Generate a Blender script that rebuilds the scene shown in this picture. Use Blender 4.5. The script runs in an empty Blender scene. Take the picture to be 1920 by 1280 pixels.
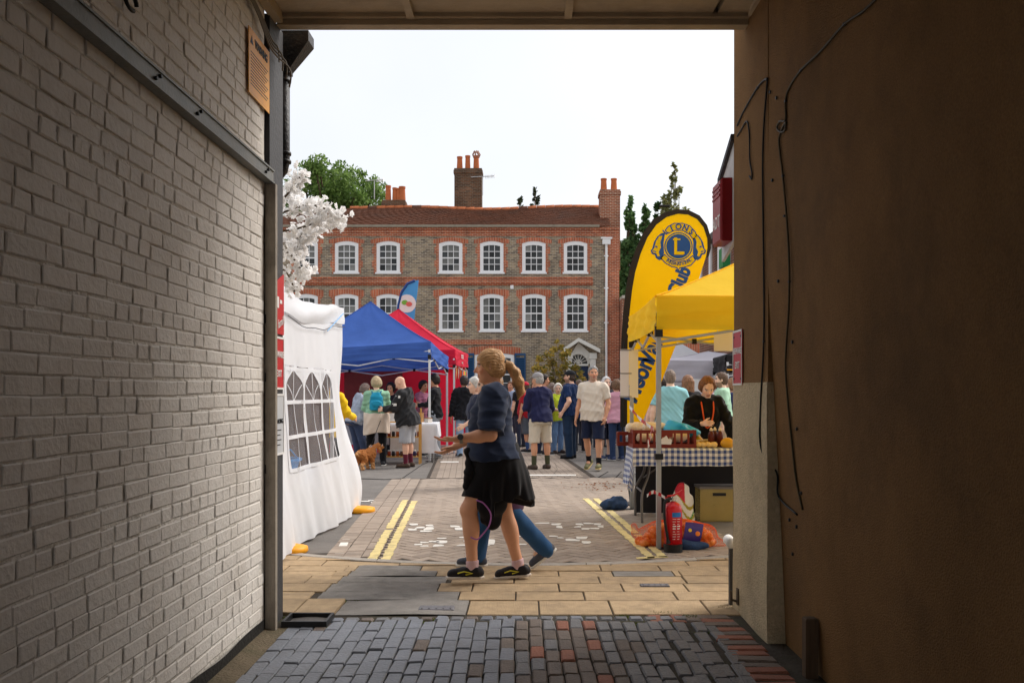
import bpy, bmesh, math, random
import numpy as np
from mathutils import Vector, Matrix, Euler
R = math.radians
random.seed(7); rng = np.random.default_rng(7)
SC = bpy.context.scene
COL = SC.collection
# ------------------------------------------------------------------ camera
F, CX, CY, EYE = 1750.0, 985.0, 735.0, 1.36      # focal length and vanishing point in photo pixels, eye height in metres
cam_d = bpy.data.cameras.new('camera'); cam = bpy.data.objects.new('camera', cam_d); COL.objects.link(cam)
cam.location = (0, 0, EYE); cam.rotation_euler = (R(90), 0, 0)
cam_d.sensor_width = 36; cam_d.lens = F / 1920 * 36
cam_d.shift_x = (960 - CX) / 1920; cam_d.shift_y = (CY - 640) / 1920
cam_d.clip_start = 0.05; cam_d.clip_end = 2000
SC.camera = cam
# ------------------------------------------------------------------ sky, sun, exposure
SUN_EL, SUN_AZ = 44, 58        # azimuth clockwise from +Y
wd = bpy.data.worlds.new('World'); SC.world = wd; wd.use_nodes = True
nt = wd.node_tree; nt.nodes.clear()
o_ = nt.nodes.new('ShaderNodeOutputWorld'); add_ = nt.nodes.new('ShaderNodeAddShader')
b1 = nt.nodes.new('ShaderNodeBackground'); b2 = nt.nodes.new('ShaderNodeBackground')
sk = nt.nodes.new('ShaderNodeTexSky'); sk.sky_type = 'NISHITA'; sk.sun_disc = False
sk.sun_elevation = R(SUN_EL); sk.sun_rotation = R(SUN_AZ); sk.dust_density = 4; sk.air_density = 1
b1.inputs[1].default_value = 0.05
tc = nt.nodes.new('ShaderNodeTexCoord'); nz = nt.nodes.new('ShaderNodeTexNoise'); cr = nt.nodes.new('ShaderNodeValToRGB')
nz.inputs['Scale'].default_value = 2.2; nz.inputs['Detail'].default_value = 5; nz.inputs['Roughness'].default_value = 0.5
cr.color_ramp.elements[0].position = 0.3; cr.color_ramp.elements[0].color = (0.80, 0.78, 0.75, 1)
cr.color_ramp.elements[1].position = 0.7; cr.color_ramp.elements[1].color = (0.96, 0.925, 0.88, 1)
nt.links.new(tc.outputs['Generated'], nz.inputs['Vector']); nt.links.new(nz.outputs['Fac'], cr.inputs[0])
nt.links.new(sk.outputs[0], b1.inputs[0]); nt.links.new(cr.outputs[0], b2.inputs[0]); b2.inputs[1].default_value = 0.44
nt.links.new(b1.outputs[0], add_.inputs[0]); nt.links.new(b2.outputs[0], add_.inputs[1]); nt.links.new(add_.outputs[0], o_.inputs[0])
sun_d = bpy.data.lights.new('sun', 'SUN'); sun = bpy.data.objects.new('sun', sun_d); COL.objects.link(sun)
sun_d.energy = 1.3; sun_d.angle = R(30); sun_d.color = (1, 0.985, 0.965)
a_, e_ = R(SUN_AZ), R(SUN_EL)
sd = Vector((math.sin(a_) * math.cos(e_), math.cos(a_) * math.cos(e_), math.sin(e_)))
sun.rotation_euler = sd.to_track_quat('Z', 'Y').to_euler(); sun.location = (0, 0, 30)
SC.view_settings.view_transform = 'Standard'; SC.view_settings.look = 'None'
SC.view_settings.exposure = 0.85; SC.view_settings.gamma = 1; SC.view_settings.use_curve_mapping = False
SC.render.engine = 'CYCLES'; SC.cycles.use_denoising = True
SC.cycles.max_bounces = 8; SC.cycles.diffuse_bounces = 5; SC.cycles.transparent_max_bounces = 8
# ------------------------------------------------------------------ helpers
def W(px, py, d): return Vector(((px - CX) * d / F, d, EYE - (py - CY) * d / F))
def G(px, py, z=0.0):
    d = F * (EYE - z) / (py - CY); return Vector(((px - CX) * d / F, d, z))
def srgb(r, g, b):
    f = lambda c: (c / 255 / 12.92) if c <= 10 else ((c / 255 + 0.055) / 1.055) ** 2.4
    return (f(r), f(g), f(b))
M = {}
def mat(name, col, rough=0.8, var=0.12, vs=8.0, bump=0.0, bs=40.0, metal=0.0, spec=0.3, stretch=None, attr=None, trans=0.0, alpha=1.0, transl=0.0, rand=0.0, dirt=None, dscale=1.5, coords='Object', sheen=0.0):
    if name in M: return M[name]
    m = bpy.data.materials.new(name); m.use_nodes = True; n = m.node_tree.nodes; l = m.node_tree.links
    p = n['Principled BSDF']; M[name] = m
    p.inputs['Roughness'].default_value = rough; p.inputs['Metallic'].default_value = metal
    p.inputs['Specular IOR Level'].default_value = spec
    if trans: p.inputs['Transmission Weight'].default_value = trans
    if alpha < 1: p.inputs['Alpha'].default_value = alpha
    if sheen: p.inputs['Sheen Weight'].default_value = sheen
    if coords == 'Position': t = n.new('ShaderNodeNewGeometry')
    else: t = n.new('ShaderNodeTexCoord')
    vec = t.outputs[coords]
    if stretch:
        mp = n.new('ShaderNodeMapping'); mp.inputs['Scale'].default_value = stretch; l.new(vec, mp.inputs[0]); vec = mp.outputs[0]
    nz = n.new('ShaderNodeTexNoise'); nz.inputs['Scale'].default_value = vs; nz.inputs['Detail'].default_value = 6; nz.inputs['Roughness'].default_value = 0.62
    l.new(vec, nz.inputs['Vector'])
    hsv = n.new('ShaderNodeHueSaturation')
    if attr:
        at = n.new('ShaderNodeAttribute'); at.attribute_name = attr; l.new(at.outputs['Color'], hsv.inputs['Color'])
    else: hsv.inputs['Color'].default_value = (*col, 1)
    mr = n.new('ShaderNodeMapRange'); mr.inputs[1].default_value = 0.25; mr.inputs[2].default_value = 0.75
    mr.inputs[3].default_value = 1 - var; mr.inputs[4].default_value = 1 + var; l.new(nz.outputs['Fac'], mr.inputs[0])
    val = mr.outputs[0]
    if rand:
        oi = n.new('ShaderNodeObjectInfo'); m2 = n.new('ShaderNodeMapRange'); m2.inputs[3].default_value = 1 - rand; m2.inputs[4].default_value = 1 + rand
        l.new(oi.outputs['Random'], m2.inputs[0]); mm = n.new('ShaderNodeMath'); mm.operation = 'MULTIPLY'
        l.new(val, mm.inputs[0]); l.new(m2.outputs[0], mm.inputs[1]); val = mm.outputs[0]
    l.new(val, hsv.inputs['Value']); outc = hsv.outputs[0]
    if dirt:
        n2 = n.new('ShaderNodeTexNoise'); n2.inputs['Scale'].default_value = dscale; n2.inputs['Detail'].default_value = 8; n2.inputs['Roughness'].default_value = 0.7
        l.new(t.outputs[coords], n2.inputs['Vector']); r2 = n.new('ShaderNodeMapRange'); r2.inputs[1].default_value = 0.48; r2.inputs[2].default_value = 0.72; r2.inputs[3].default_value = 0; r2.inputs[4].default_value = dirt[3] if len(dirt) > 3 else 0.8
        l.new(n2.outputs['Fac'], r2.inputs[0]); mx = n.new('ShaderNodeMix'); mx.data_type = 'RGBA'
        l.new(r2.outputs[0], mx.inputs['Factor']); l.new(outc, mx.inputs['A']); mx.inputs['B'].default_value = (*dirt[:3], 1); outc = mx.outputs['Result']
    l.new(outc, p.inputs['Base Color'])
    if transl:
        tr = n.new('ShaderNodeBsdfTranslucent'); ms_ = n.new('ShaderNodeMixShader'); ms_.inputs[0].default_value = transl
        l.new(outc, tr.inputs[0]); l.new(p.outputs[0], ms_.inputs[1]); l.new(tr.outputs[0], ms_.inputs[2]); l.new(ms_.outputs[0], n['Material Output'].inputs[0])
    if bump:
        nb = n.new('ShaderNodeTexNoise'); nb.inputs['Scale'].default_value = bs; nb.inputs['Detail'].default_value = 5; l.new(vec, nb.inputs['Vector'])
        bp = n.new('ShaderNodeBump'); bp.inputs['Strength'].default_value = min(1, bump); bp.inputs['Distance'].default_value = 0.02 * max(1, bump)
        l.new(nb.outputs['Fac'], bp.inputs['Height']); l.new(bp.outputs[0], p.inputs['Normal'])
    return m
def brickmat(name, c1, c2, mortar, bw=0.225, bh=0.075, ms=0.012, bump=0.4, axes='XZ', offset=0.5, noisec=None):
    if name in M: return M[name]
    m = bpy.data.materials.new(name); m.use_nodes = True; n = m.node_tree.nodes; l = m.node_tree.links; p = n['Principled BSDF']; M[name] = m
    p.inputs['Roughness'].default_value = 0.9; p.inputs['Specular IOR Level'].default_value = 0.2
    t = n.new('ShaderNodeTexCoord'); s = n.new('ShaderNodeSeparateXYZ'); c = n.new('ShaderNodeCombineXYZ')
    l.new(t.outputs['Object'], s.inputs[0]); l.new(s.outputs[axes[0]], c.inputs[0]); l.new(s.outputs[axes[1]], c.inputs[1])
    b = n.new('ShaderNodeTexBrick'); l.new(c.outputs[0], b.inputs['Vector']); b.offset = offset
    b.inputs['Color1'].default_value = (*c1, 1); b.inputs['Color2'].default_value = (*c2, 1); b.inputs['Mortar'].default_value = (*mortar, 1)
    b.inputs['Scale'].default_value = 1; b.inputs['Brick Width'].default_value = bw; b.inputs['Row Height'].default_value = bh
    b.inputs['Mortar Size'].default_value = ms; b.inputs['Bias'].default_value = 0
    nz = n.new('ShaderNodeTexNoise'); nz.inputs['Scale'].default_value = 1.3; nz.inputs['Detail'].default_value = 8; nz.inputs['Roughness'].default_value = 0.75
    l.new(t.outputs['Object'], nz.inputs['Vector'])
    mr = n.new('ShaderNodeMapRange'); mr.inputs[1].default_value = 0.3; mr.inputs[2].default_value = 0.7; mr.inputs[3].default_value = 0.62; mr.inputs[4].default_value = 1.35
    l.new(nz.outputs['Fac'], mr.inputs[0]); h = n.new('ShaderNodeHueSaturation'); l.new(b.outputs['Color'], h.inputs['Color']); l.new(mr.outputs[0], h.inputs['Value'])
    l.new(h.outputs[0], p.inputs['Base Color'])
    bp = n.new('ShaderNodeBump'); bp.inputs['Strength'].default_value = bump; bp.inputs['Distance'].default_value = 0.02; bp.invert = True
    l.new(b.outputs['Fac'], bp.inputs['Height']); l.new(bp.outputs[0], p.inputs['Normal'])
    return m
def tag(o, label=None, cat=None, group=None, kind=None):
    if label: o['label'] = label
    if cat: o['category'] = cat
    if group: o['group'] = group
    if kind: o['kind'] = kind
    return o
def link(name, me, parent=None, m=None):
    o = bpy.data.objects.new(name, me); COL.objects.link(o)
    if parent is not None: o.parent = parent
    if m is not None and me is not None and hasattr(me, 'materials') and len(me.materials) == 0: me.materials.append(m)
    return o
def thing(name, label, cat, loc=(0, 0, 0), rz=0.0, group=None):
    o = bpy.data.objects.new(name, None); COL.objects.link(o); o.location = loc; o.rotation_euler = (0, 0, rz); o.empty_display_size = 0.1
    return tag(o, label, cat, group)
def at(parent, o):      # parent while keeping world placement (parent unrotated Empty)
    o.parent = parent; o.location = Vector(o.location) - Vector(parent.location); return o
class MB:
    def __init__(s): s.v = []; s.f = []; s.mi = []; s.cur = 0
    def add(s, vs, fs):
        b = len(s.v); s.v.extend([tuple(v) for v in vs]); s.f.extend([tuple(b + i for i in f) for f in fs]); s.mi.extend([s.cur] * len(fs)); return s
    def box(s, x0, x1, y0, y1, z0, z1, mtx=None):
        vs = [Vector(p) for p in ((x0, y0, z0), (x1, y0, z0), (x1, y1, z0), (x0, y1, z0), (x0, y0, z1), (x1, y0, z1), (x1, y1, z1), (x0, y1, z1))]
        if mtx is not None: vs = [mtx @ v for v in vs]
        return s.add(vs, [(0, 3, 2, 1), (4, 5, 6, 7), (0, 1, 5, 4), (1, 2, 6, 5), (2, 3, 7, 6), (3, 0, 4, 7)])
    def cbox(s, x0, x1, y0, y1, z0, z1, c=0.01, mtx=None):      # box chamfered on its top edges
        vs = [Vector(p) for p in ((x0, y0, z0), (x1, y0, z0), (x1, y1, z0), (x0, y1, z0), (x0, y0, z1 - c), (x1, y0, z1 - c), (x1, y1, z1 - c), (x0, y1, z1 - c), (x0 + c, y0 + c, z1), (x1 - c, y0 + c, z1), (x1 - c, y1 - c, z1), (x0 + c, y1 - c, z1))]
        if mtx is not None: vs = [mtx @ v for v in vs]
        return s.add(vs, [(0, 3, 2, 1), (0, 1, 5, 4), (1, 2, 6, 5), (2, 3, 7, 6), (3, 0, 4, 7), (4, 5, 9, 8), (5, 6, 10, 9), (6, 7, 11, 10), (7, 4, 8, 11), (8, 9, 10, 11)])
    def tube(s, pts, r, n=8, cap=True):
        pts = [Vector(p) for p in pts]; rs = r if hasattr(r, '__len__') else [r] * len(pts); rings = []; up = Vector((0.13, 0.27, 0.95))
        for i, p in enumerate(pts):
            t = (pts[min(i + 1, len(pts) - 1)] - pts[max(i - 1, 0)]).normalized()
            u = up - t * up.dot(t)
            if u.length < 0.15: u = Vector((1, 0.1, 0)) - t * t.x
            u.normalize(); up = u; w = t.cross(u)
            rings.append([p + (u * math.cos(2 * math.pi * k / n) + w * math.sin(2 * math.pi * k / n)) * rs[i] for k in range(n)])
        vs = [v for rg in rings for v in rg]; fs = []
        for i in range(len(pts) - 1):
            for k in range(n): fs.append((i * n + k, i * n + (k + 1) % n, (i + 1) * n + (k + 1) % n, (i + 1) * n + k))
        if cap: fs.append(tuple(reversed(range(n)))); fs.append(tuple(range((len(pts) - 1) * n, len(pts) * n)))
        return s.add(vs, fs)
    def lathe(s, prof, n=16, c=(0, 0, 0), mtx=None):     # profile of (r, z), closed top and bottom when r = 0
        vs = []; fs = []
        for (r, z) in prof:
            for k in range(n): vs.append(Vector((c[0] + r * math.cos(2 * math.pi * k / n), c[1] + r * math.sin(2 * math.pi * k / n), c[2] + z)))
        if mtx is not None: vs = [mtx @ v for v in vs]
        for i in range(len(prof) - 1):
            for k in range(n): fs.append((i * n + k, i * n + (k + 1) % n, (i + 1) * n + (k + 1) % n, (i + 1) * n + k))
        return s.add(vs, fs)
    def prism(s, poly, off):      # poly of 3-D points extruded by vector off
        n = len(poly); off = Vector(off); vs = [Vector(p) for p in poly] + [Vector(p) + off for p in poly]
        return s.add(vs, [tuple(range(n))[::-1], tuple(range(n, 2 * n))] + [(i, (i + 1) % n, n + (i + 1) % n, n + i) for i in range(n)])
    def grid(s, fn, nu, nv, thick=None):
        vs = [Vector(fn(i / nu, j / nv)) for i in range(nu + 1) for j in range(nv + 1)]
        fs = [(i * (nv + 1) + j, (i + 1) * (nv + 1) + j, (i + 1) * (nv + 1) + j + 1, i * (nv + 1) + j + 1) for i in range(nu) for j in range(nv)]
        return s.add(vs, fs)
    def mesh(s, name, mats=None, smooth=False):
        me = bpy.data.meshes.new(name); me.from_pydata(s.v, [], s.f)
        if mats is not None:
            for m in (mats if isinstance(mats, (list, tuple)) else [mats]): me.materials.append(m)
            if isinstance(mats, (list, tuple)) and len(mats) > 1: me.polygons.foreach_set('material_index', s.mi)
        if smooth: me.polygons.foreach_set('use_smooth', [True] * len(s.f))
        me.update(); return me
    def build(s, name, mats=None, parent=None, smooth=False, fixn=False, solid=0.0):
        me = s.mesh(name, mats, smooth)
        if fixn:
            bm = bmesh.new(); bm.from_mesh(me); bmesh.ops.recalc_face_normals(bm, faces=bm.faces); bm.to_mesh(me); bm.free()
        o = link(name, me, parent)
        if solid:
            md = o.modifiers.new('thickness', 'SOLIDIFY'); md.thickness = solid; md.offset = 0
        return o
def text_mesh(txt, size=1.0, bold=0.0, extrude=0.001, align='CENTER', shear=0.0, sx=1.0, space=1.0):
    c = bpy.data.curves.new('lettering', 'FONT'); c.body = txt; c.size = size; c.offset = bold; c.extrude = extrude; c.align_x = align; c.align_y = 'CENTER'; c.shear = shear; c.resolution_u = 4; c.space_character = space
    o = bpy.data.objects.new('lettering', c); COL.objects.link(o)
    dg = bpy.context.evaluated_depsgraph_get(); me = bpy.data.meshes.new_from_object(o.evaluated_get(dg))
    bpy.data.objects.remove(o); bpy.data.curves.remove(c)
    if sx != 1.0:
        for v in me.vertices: v.co.x *= sx
    return me
def lettering(txt, size, m, parent, mtx, name='lettering', **k):
    me = text_mesh(txt, size, **k); me.transform(mtx); me.materials.clear(); me.materials.append(m); return link(name, me, parent)
def frame(origin, xdir, updir):     # matrix placing a text lying in local XY onto a surface
    x = Vector(xdir).normalized(); u = Vector(updir); y = (u - x * u.dot(x)).normalized(); z = x.cross(y)
    m = Matrix((x, y, z)).transposed().to_4x4(); m.translation = Vector(origin); return m
# ================================================================== THE SETTING: ground
m_asph = mat('asphalt', srgb(126, 121, 116), 0.92, 0.16, 3.0, 0.5, 220, dirt=(0.11, 0.10, 0.09, 0.5), dscale=0.9)
g = MB(); g.add([(-250, -60, 0), (250, -60, 0), (250, 400, 0), (-250, 400, 0)], [(0, 1, 2, 3)])
ground = g.build('ground', m_asph); ground['kind'] = 'structure'
RA = R(3.6)
def road(u, v, z=0.0): return Vector((u * math.cos(RA) - (v - 7.4) * math.sin(RA), 7.4 + u * math.sin(RA) + (v - 7.4) * math.cos(RA), z))
def kerb_y(x): return 7.36 + 0.13 * x * x
def piece(name, me, parent, loc, rz=0.0, tilt=0.0):
    o = bpy.data.objects.new(name, me); COL.objects.link(o); o.parent = parent; o.location = loc
    o.rotation_euler = (random.uniform(-tilt, tilt), random.uniform(-tilt, tilt), rz); return o
m_sand = mat('joint_sand', (0.06, 0.048, 0.038), 0.95, 0.25, 30, 0.4, 200)
m_paver = mat('paver_block', srgb(164, 149, 135), 0.9, 0.12, 14, 0.25, 260, rand=0.16, dirt=(0.20, 0.165, 0.14, 0.5), dscale=2.5, coords='Position')
m_paver2 = mat('paver_block_far', srgb(164, 149, 135), 0.9, 0.14, 5, 0.25, 260, dirt=(0.20, 0.165, 0.14, 0.5), dscale=1.5)
pb = MB(); pl = [(-1.95 + i * 0.2) for i in range(20)]
poly = [Vector((x, kerb_y(x) - 0.02, .003)) for x in pl] + [road(2.0, 14.8, .003), road(-1.62, 14.8, .003), road(-1.62, 8.0, .003)]
pb.add(poly, [tuple(range(len(poly)))])
paved = pb.build('block_paving', m_sand); paved['kind'] = 'structure'
blk_me = []; sq_me = []
for k in range(5):
    j = lambda: random.uniform(-.003, .003)
    b = MB(); b.cbox(-.0965 + j(), .0965 + j(), -.0465 + j(), .0465 + j(), -.02, .0, 0.004); blk_me.append(b.mesh('paving_block', m_paver))
    b = MB(); b.cbox(-.088 + j(), .088 + j(), -.072 + j(), .072 + j(), -.02, .0, 0.004); sq_me.append(b.mesh('paving_block', m_paver))
cand = []; a = 0.1; cs = math.cos(R(45))
for i in range(-80, 81):
    for j in range(-80, 81):
        k = (i - j) % 4
        if k == 0: lx, ly, rz = (i + 1.0) * a, (j + .5) * a, 0.0
        elif k == 3: lx, ly, rz = (i + .5) * a, (j + 1.0) * a, math.pi / 2
        else: continue
        u, v = (lx - ly) * cs, (lx + ly) * cs + 10.5
        if -1.2 < u < 1.95 and v < 14.7: cand.append((u, v, rz + R(45), 0))
v = 7.3
while v < 14.7:
    for c in range(3): cand.append((-1.24 - 0.15 * c - .02, v + .09 * (c % 2), math.pi / 2, 1))
    v += 0.186
keep = []
for (u, v, rz, t) in cand:
    p = road(u, v)
    if p.y > kerb_y(p.x) + 0.03 and p.y > 7.3: keep.append((p.y, p, rz + RA, t))
keep.sort(key=lambda q: q[0])
def inview(p): return 480 < CX + p.x * F / p.y < 1400
near = [q for q in keep if inview(q[1])][:300]; nid = set(id(q) for q in near)
rest = MB()
for q in keep:
    _, p, rz, t = q; zz = .009 + random.uniform(-.002, .002); me = random.choice(sq_me if t else blk_me)
    if id(q) in nid: piece('paving_block', me, paved, (p.x, p.y, zz), rz, R(.5))
    else:
        mt = Matrix.Translation((p.x, p.y, zz)) @ Matrix.Rotation(rz, 4, 'Z')
        if t: rest.cbox(-.088, .088, -.072, .072, -.02, 0, .004, mt)
        else: rest.cbox(-.097, .097, -.047, .047, -.02, 0, .004, mt)
ro = rest.build('paving_blocks', m_paver2, paved); ro['kind'] = 'stuff'
# strip of blocks that crosses the square further on, joined
fs = MB(); v = 14.85
while v < 23:
    for c in range(12):
        u = -0.95 + c * 0.205 + (0.1 if int(v / .105) % 2 else 0)
        p = road(u, v); mt = Matrix.Translation((p.x, p.y, .009)) @ Matrix.Rotation(RA, 4, 'Z'); fs.cbox(-.097, .097, -.047, .047, -.02, 0, .004, mt)
    v += 0.105
fo = fs.build('paving_strip_blocks', m_paver2, paved); fo['kind'] = 'stuff'
fb = MB(); fb.add([road(-1.1, 14.8, .004), road(1.6, 14.8, .004), road(1.6, 23, .004), road(-1.1, 23, .004)], [(0, 1, 2, 3)]); fb.build('paving_bed', m_sand, paved)
# ---- painted markings (worn thermoplastic sitting on the blocks)
m_yel = mat('yellow_road_paint', srgb(230, 210, 146), 0.75, 0.1, 12, 0.2, 150, dirt=(0.36, 0.29, 0.18, 0.75), dscale=9)
m_whp = mat('white_road_paint', srgb(236, 232, 224), 0.75, 0.08, 12, 0.2, 150, dirt=(0.45, 0.42, 0.38, 0.6), dscale=7)
def yellow(px0, py0, px1, py1, w=0.072):
    A, B = G(px0, py0), G(px1, py1); n = int((B - A).length / 0.1); d = (B - A).normalized(); s = Vector((-d.y, d.x, 0)); mb = MB()
    for i in range(n):
        p0, p1 = A.lerp(B, i / n), A.lerp(B, (i + random.uniform(.93, .995)) / n); j = lambda: random.uniform(-.008, .008)
        if random.random() < .03: continue
        mb.prism([p0 - s * (w / 2 + j()), p1 - s * (w / 2 + j()), p1 + s * (w / 2 + j()), p0 + s * (w / 2 + j())], (0, 0, .003))
    for i, v_ in enumerate(mb.v): mb.v[i] = (v_[0], v_[1], v_[2] + .0125)
    return mb.build('yellow_line', m_yel, paved, fixn=True)
yellow(697, 1052, 760, 939); yellow(722, 1053, 778, 939)
yellow(1222, 1049, 1098, 936); yellow(1244, 1047, 1117, 936)
e = MB(); A, B = G(1193, 1049), G(1252, 1046); e.prism([A + Vector((0, -.03, .0125)), B + Vector((0, -.03, .0125)), B + Vector((0, .03, .0125)), A + Vector((0, .03, .0125))], (0, 0, .003)); e.build('yellow_line', m_yel, paved, fixn=True)
def c3(x, y): return G(620 + x / 3.31, 860 + y / 3.31)
frs = [(515,413,45,12),(505,445,50,12),(555,433,60,9),(610,439,60,18),(615,420,50,10),(590,455,80,8),(770,425,55,12),(800,440,70,14),(840,432,40,10),(1315,405,85,7),(1400,412,55,12),(1420,429,40,14),
       (1545,412,50,10),(1600,407,60,8),(1655,411,50,9),(1677,425,40,12),(1640,438,50,9),(1582,440,60,9),(1535,428,40,9),
       (545,538,45,10),(580,525,50,8),(582,548,50,7),(640,520,60,9),(690,522,60,20),(690,500,50,8),(668,545,70,12),(830,495,60,8),(845,517,40,8),(825,543,75,8),(905,500,50,9),(990,525,60,34),(950,502,40,8),(960,543,60,8),
       (1380,487,50,8),(1425,497,40,6),(1500,510,80,14),(1560,497,60,18),(1585,525,50,18),(1185,537,50,8),(1180,487,40,6)]
for (x, y, w, h) in frs:
    mb = MB(); n = 14; pts = []
    ph = random.uniform(0, 6)
    for k in range(n):
        t = 2 * math.pi * k / n; rr = 1 + 0.16 * math.sin(2 * t + ph) + .1 * math.sin(3 * t + 2 * ph) + random.uniform(-.09, .09); ce, se = math.cos(t), math.sin(t)
        q = c3(x + (abs(ce) ** .5) * math.copysign(w / 2, ce) * rr, y + (abs(se) ** .5) * math.copysign(h / 2, se) * rr); pts.append(Vector((q.x, q.y, .0118)))
    mb.prism(pts, (0, 0, .0012)); mb.build('painted_letter_piece', m_whp, paved, fixn=True)
for pts in ([(628, 1038), (645, 1006), (658, 1006), (645, 1038)], [(698, 944), (690, 938), (706, 938), (704, 944)], [(668, 941), (668, 939.4), (700, 939.4), (700, 941)]):
    mb = MB(); mb.prism([Vector((*G(*p)[:2], .004)) for p in pts], (0, 0, .004)); mb.build('white_line', m_whp, ground, fixn=True)
for (x0, x1, y) in ((826, 860, 867), (990, 1080, 892)):
    mb = MB(); mb.prism([Vector((*G(*p)[:2], .013)) for p in ((x0, y + 1), (x1, y + 1), (x1, y - 1), (x0, y - 1))], (0, 0, .004)); mb.build('white_line', m_whp, ground, fixn=True)
# ---- asphalt repair seams and cracks on the square
m_tar = mat('tar_seam', (0.03, 0.028, 0.026), 0.8, 0.2, 30)
for pts in ([(662, 897), (720, 899), (760, 897)], [(755, 896), (790, 872), (812, 862)], [(1140, 884), (1120, 896)], [(1040, 868), (1045, 880), (1036, 893)], [(1150, 900), (1165, 884)]):
    mb = MB(); mb.tube([Vector((*G(*p)[:2], .0)) for p in pts], .012, 4); mb.build('tar_seam', m_tar, ground)
# ---- pavement of buff slabs
m_slab = mat('buff_slab', srgb(182, 157, 124), 0.9, 0.18, 14, 0.6, 120, rand=0.10, dirt=(0.20, 0.15, 0.10, 0.8), dscale=1.7, coords='Position')
m_bed = mat('slab_bed', (0.07, 0.055, 0.04), 0.95, 0.3, 25, 0.5, 120)
m_patch = mat('asphalt_patch', srgb(146, 141, 135), 0.93, 0.2, 6, 0.7, 160, dirt=(0.08, 0.078, 0.075, 0.6), dscale=2.5)
m_kerb = mat('kerb_stone', srgb(168, 160, 150), 0.9, 0.22, 18, 0.5, 90, rand=.1)
pv = MB(); xs = [-14 + i * 0.5 for i in range(57)]
def ky2(x): return kerb_y(max(-2.3, min(2.3, x)))
pv.add([Vector((x, ky2(x), .004)) for x in xs] + [Vector((x, 5.62, .004)) for x in reversed(xs)], [tuple(range(2 * len(xs)))])
pavement = pv.build('pavement', m_bed); pavement['kind'] = 'structure'
x = -13.8
while x < 13.8:      # kerb stones
    l = random.uniform(.75, .92) if abs(x) < 3 else .92; mb = MB(); n = 6; top = []; 
    vs = []
    for k in range(n + 1):
        xx = x + (l - .008) * k / n; y1 = ky2(xx)
        for (yy, zz) in ((y1 - .11, -.05), (y1 - .11, .014), (y1 - .10, .018), (y1 - .012, .017), (y1, .008), (y1, -.05)): vs.append((xx, yy, zz + random.uniform(-.001, .001)))
    fs_ = [(k * 6 + q, k * 6 + q + 1, (k + 1) * 6 + q + 1, (k + 1) * 6 + q) for k in range(n) for q in range(5)] + [(0, 5, 4, 3, 2, 1), tuple(n * 6 + q for q in range(6))]
    mb.add(vs, fs_); mb.build('kerb_stone', m_kerb, pavement, fixn=True); x += l
rows = [5.66, 6.05, 6.31, 6.58, 6.84, 7.04, 7.26, 7.50, 7.76, 8.05]
patchR = [-.36, -.44, -.60, -.56, -.66, -.80, -9, -9, -9]
patchL = [-1.16, -1.37, -1.36, -1.33, -1.31, -1.29, -9, -9, -9]
for ri in range(len(rows) - 1):
    y0, y1 = rows[ri], rows[ri + 1]; x = -9.0 - random.uniform(0, .5)
    edges = []
    while x < 9:
        l = random.choice([.45, .45, .6]) * random.uniform(.97, 1.03)
        edges.append((x, x + l)); x += l
    for (x0, x1) in edges:
        if abs(x0) > 4.2 and ri > 6: continue
        segs = [(x0, x1)]
        pl_, pr_ = patchL[ri], patchR[ri]
        if pr_ > -8:
            if x0 >= pl_ and x1 <= pr_: continue
            if x0 < pl_ < x1: segs = [(x0, pl_)]
            if x0 < pr_ < x1: segs = ([(x0, pl_)] if x0 < pl_ else []) + [(pr_, x1)]
        if ri == 4: segs = [s for s in segs if not (s[0] < 1.1 and s[1] > .65)] + ([(s[0], .65) for s in segs if s[0] < .65 < s[1]]) + ([(1.1, s[1]) for s in segs if s[0] < 1.1 < s[1]])
        for (a0, a1) in segs:
            if a1 - a0 < .05: continue
            gp = .005
            def cl(xx, yy): return min(yy, ky2(xx) - .118)
            p = [(a0 + gp, y0 + gp), (a1 - gp, y0 + gp), (a1 - gp, cl(a1, y1 - gp)), (a0 + gp, cl(a0, y1 - gp))]
            if p[2][1] - p[1][1] < .02 and p[3][1] - p[0][1] < .02: continue
            p[2] = (p[2][0], max(p[2][1], p[1][1] + .002)); p[3] = (p[3][0], max(p[3][1], p[0][1] + .002))
            cx_, cy_ = sum(q[0] for q in p) / 4, sum(q[1] for q in p) / 4
            mb = MB(); tz = .0145 + random.uniform(-.003, .003)
            if ri == 0 and a1 < -.6: tz += .012
            vs = [Vector((q[0] - cx_, q[1] - cy_, -.06)) for q in p] + [Vector((q[0] - cx_, q[1] - cy_, -.004)) for q in p] + [Vector(((q[0] - cx_) * .985, (q[1] - cy_) * .98, random.uniform(-.0015, .0015))) for q in p]
            mb.add(vs, [(0, 1, 5, 4), (1, 2, 6, 5), (2, 3, 7, 6), (3, 0, 4, 7), (4, 5, 9, 8), (5, 6, 10, 9), (6, 7, 11, 10), (7, 4, 8, 11), (8, 9, 10, 11)])
            o = mb.build('paving_slab', m_slab, pavement); o.location = (cx_, cy_, tz)
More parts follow.
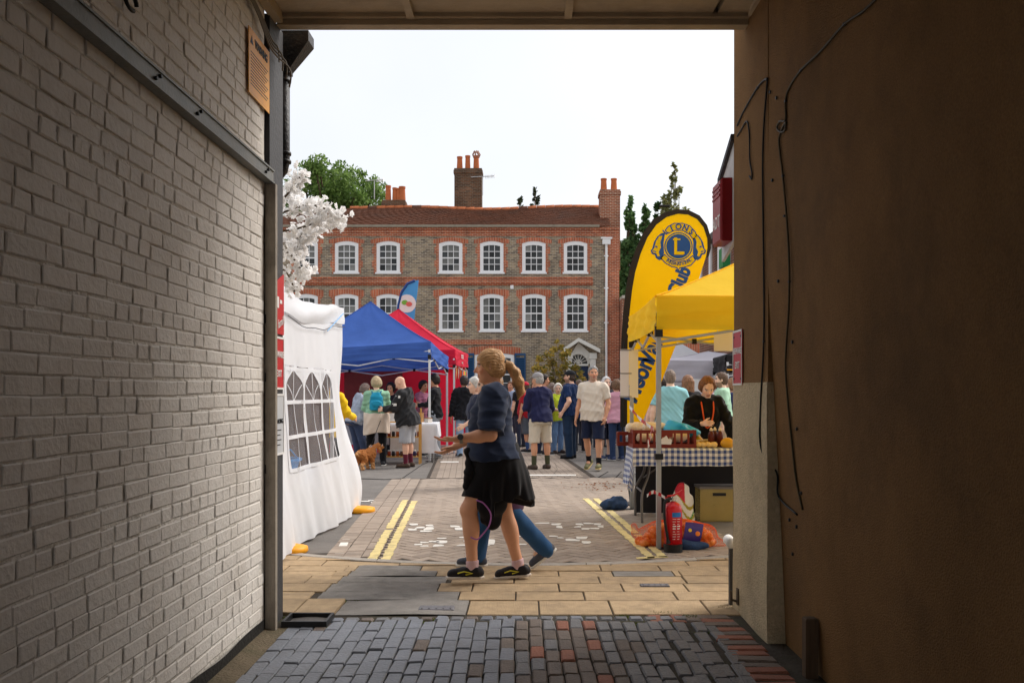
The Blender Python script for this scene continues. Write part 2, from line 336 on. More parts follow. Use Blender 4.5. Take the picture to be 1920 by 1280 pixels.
# asphalt repairs laid in strips, each with its own uneven top
for ri in range(6):
    y0, y1, xl, xr = rows[ri], rows[ri + 1], patchL[ri], patchR[ri]
    if ri == 5: y1 = 7.27
    ph = random.uniform(0, 9); mb = MB()
    def fn(u, v, ph=ph, y0=y0, y1=y1, xl=xl, xr=xr):
        xx = xl + .004 + (xr - xl - .008) * u; e_ = min(u, 1 - u, v, 1 - v)
        return (xx, min(y0 - .001 + (y1 - y0 + .002) * v, ky2(xx) - .115), .013 + .006 * min(1, e_ * 9) + .003 * math.sin(7 * xx + ph) + .003 * math.sin(13 * v + ph))
    mb.grid(fn, 24, 8); mb.build('asphalt_patch', m_patch, pavement, smooth=True)
mb = MB(); mb.box(.655, 1.095, 6.845, 7.035, -.02, .013); mb.build('asphalt_patch', m_patch, pavement)
m_iron = mat('cast_iron_cover', srgb(120, 118, 122), 0.55, 0.15, 20, 0.5, 120, metal=0.5)
def cover(name, A, B, y0, y1, z=.021):
    mb = MB(); mb.cbox(A, B, y0, y1, -.01, z, .004)
    for k in range(5):
        xx = A + (B - A) * (k + .5) / 5; mb.box(xx - .004, xx + .004, y0 + .015, y1 - .015, z, z + .004)
    return mb.build(name, m_iron, pavement)
cover('metal_cover', -.66, -.44, 5.74, 5.85, .026); cover('metal_cover', .80, 1.0, 6.46, 6.53, .024)
# ---- passage floor: bricks on edge in columns
m_mort = mat('passage_bed', (0.055, 0.045, 0.034), 0.95, 0.35, 14, 0.6, 70, dirt=(0.045, 0.055, 0.02, 0.7), dscale=5)
pf = MB(); pf.grid(lambda u, v: (-1.52 + 3.05 * u, -5 + 10.68 * v, .006 + .004 * math.sin(9 * u) * math.sin(31 * v)), 20, 60)
floor_ = pf.build('passage_floor', m_mort, smooth=True); floor_['kind'] = 'structure'
m_blue = mat('blue_brick', srgb(114, 118, 126), 0.45, 0.12, 9, 0.3, 60, rand=.07, spec=.5, dirt=(0.08, .078, .075, .45), dscale=5, coords='Position')
m_brn = mat('brown_brick', srgb(110, 98, 89), 0.6, 0.2, 14, 0.5, 80, rand=.12, dirt=(0.06, .05, .045, .5), dscale=6, coords='Position')
m_redb = mat('red_floor_brick', srgb(150, 96, 76), 0.7, 0.2, 12, 0.5, 80, rand=.14, dirt=(0.07, .05, .04, .6), dscale=6, coords='Position')
m_dark = mat('dark_brick', srgb(106, 106, 108), 0.5, 0.2, 12, 0.5, 70, rand=.12, dirt=(0.2, .19, .18, .4), dscale=7, coords='Position')
def cob(w, l, m, jit, c):
    mb = MB(); n, q = 4, 2; jj = [random.uniform(-jit, jit) for _ in range(8)]
    xs_ = [-w / 2, -w / 2 + c, w / 2 - c, w / 2]; ys_ = [-l / 2, -l / 2 + c, l / 2 - c, l / 2]
    def z(i, k): return (-c * 1.1 if (i in (0, 3) or k in (0, 3)) else random.uniform(-.0012, .0012))
    vs = [(xs_[i] + (jj[0] if i < 2 else jj[1]) * (1 if k < 2 else -1), ys_[k] + (jj[2] if k < 2 else jj[3]), z(i, k)) for i in range(4) for k in range(4)]
    vs += [(xs_[i] + (jj[0] if i < 2 else jj[1]) * (1 if k < 2 else -1), ys_[k] + (jj[2] if k < 2 else jj[3]), -.05) for (i, k) in ((0, 0), (3, 0), (3, 3), (0, 3))]
    fs_ = [(i * 4 + k, (i + 1) * 4 + k, (i + 1) * 4 + k + 1, i * 4 + k + 1) for i in range(3) for k in range(3)]
    fs_ += [(16, 17, 12, 8, 4, 0), (17, 18, 15, 14, 13, 12), (18, 19, 3, 7, 11, 15), (19, 16, 0, 1, 2, 3)]
    mb.add(vs, fs_); me = mb.mesh('floor_brick', m, smooth=False); return me
kinds = {n: [cob(.0705, .199, m_, .0035, cc) for _ in range(4)] for n, m_, cc in (('b', m_blue, .0045), ('n', m_brn, .007), ('r', m_redb, .008), ('d', m_dark, .008))}
far = {'b': MB(), 'n': MB()}
cnt = 0
x = -1.36; ci = 0
while x < 1.08:
    w = .0765 + random.uniform(-.001, .002); y = 5.50 + random.uniform(-.07, .02); off = random.uniform(0, 9)
    while y > -1.0:
        l = .206 + random.uniform(-.012, .01); yc = y - l / 2
        if x < -.12: k = 'b' if random.random() < .97 else 'n'
        elif x < .34: k = random.choice('nnnnnnnnrd') if yc < 5.3 else random.choice('nnrd')
        elif x < .75: k = random.choice('dddddnn')
        else: k = random.choice('dddddddb')
        sag = .012 - .02 * ((x + .1) / 1.3) ** 2
        xx = x + w / 2 + .010 * math.sin(yc * 2.1 + x) + (.02 * math.sin(yc * 4.2 + off) if x > .7 else 0)
        if yc > 4.18:
            piece('floor_brick', random.choice(kinds[k]), floor_, (xx, yc, .019 + sag * .6 + random.uniform(-.003, .003)), random.uniform(-.02, .02) * (2.5 if x > .7 else 1), R(1.6)); cnt += 1
        else:
            mt = Matrix.Translation((xx, yc, .019)); far['b' if k == 'b' else 'n'].cbox(-.034, .034, -.098, .098, -.04, 0, .008, mt)
        y -= l + .006
    x += w; ci += 1
for k, m_ in (('b', m_blue), ('n', m_brn)):
    o = far[k].build('floor_bricks', m_, floor_); o['kind'] = 'stuff'
edge = [cob(.078, .085, m_, .004, .01) for m_ in (m_blue, m_dark, m_blue, m_brn)]
x = -1.12
while x < .98:      # header row against the pavement
    piece('floor_brick', random.choice(edge), floor_, (x, 5.575 - .05 * max(0, -x - .3), .017 + random.uniform(-.003, .002)), random.uniform(-.05, .05), R(2)); x += .089
redk = [cob(.205, .088, q_, .006, .010) for q_ in (m_redb, m_brn, m_redb, m_brn, m_redb)]
y = 5.52
while y > 4.0:      # red brick margin by the pillar
    for q in range(2 if y < 5.2 else 1):
        piece('floor_brick', random.choice(redk), floor_, (1.155 + (.0 if q == 0 else .17) + random.uniform(-.01, .01) - .02 * (y - 5), y, .017 + random.uniform(-.004, .004)), random.uniform(-.07, .07), R(2))
        if q == 0 and y < 5.2: break
    y -= .1
for k in range(4): piece('floor_brick', random.choice(redk), floor_, (.78 + .12 * k + random.uniform(-.02, .02), 5.585 + .01 * k, .012), R(90) if k < 3 else .1, R(2))
# moss and grit in the joints
m_moss = mat('moss', srgb(104, 118, 48), 0.95, 0.3, 60)
def moss(px, py, n, spread, seed=0):
    for _ in range(n):
        p = G(px, py); x = p.x + random.gauss(0, spread); y = p.y + random.gauss(0, spread * .7); h = random.uniform(.004, .014); a_ = random.uniform(0, 6.28)
        dx, dy = .004 * math.cos(a_), .004 * math.sin(a_); lx, ly = random.uniform(-.012, .012), random.uniform(-.012, .012)
        gm.add([(x - dx, y - dy, .004), (x + dx, y + dy, .004), (x + lx, y + ly, .008 + h)], [(0, 1, 2)])
gm = MB()
for (px, py, n) in ((770, 1168, 120), (803, 1164, 100), (735, 1178, 60), (690, 1170, 50), (625, 1180, 90), (540, 1160, 70), (1290, 1158, 150), (1240, 1152, 100), (1325, 1186, 60), (1170, 1158, 60), (1190, 1172, 60), (1362, 1142, 90), (700, 1052, 40), (1255, 1172, 60), (655, 1128, 40), (615, 1192, 60)): moss(px, py, n, .03)
mo = gm.build('moss', m_moss); tag(mo, kind='stuff'); mo['label'] = 'green moss and grass growing in the joints of the brick floor'; mo['category'] = 'moss'
# gutter margin at the left wall
m_mud = mat('concrete_margin', srgb(104, 92, 74), 0.95, 0.25, 7, 0.7, 60, dirt=(0.07, 0.07, 0.035, 0.7), dscale=4)
mb = MB(); mb.grid(lambda u, v: (-1.475 + .13 * u + .012 * math.sin(11 * v), -4 + 9.35 * v, .022 + .004 * math.sin(40 * v + 5 * u) - .012 * u), 4, 120); mg = mb.build('concrete_margin', m_mud, floor_, smooth=True)
# ================================================================== THE PASSAGE
XL = -1.475
m_wpaint = mat('white_masonry_paint', srgb(222, 216, 208), 0.6, 0.05, 4, 0.25, 45, rand=.05, spec=.35, dirt=(0.34, 0.28, 0.22, 0.45), dscale=2.0, coords='Position')
m_wmort = mat('white_painted_joint', srgb(224, 218, 208), 0.6, 0.08, 6, 0.6, 34, dirt=(0.22, 0.18, 0.14, 0.6), dscale=3.0)
lw = thing('brick_wall', 'white painted brick wall with black tarred foot lining one side of the passage', 'wall', (XL, 0, 0))
mb = MB(); mb.grid(lambda u, v: (-.0052 + .0018 * math.sin(37 * v * 9 + 11 * u * 12) * math.sin(29 * u * 10), -2.2 + 7.49 * u, .075 + 3.6 * v), 180, 60)
mb.build('painted_joint', m_wmort, lw, smooth=True)
def wbrick(l, h, m_):
    mb = MB(); c = random.uniform(.005, .008); n = 3
    ys = [-l / 2, -l / 2 + c, l / 2 - c, l / 2]; zs = [-h / 2, -h / 2 + c * .8, h / 2 - c * .8, h / 2]
    j = [random.uniform(-.003, .003) for _ in range(4)]
    vs = []
    for a_, y in enumerate(ys):
        for b_, z in enumerate(zs):
            edge_ = a_ in (0, 3) or b_ in (0, 3)
            vs.append(((-.0030 if edge_ else 0.0), y + (j[0] if a_ < 2 else j[1]) * (1 if b_ < 2 else -1), z + (j[2] if b_ < 2 else j[3]) * .6 * (a_ - 1.5) / 1.5))
    fs_ = [(a_ * 4 + b_, (a_ + 1) * 4 + b_, (a_ + 1) * 4 + b_ + 1, a_ * 4 + b_ + 1) for a_ in range(3) for b_ in range(3)]
    mb.add(vs, fs_); return mb
S_ = [wbrick(.214, .0605, None) for _ in range(10)]; H_ = [wbrick(.104, .0605, None) for _ in range(6)]
S_me = [b.mesh('brick', m_wpaint) for b in S_]; H_me = [b.mesh('brick', m_wpaint) for b in H_]
lst = []
z = .12; row = 0
while z < 3.62:
    y = 5.28; first = True
    mode = row % 4
    y -= random.uniform(0, .11)
    while y > -.25:
        st = random.random() < (.25 if mode == 3 else .84); l = .216 if st else .106
        yc = y - l / 2 + random.uniform(-.003, .003); zc = z + .008 * math.sin(yc * 1.7 + row * .6) + random.uniform(-.0025, .0025)
        if not (2.535 < zc < 2.625): lst.append((yc, zc, st))
        y -= l + .003
    z += .0665; row += 1
def vis(yc, zc):
    if yc < .3: return -1
    px, py = CX + XL * F / yc, CY - (zc - EYE) * F / yc
    return 1 / yc if (-40 < px and -15 < py < 1295) else -1
order = sorted(range(len(lst)), key=lambda i: -vis(lst[i][0], lst[i][1])); top = set(order[:300])
rs_ = MB()
for i, (yc, zc, st) in enumerate(lst):
    if i in top:
        o = bpy.data.objects.new('brick', random.choice(S_me if st else H_me)); COL.objects.link(o); o.parent = lw; o.location = (random.uniform(-.0022, .002), yc, zc); o.rotation_euler = (random.uniform(-.012, .012), 0, random.uniform(-.018, .018))
    else:
        sm = random.choice(S_ if st else H_); dx = random.uniform(-.002, .002); rs_.add([(v[0] + dx, v[1] + yc, v[2] + zc) for v in sm.v], sm.f)
o = rs_.build('bricks', m_wpaint, lw); o['kind'] = 'stuff'
m_tarb = mat('black_bitumen', (0.012, 0.011, 0.010), 0.6, 0.3, 20, 0.4, 50)
mb = MB(); mb.grid(lambda u, v: (.004 - .003 * v, -2.2 + 7.47 * u, (.086 + .012 * math.sin(19 * u) + .006 * math.sin(61 * u)) * v), 160, 2); mb.build('tarred_foot', m_tarb, lw)
mb = MB(); mb.box(-.35, -.012, -2.2, 5.30, 0, 3.7); mb.build('core', m_wmort, lw)
# galvanised channel and door frame
m_galv = mat('galvanised_steel', srgb(122, 124, 122), 0.55, 0.18, 7, 0.15, 60, metal=.35, dirt=(0.25, .22, .18, .5), dscale=5)
m_bolt = mat('dark_bolt', (0.02, 0.02, 0.02), 0.5, 0.1)
ch = thing('steel_channel', 'long galvanised steel channel bolted along the white brick wall', 'rail', (XL, 0, 2.58))
mb = MB(); mb.box(0, .045, -2.2, 5.30, -.038, .038); mb.box(.045, .052, -2.2, 5.30, .028, .038); mb.box(.045, .052, -2.2, 5.30, -.038, -.028); mb.build('channel', m_galv, ch)
for y in (2.6, 3.62, 4.08, 5.15):
    for dz in (-.01, .012):
        mb = MB(); mb.lathe([(0, 0), (.008, 0), (.008, .012), (0, .012)], 8, mtx=Matrix.Translation((.045, y + dz * 2, dz)) @ Matrix.Rotation(R(90), 4, 'Y')); mb.build('bolt', m_bolt, ch)
m_frame = mat('old_white_frame_paint', srgb(158, 148, 134), 0.6, 0.1, 6, 0.3, 60, stretch=(1, 1, .2), dirt=(0.09, .075, .06, .7), dscale=4)
df = thing('door_frame_post', 'tall off-white timber post at the end of the white brick wall', 'door frame', (XL, 5.29, 0))
mb = MB(); mb.box(0, .050, 0, .04, 0, 2.54); mb.box(.050, .060, -.004, .036, 0, 2.54); mb.build('post', m_frame, df)
for z in (.9, 1.42, 1.75): 
    mb = MB(); mb.box(-.0, .006, -.006, .0, z, z + .05); mb.build('hinge_plate', m_bolt, df)
m_dgrey = mat('dark_grey_paint', srgb(64, 64, 66), 0.6, 0.12, 6, .2, 40)
pr = thing('door_reveal', 'dark grey painted reveal behind the white post', 'wall', (-1.46, 5.33, 0))
mb = MB(); mb.box(-.40, 0, .0, .29, 0, 3.52); mb.build('reveal', m_dgrey, pr)
# signs on the reveal
m_red = mat('red_sign', srgb(196, 36, 44), 0.4, 0.04, 8, spec=.4); m_white = mat('white_sign', srgb(232, 230, 226), 0.5, 0.04, 8); m_black = mat('black_print', (0.012, 0.012, 0.014), .6, .05)
def sign_left(name, z0, z1, m_, label, y0=5.40, y1=5.618):
    t = thing(name, label, 'sign', (-1.459, (y0 + y1) / 2, z0)); h = z1 - z0; w = (y1 - y0) / 2
    mb = MB(); mb.box(0, .005, -w, w, 0, h); mb.build('panel', m_, t)
    mb = MB(); mb.box(.005, .008, -w, w, 0, .012); mb.box(.005, .008, -w, w, h - .012, h); mb.box(.005, .008, -w, -w + .01, .012, h - .012); mb.box(.005, .008, w - .01, w, .012, h - .012); mb.build('border', m_white, t)
    return t
def ly(px_y, d=5.55): return EYE - (px_y - CY) * d / F
t = sign_left('exit_sign', ly(730), ly(632), m_red, 'red and white BEWARE EXIT sign on the dark grey reveal, below the tall red banner')
h_ = ly(632) - ly(730)
lettering('BEWARE', .052, m_white, t, frame((.0065, .0, h_ * .66), (0, 1, 0), (0, 0, 1)), bold=.001); lettering('EXIT', .055, m_white, t, frame((.0065, .0, h_ * .30), (0, 1, 0), (0, 0, 1)), bold=.001)
t = thing('red_banner_sign', 'tall red banner with white script and slanted top on the grey reveal', 'sign', (-1.459, 5.52, ly(627)))
h_ = ly(512) - ly(627); mb = MB(); mb.prism([(.0, -.12, 0), (.0, .098, 0), (.0, .098, h_), (.0, -.12, h_ * .78)], (.006, 0, 0)); mb.build('panel', m_red, t, fixn=True)
lettering('family', .07, m_white, t, frame((.0075, .03, h_ * .2), (0, 1, .3), (0, 0, 1)), shear=.3)
mb = MB(); mb.box(.006, .008, .0, .05, h_ * .5, h_ * .56); mb.box(.006, .008, -.06, -.02, h_ * .42, h_ * .6); mb.build('print', m_white, t)
t = sign_left('notice_board', ly(852), ly(738), mat('grey_notice', srgb(196, 198, 200), .5, .06, 7), 'pale grey notice with small black print under the red exit sign')
h_ = ly(738) - ly(852); lettering('LOADING', .04, m_black, t, frame((.0065, 0, h_ * .55), (0, 1, 0), (0, 0, 1)))
for k in range(4):
    mb = MB(); mb.box(.005, .0062, -.07, .05 - .02 * (k % 2), h_ * (.4 - .08 * k), h_ * (.4 - .08 * k) + .006); mb.build('print_line', m_black, t)
# orange warning sign high on the brick wall
m_or = mat('orange_sign', srgb(244, 170, 50), .5, .08, 6, dirt=(.5, .3, .08, .4), dscale=5)
def wl(px, py): d = F * XL / (px - CX); return Vector((XL, d, EYE - (py - CY) * d / F))
wsn = thing('warning_sign', 'orange metal WARNING notice screwed high on the white brick wall', 'sign', (XL + .012, 5.0, 2.98))
ya, yb = wl(461, 100).y, wl(500, 100).y; zt, zb = 3.295, 2.945
mb = MB(); mb.box(0, .004, ya - 5, yb - 5, zb - 2.98, zt - 2.98); mb.build('panel', m_or, wsn)
yc = (ya + yb) / 2 - 5; lettering('WARNING', .062, m_black, wsn, frame((.0055, yc + .03, .255), (0, 1, 0), (0, 0, 1)), bold=.0015, sx=.8)
mb = MB(); mb.prism([(.005, ya - 5 + .025, .235), (.005, ya - 5 + .075, .235), (.005, ya - 5 + .05, .28)], (.001, 0, 0)); mb.build('triangle', m_black, wsn, fixn=True)
for k in range(11):
    mb = MB(); mb.box(.004, .0052, ya - 5 + .035, yb - 5 - .03 - .03 * ((k * 7) % 3), .19 - .017 * k, .194 - .017 * k); mb.build('print_line', m_black, wsn)
# rainwater hopper and pipe on the street corner
m_cast = mat('black_cast_iron', (0.014, 0.013, 0.014), .45, .2, 12, .3, 60, dirt=(.06, .035, .02, .5), dscale=7)
dp = thing('rainwater_hopper', 'black cast iron hopper head and short downpipe at the passage mouth', 'downpipe', (-1.49, 5.76, 2.7))
ZT = EYE + (735 - 64) * 5.76 / F
mb = MB(); hx = [(.165, ZT - 2.7), (.165, ZT - 2.76), (.045, ZT - 2.7 - .23), (.045, ZT - 2.7 - .25)]
vs = []
for (r_, z_) in hx: vs += [(-.09, -.06 if r_ > .1 else -.045, z_), (r_, -.06 if r_ > .1 else -.045, z_), (r_, .09 if r_ > .1 else .045, z_), (-.09 if r_ > .1 else -.045, .09 if r_ > .1 else .045, z_)]
mb.add(vs, [(i * 4 + k, i * 4 + (k + 1) % 4, (i + 1) * 4 + (k + 1) % 4, (i + 1) * 4 + k) for i in range(3) for k in range(4)]); mb.build('hopper_head', m_cast, dp, fixn=True)
zt_ = ZT - 2.7 - .24
mb = MB(); mb.tube([(0, 0, zt_ + .02), (0, 0, .08), (-.01, 0, .03), (-.05, .0, -.02), (-.14, 0, -.06)], .036, 14); mb.build('pipe', m_cast, dp, smooth=True)
for zz in (zt_ - .005, zt_ - .05, .13, .08):
    mb = MB(); mb.lathe([(.036, -.012), (.044, -.010), (.046, 0), (.044, .010), (.036, .012)], 14, (0, 0, zz)); mb.build('collar', m_cast, dp, smooth=True)
# ---- right-hand wall
m_brown = mat('brown_roughcast', srgb(142, 108, 70), 0.95, 0.22, 110, 0.8, 140, dirt=(0.11, 0.07, 0.042, 0.55), dscale=1.0, spec=.15)
_n = m_brown.node_tree.nodes; _l = m_brown.node_tree.links; _b = _n['Principled BSDF']; _src = _b.inputs['Base Color'].links[0].from_socket
_tc = _n.new('ShaderNodeTexCoord'); _mp = _n.new('ShaderNodeMapping'); _mp.inputs['Scale'].default_value = (1, 1.15, .8); _l.new(_tc.outputs['Object'], _mp.inputs[0])
_nz = _n.new('ShaderNodeTexNoise'); _nz.inputs['Scale'].default_value = 1.6; _nz.inputs['Detail'].default_value = 9; _nz.inputs['Roughness'].default_value = .7; _l.new(_mp.outputs[0], _nz.inputs['Vector'])
_mr = _n.new('ShaderNodeMapRange'); _mr.inputs[1].default_value = .35; _mr.inputs[2].default_value = .68; _mr.inputs[3].default_value = .84; _mr.inputs[4].default_value = 1.12; _l.new(_nz.outputs['Fac'], _mr.inputs[0])
_hs = _n.new('ShaderNodeHueSaturation'); _l.new(_src, _hs.inputs['Color']); _l.new(_mr.outputs[0], _hs.inputs['Value']); _l.new(_hs.outputs[0], _b.inputs['Base Color'])
m_cream = mat('cream_render', srgb(206, 188, 154), 0.92, 0.16, 40, 0.9, 90, dirt=(0.30, 0.23, 0.15, 0.7), dscale=1.8)
def xr(z): return 1.31 + .095 * max(0, min(1, (2.05 - z) / 2.05))
rw = thing('rendered_wall', 'dark brown roughcast wall of the passage leaning out at its foot', 'wall', (1.31, 0, 0))
mb = MB(); mb.grid(lambda u, v: (xr(3.6 * v) - 1.31 + .004 * math.sin(13 * u * 3) * math.sin(9 * v), -2.2 + 7.245 * u, 3.6 * v), 80, 60); mb.build('render_face', m_brown, rw, smooth=True)
mb = MB(); mb.box(.10, .6, -2.2, 5.03, 0, 3.62); mb.build('core', m_brown, rw)
mb = MB(); mb.box(0, .6, 5.04, 5.86, 1.415, 3.715); mb.build('upper_pier', m_brown, rw)
pl_ = MB(); pl_.grid(lambda u, v: (-.004 - .003 * math.sin(7 * u + 3 * v * 3), 5.037 + .83 * u, 1.415 * v), 10, 16); pl_.add([(-.004, 5.037, 0), (.6, 5.037, 0), (.6, 5.037, 1.415), (-.004, 5.037, 1.415)], [(0, 1, 2, 3)]); pl_.add([(-.004, 5.037, 1.415), (.6, 5.037, 1.415), (.6, 5.867, 1.415), (-.004, 5.867, 1.415)], [(0, 1, 2, 3)]); pl_.add([(-.004, 5.867, 0), (.6, 5.867, 0), (.6, 5.867, 1.415), (-.004, 5.867, 1.415)], [(3, 2, 1, 0)])
pl_.build('cream_pier', m_cream, rw); rw.children[-1]['label'] = 'cream painted lower part of the pier'
m_cable = mat('black_cable', (0.012, 0.012, 0.012), .6, .1); m_cable2 = mat('old_brown_cable', (0.05, 0.035, 0.01), .6, .1)
def wr(px, py, off=.008):
    X = 1.31
    for _ in range(6):
        d = F * X / (px - CX); z = EYE - (py - CY) * d / F; X = (1.31 if d > 5.04 else xr(z)) - off
    return Vector((X, d, z))
def smoothpath(pts, n=6):
    pts = [Vector(p) for p in pts]; out = []
    for i in range(len(pts) - 1):
        p0, p1, p2, p3 = pts[max(i - 1, 0)], pts[i], pts[i + 1], pts[min(i + 2, len(pts) - 1)]
        for k in range(n):
            t = k / n; out.append(.5 * ((2 * p1) + (p2 - p0) * t + (2 * p0 - 5 * p1 + 4 * p2 - p3) * t * t + (3 * p1 - p0 - 3 * p2 + p3) * t ** 3))
    out.append(pts[-1]); return out
def cable(label, px, r_, m_, clips=()):
    pts = smoothpath([wr(*p) for p in px]); mb = MB(); t = thing('wall_cable', label, 'cable', pts[0]); o3 = Vector(pts[0])
    mb.tube([p - o3 for p in pts], r_, 7); mb.build('cable', m_, t, smooth=True)
    for c in clips:
        q = wr(*c) - o3; mb = MB(); mb.box(q.x - .006, q.x + .006, q.y - .008, q.y + .008, q.z - .005, q.z + .005); mb.build('clip', m_bolt, t)
cable('black cable that crosses the brown wall from the ceiling, loops once and hangs down', [(1660, -20), (1620, 20), (1583, 46), (1540, 95), (1502, 132), (1480, 165), (1473, 190), (1473, 225), (1462, 228), (1457, 240), (1464, 248), (1472, 244), (1473, 230), (1464, 248), (1461, 270), (1468, 330), (1476, 420), (1480, 500), (1479, 580), (1473, 680), (1478, 760), (1485, 830), (1493, 900), (1505, 955)], .0055, m_cable2, [(1583, 46), (1502, 132), (1473, 190), (1468, 330), (1471, 405), (1480, 528)])
cable('thin black cable rising from the pier edge and sagging down the wall', [(1382, 236), (1395, 208), (1420, 165), (1437, 148), (1438, 160), (1432, 240), (1430, 330), (1432, 500), (1432, 640), (1426, 760), (1427, 840), (1438, 885), (1460, 930), (1494, 964)], .0055, m_cable, [(1420, 165), (1437, 149), (1432, 640)])
cable('short black cable end hooked on the upper pier', [(1382, 256), (1390, 243), (1400, 228), (1405, 250), (1406, 300), (1410, 325), (1409, 336), (1405, 330)], .005, m_cable)
for (px, py) in ((1445, 173), (1457, 184), (1449, 338), (1460, 527), (1487, 641), (1495, 804), (1503, 924), (1481, 974), (1494, 987), (1487, 1038)):
    p = wr(px, py, .004); mb = MB(); mb.lathe([(0, 0), (.010, 0), (.008, .008), (0, .009)], 8, mtx=Matrix.Translation(p - Vector((1.31, 0, 0))) @ Matrix.Rotation(R(-90), 4, 'Y')); mb.build('wall_plug', m_bolt, rw)
# wooden stub post, pier latch, grey edge post with white roll
m_wood = mat('weathered_wood', srgb(92, 74, 56), .85, .3, 9, .4, 60, stretch=(6, 6, .6))
sp = thing('stub_post', 'short weathered wooden stub post against the brown wall', 'post', (1.355, 4.44, 0)); mb = MB(); mb.cbox(-.03, .03, -.03, .03, 0, .29, .006); mb.build('post', m_wood, sp)
m_rust = mat('rusty_iron', srgb(96, 82, 68), .8, .3, 20, .4, 90)
lt = thing('iron_latch', 'small rusty iron latch on the cream pier foot', 'latch', (1.306, 5.72, .06))
mb = MB(); mb.box(-.010, 0, -.02, .02, 0, .10); mb.build('plate', m_rust, lt); mb = MB(); mb.tube([(-.006, 0, .02), (-.045, 0, .03), (-.045, 0, .085)], .009, 8); mb.build('pin', m_rust, lt)
ep = thing('edge_post', 'dark grey metal post with white rolled top beside the pier', 'post', (1.34, 5.93, 0)); mb = MB(); mb.box(-.045, .0, -.02, .02, 0, .37); mb.build('post', m_dgrey, ep)
mb = MB(); mb.tube([(-.03, -.02, .40), (-.03, .10, .41)], .034, 14); mb.build('roll', m_white, ep, smooth=True)
# exit sign and alarm box on the pier
t = thing('exit_sign', 'red and white BEWARE EXIT sign on the cream and brown pier', 'sign', (1.305, 5.72, EYE - (722 - 735) * 5.72 / F))
h_ = (722 - 619) * 5.72 / F; mb = MB(); mb.box(-.005, 0, -.12, .12, 0, h_); mb.build('panel', m_red, t)
mb = MB(); mb.box(-.008, -.005, -.12, .12, 0, .012); mb.box(-.008, -.005, -.12, .12, h_ - .012, h_); mb.box(-.008, -.005, -.12, -.108, .012, h_ - .012); mb.box(-.008, -.005, .108, .12, .012, h_ - .012); mb.build('border', m_white, t)
lettering('BEWARE', .055, m_white, t, frame((-.0065, 0, h_ * .62), (0, -1, 0), (0, 0, 1)), bold=.001); lettering('EXIT', .06, m_white, t, frame((-.0065, 0, h_ * .36), (0, -1, 0), (0, 0, 1)), bold=.001)
for (y, z) in ((-.09, .04), (.09, .04), (-.09, h_ - .04), (.09, h_ - .04)):
    mb = MB(); mb.lathe([(0, 0), (.007, 0), (.005, .004), (0, .004)], 8, mtx=Matrix.Translation((-.005, y, z)) @ Matrix.Rotation(R(-90), 4, 'Y')); mb.build('screw', m_bolt, t)
ab = thing('alarm_box', 'red louvred alarm box on a white board at the passage corner', 'alarm box', (1.335, 6.03, 2.25))
m_board = mat('weathered_white_board', srgb(206, 206, 208), .8, .12, 6, .3, 50, dirt=(.2, .2, .2, .6), dscale=5)
m_ared = mat('alarm_red', srgb(150, 26, 36), .4, .06, 6)
mb = MB(); mb.prism([(-.022, -.15, .06), (-.022, .21, -.02), (-.022, .21, .52), (-.022, -.15, .68)], (.02, 0, 0)); mb.build('board', m_board, ab, fixn=True)
mb = MB(); mb.prism([(-.045, -.17, .69), (-.045, .24, .50), (-.045, .24, .54), (-.045, -.17, .73)], (.07, 0, 0)); mb.build('lead_flashing', mat('lead', srgb(74, 74, 78), .7, .3, 20, .6, 60), ab, fixn=True)
mb = MB(); mb.cbox(-.13, .13, -.2, .2, 0, .075, .012, mtx=Matrix.Translation((-.022, .02, .27)) @ Matrix.Rotation(R(-90), 4, 'Y') @ Matrix.Rotation(R(90), 4, 'Z')); mb.build('casing', m_ared, ab)
for k in range(3):
    mb = MB(); mb.box(-.103, -.096, -.09, .13, .36 + .03 * k, .372 + .03 * k); mb.build('louvre', m_ared, ab)
lettering('ADT', .11, m_white, ab, frame((-.098, .02, .2), (0, -1, 0), (0, 0, 1)), bold=.001)
# ---- ceiling of boards
m_ceil = mat('ceiling_paint', srgb(176, 158, 132), .7, .1, 3, .2, 30, dirt=(.20, .16, .11, .6), dscale=1.6)
ce = thing('passage_ceiling', 'cream boarded ceiling with cross battens over the passage', 'ceiling', (0, 0, 3.56))
for (x0, x1) in ((-1.48, -.685), (-.655, .235), (.265, 1.095), (1.125, 1.40)):
    mb = MB(); mb.box(x0, x1, -2.2, 5.48, .012, .05); mb.build('board', m_ceil, ce)
for xb in (-.67, .25):
    mb = MB(); mb.box(xb - .022, xb + .022, -2.2, 5.47, -.018, .02); mb.build('batten', m_ceil, ce)
mb = MB(); mb.box(1.11 - .025, 1.11 + .025, -2.2, 5.47, -.018, .02, mtx=Matrix.Rotation(R(-2.2), 4, 'Z')); mb.build('batten', m_ceil, ce)
mb = MB(); mb.box(-1.46, 1.33, 5.48, 5.56, -.045, .05); mb.build('fascia', m_ceil, ce)
mb = MB(); mb.box(-1.46, 1.33, 5.445, 5.478, -.012, .012); mb.build('moulding', m_ceil, ce)
mb = MB(); mb.box(-1.47, -1.415, -2.2, 5.44, -.05, .01); mb.build('cornice', m_ceil, ce)
mb = MB(); mb.box(-1.83, 1.915, -2.2, 5.5, .052, .15); mb.build('added_deck', m_ceil, ce)  # unseen slab added over the boards to shut out light through their gaps
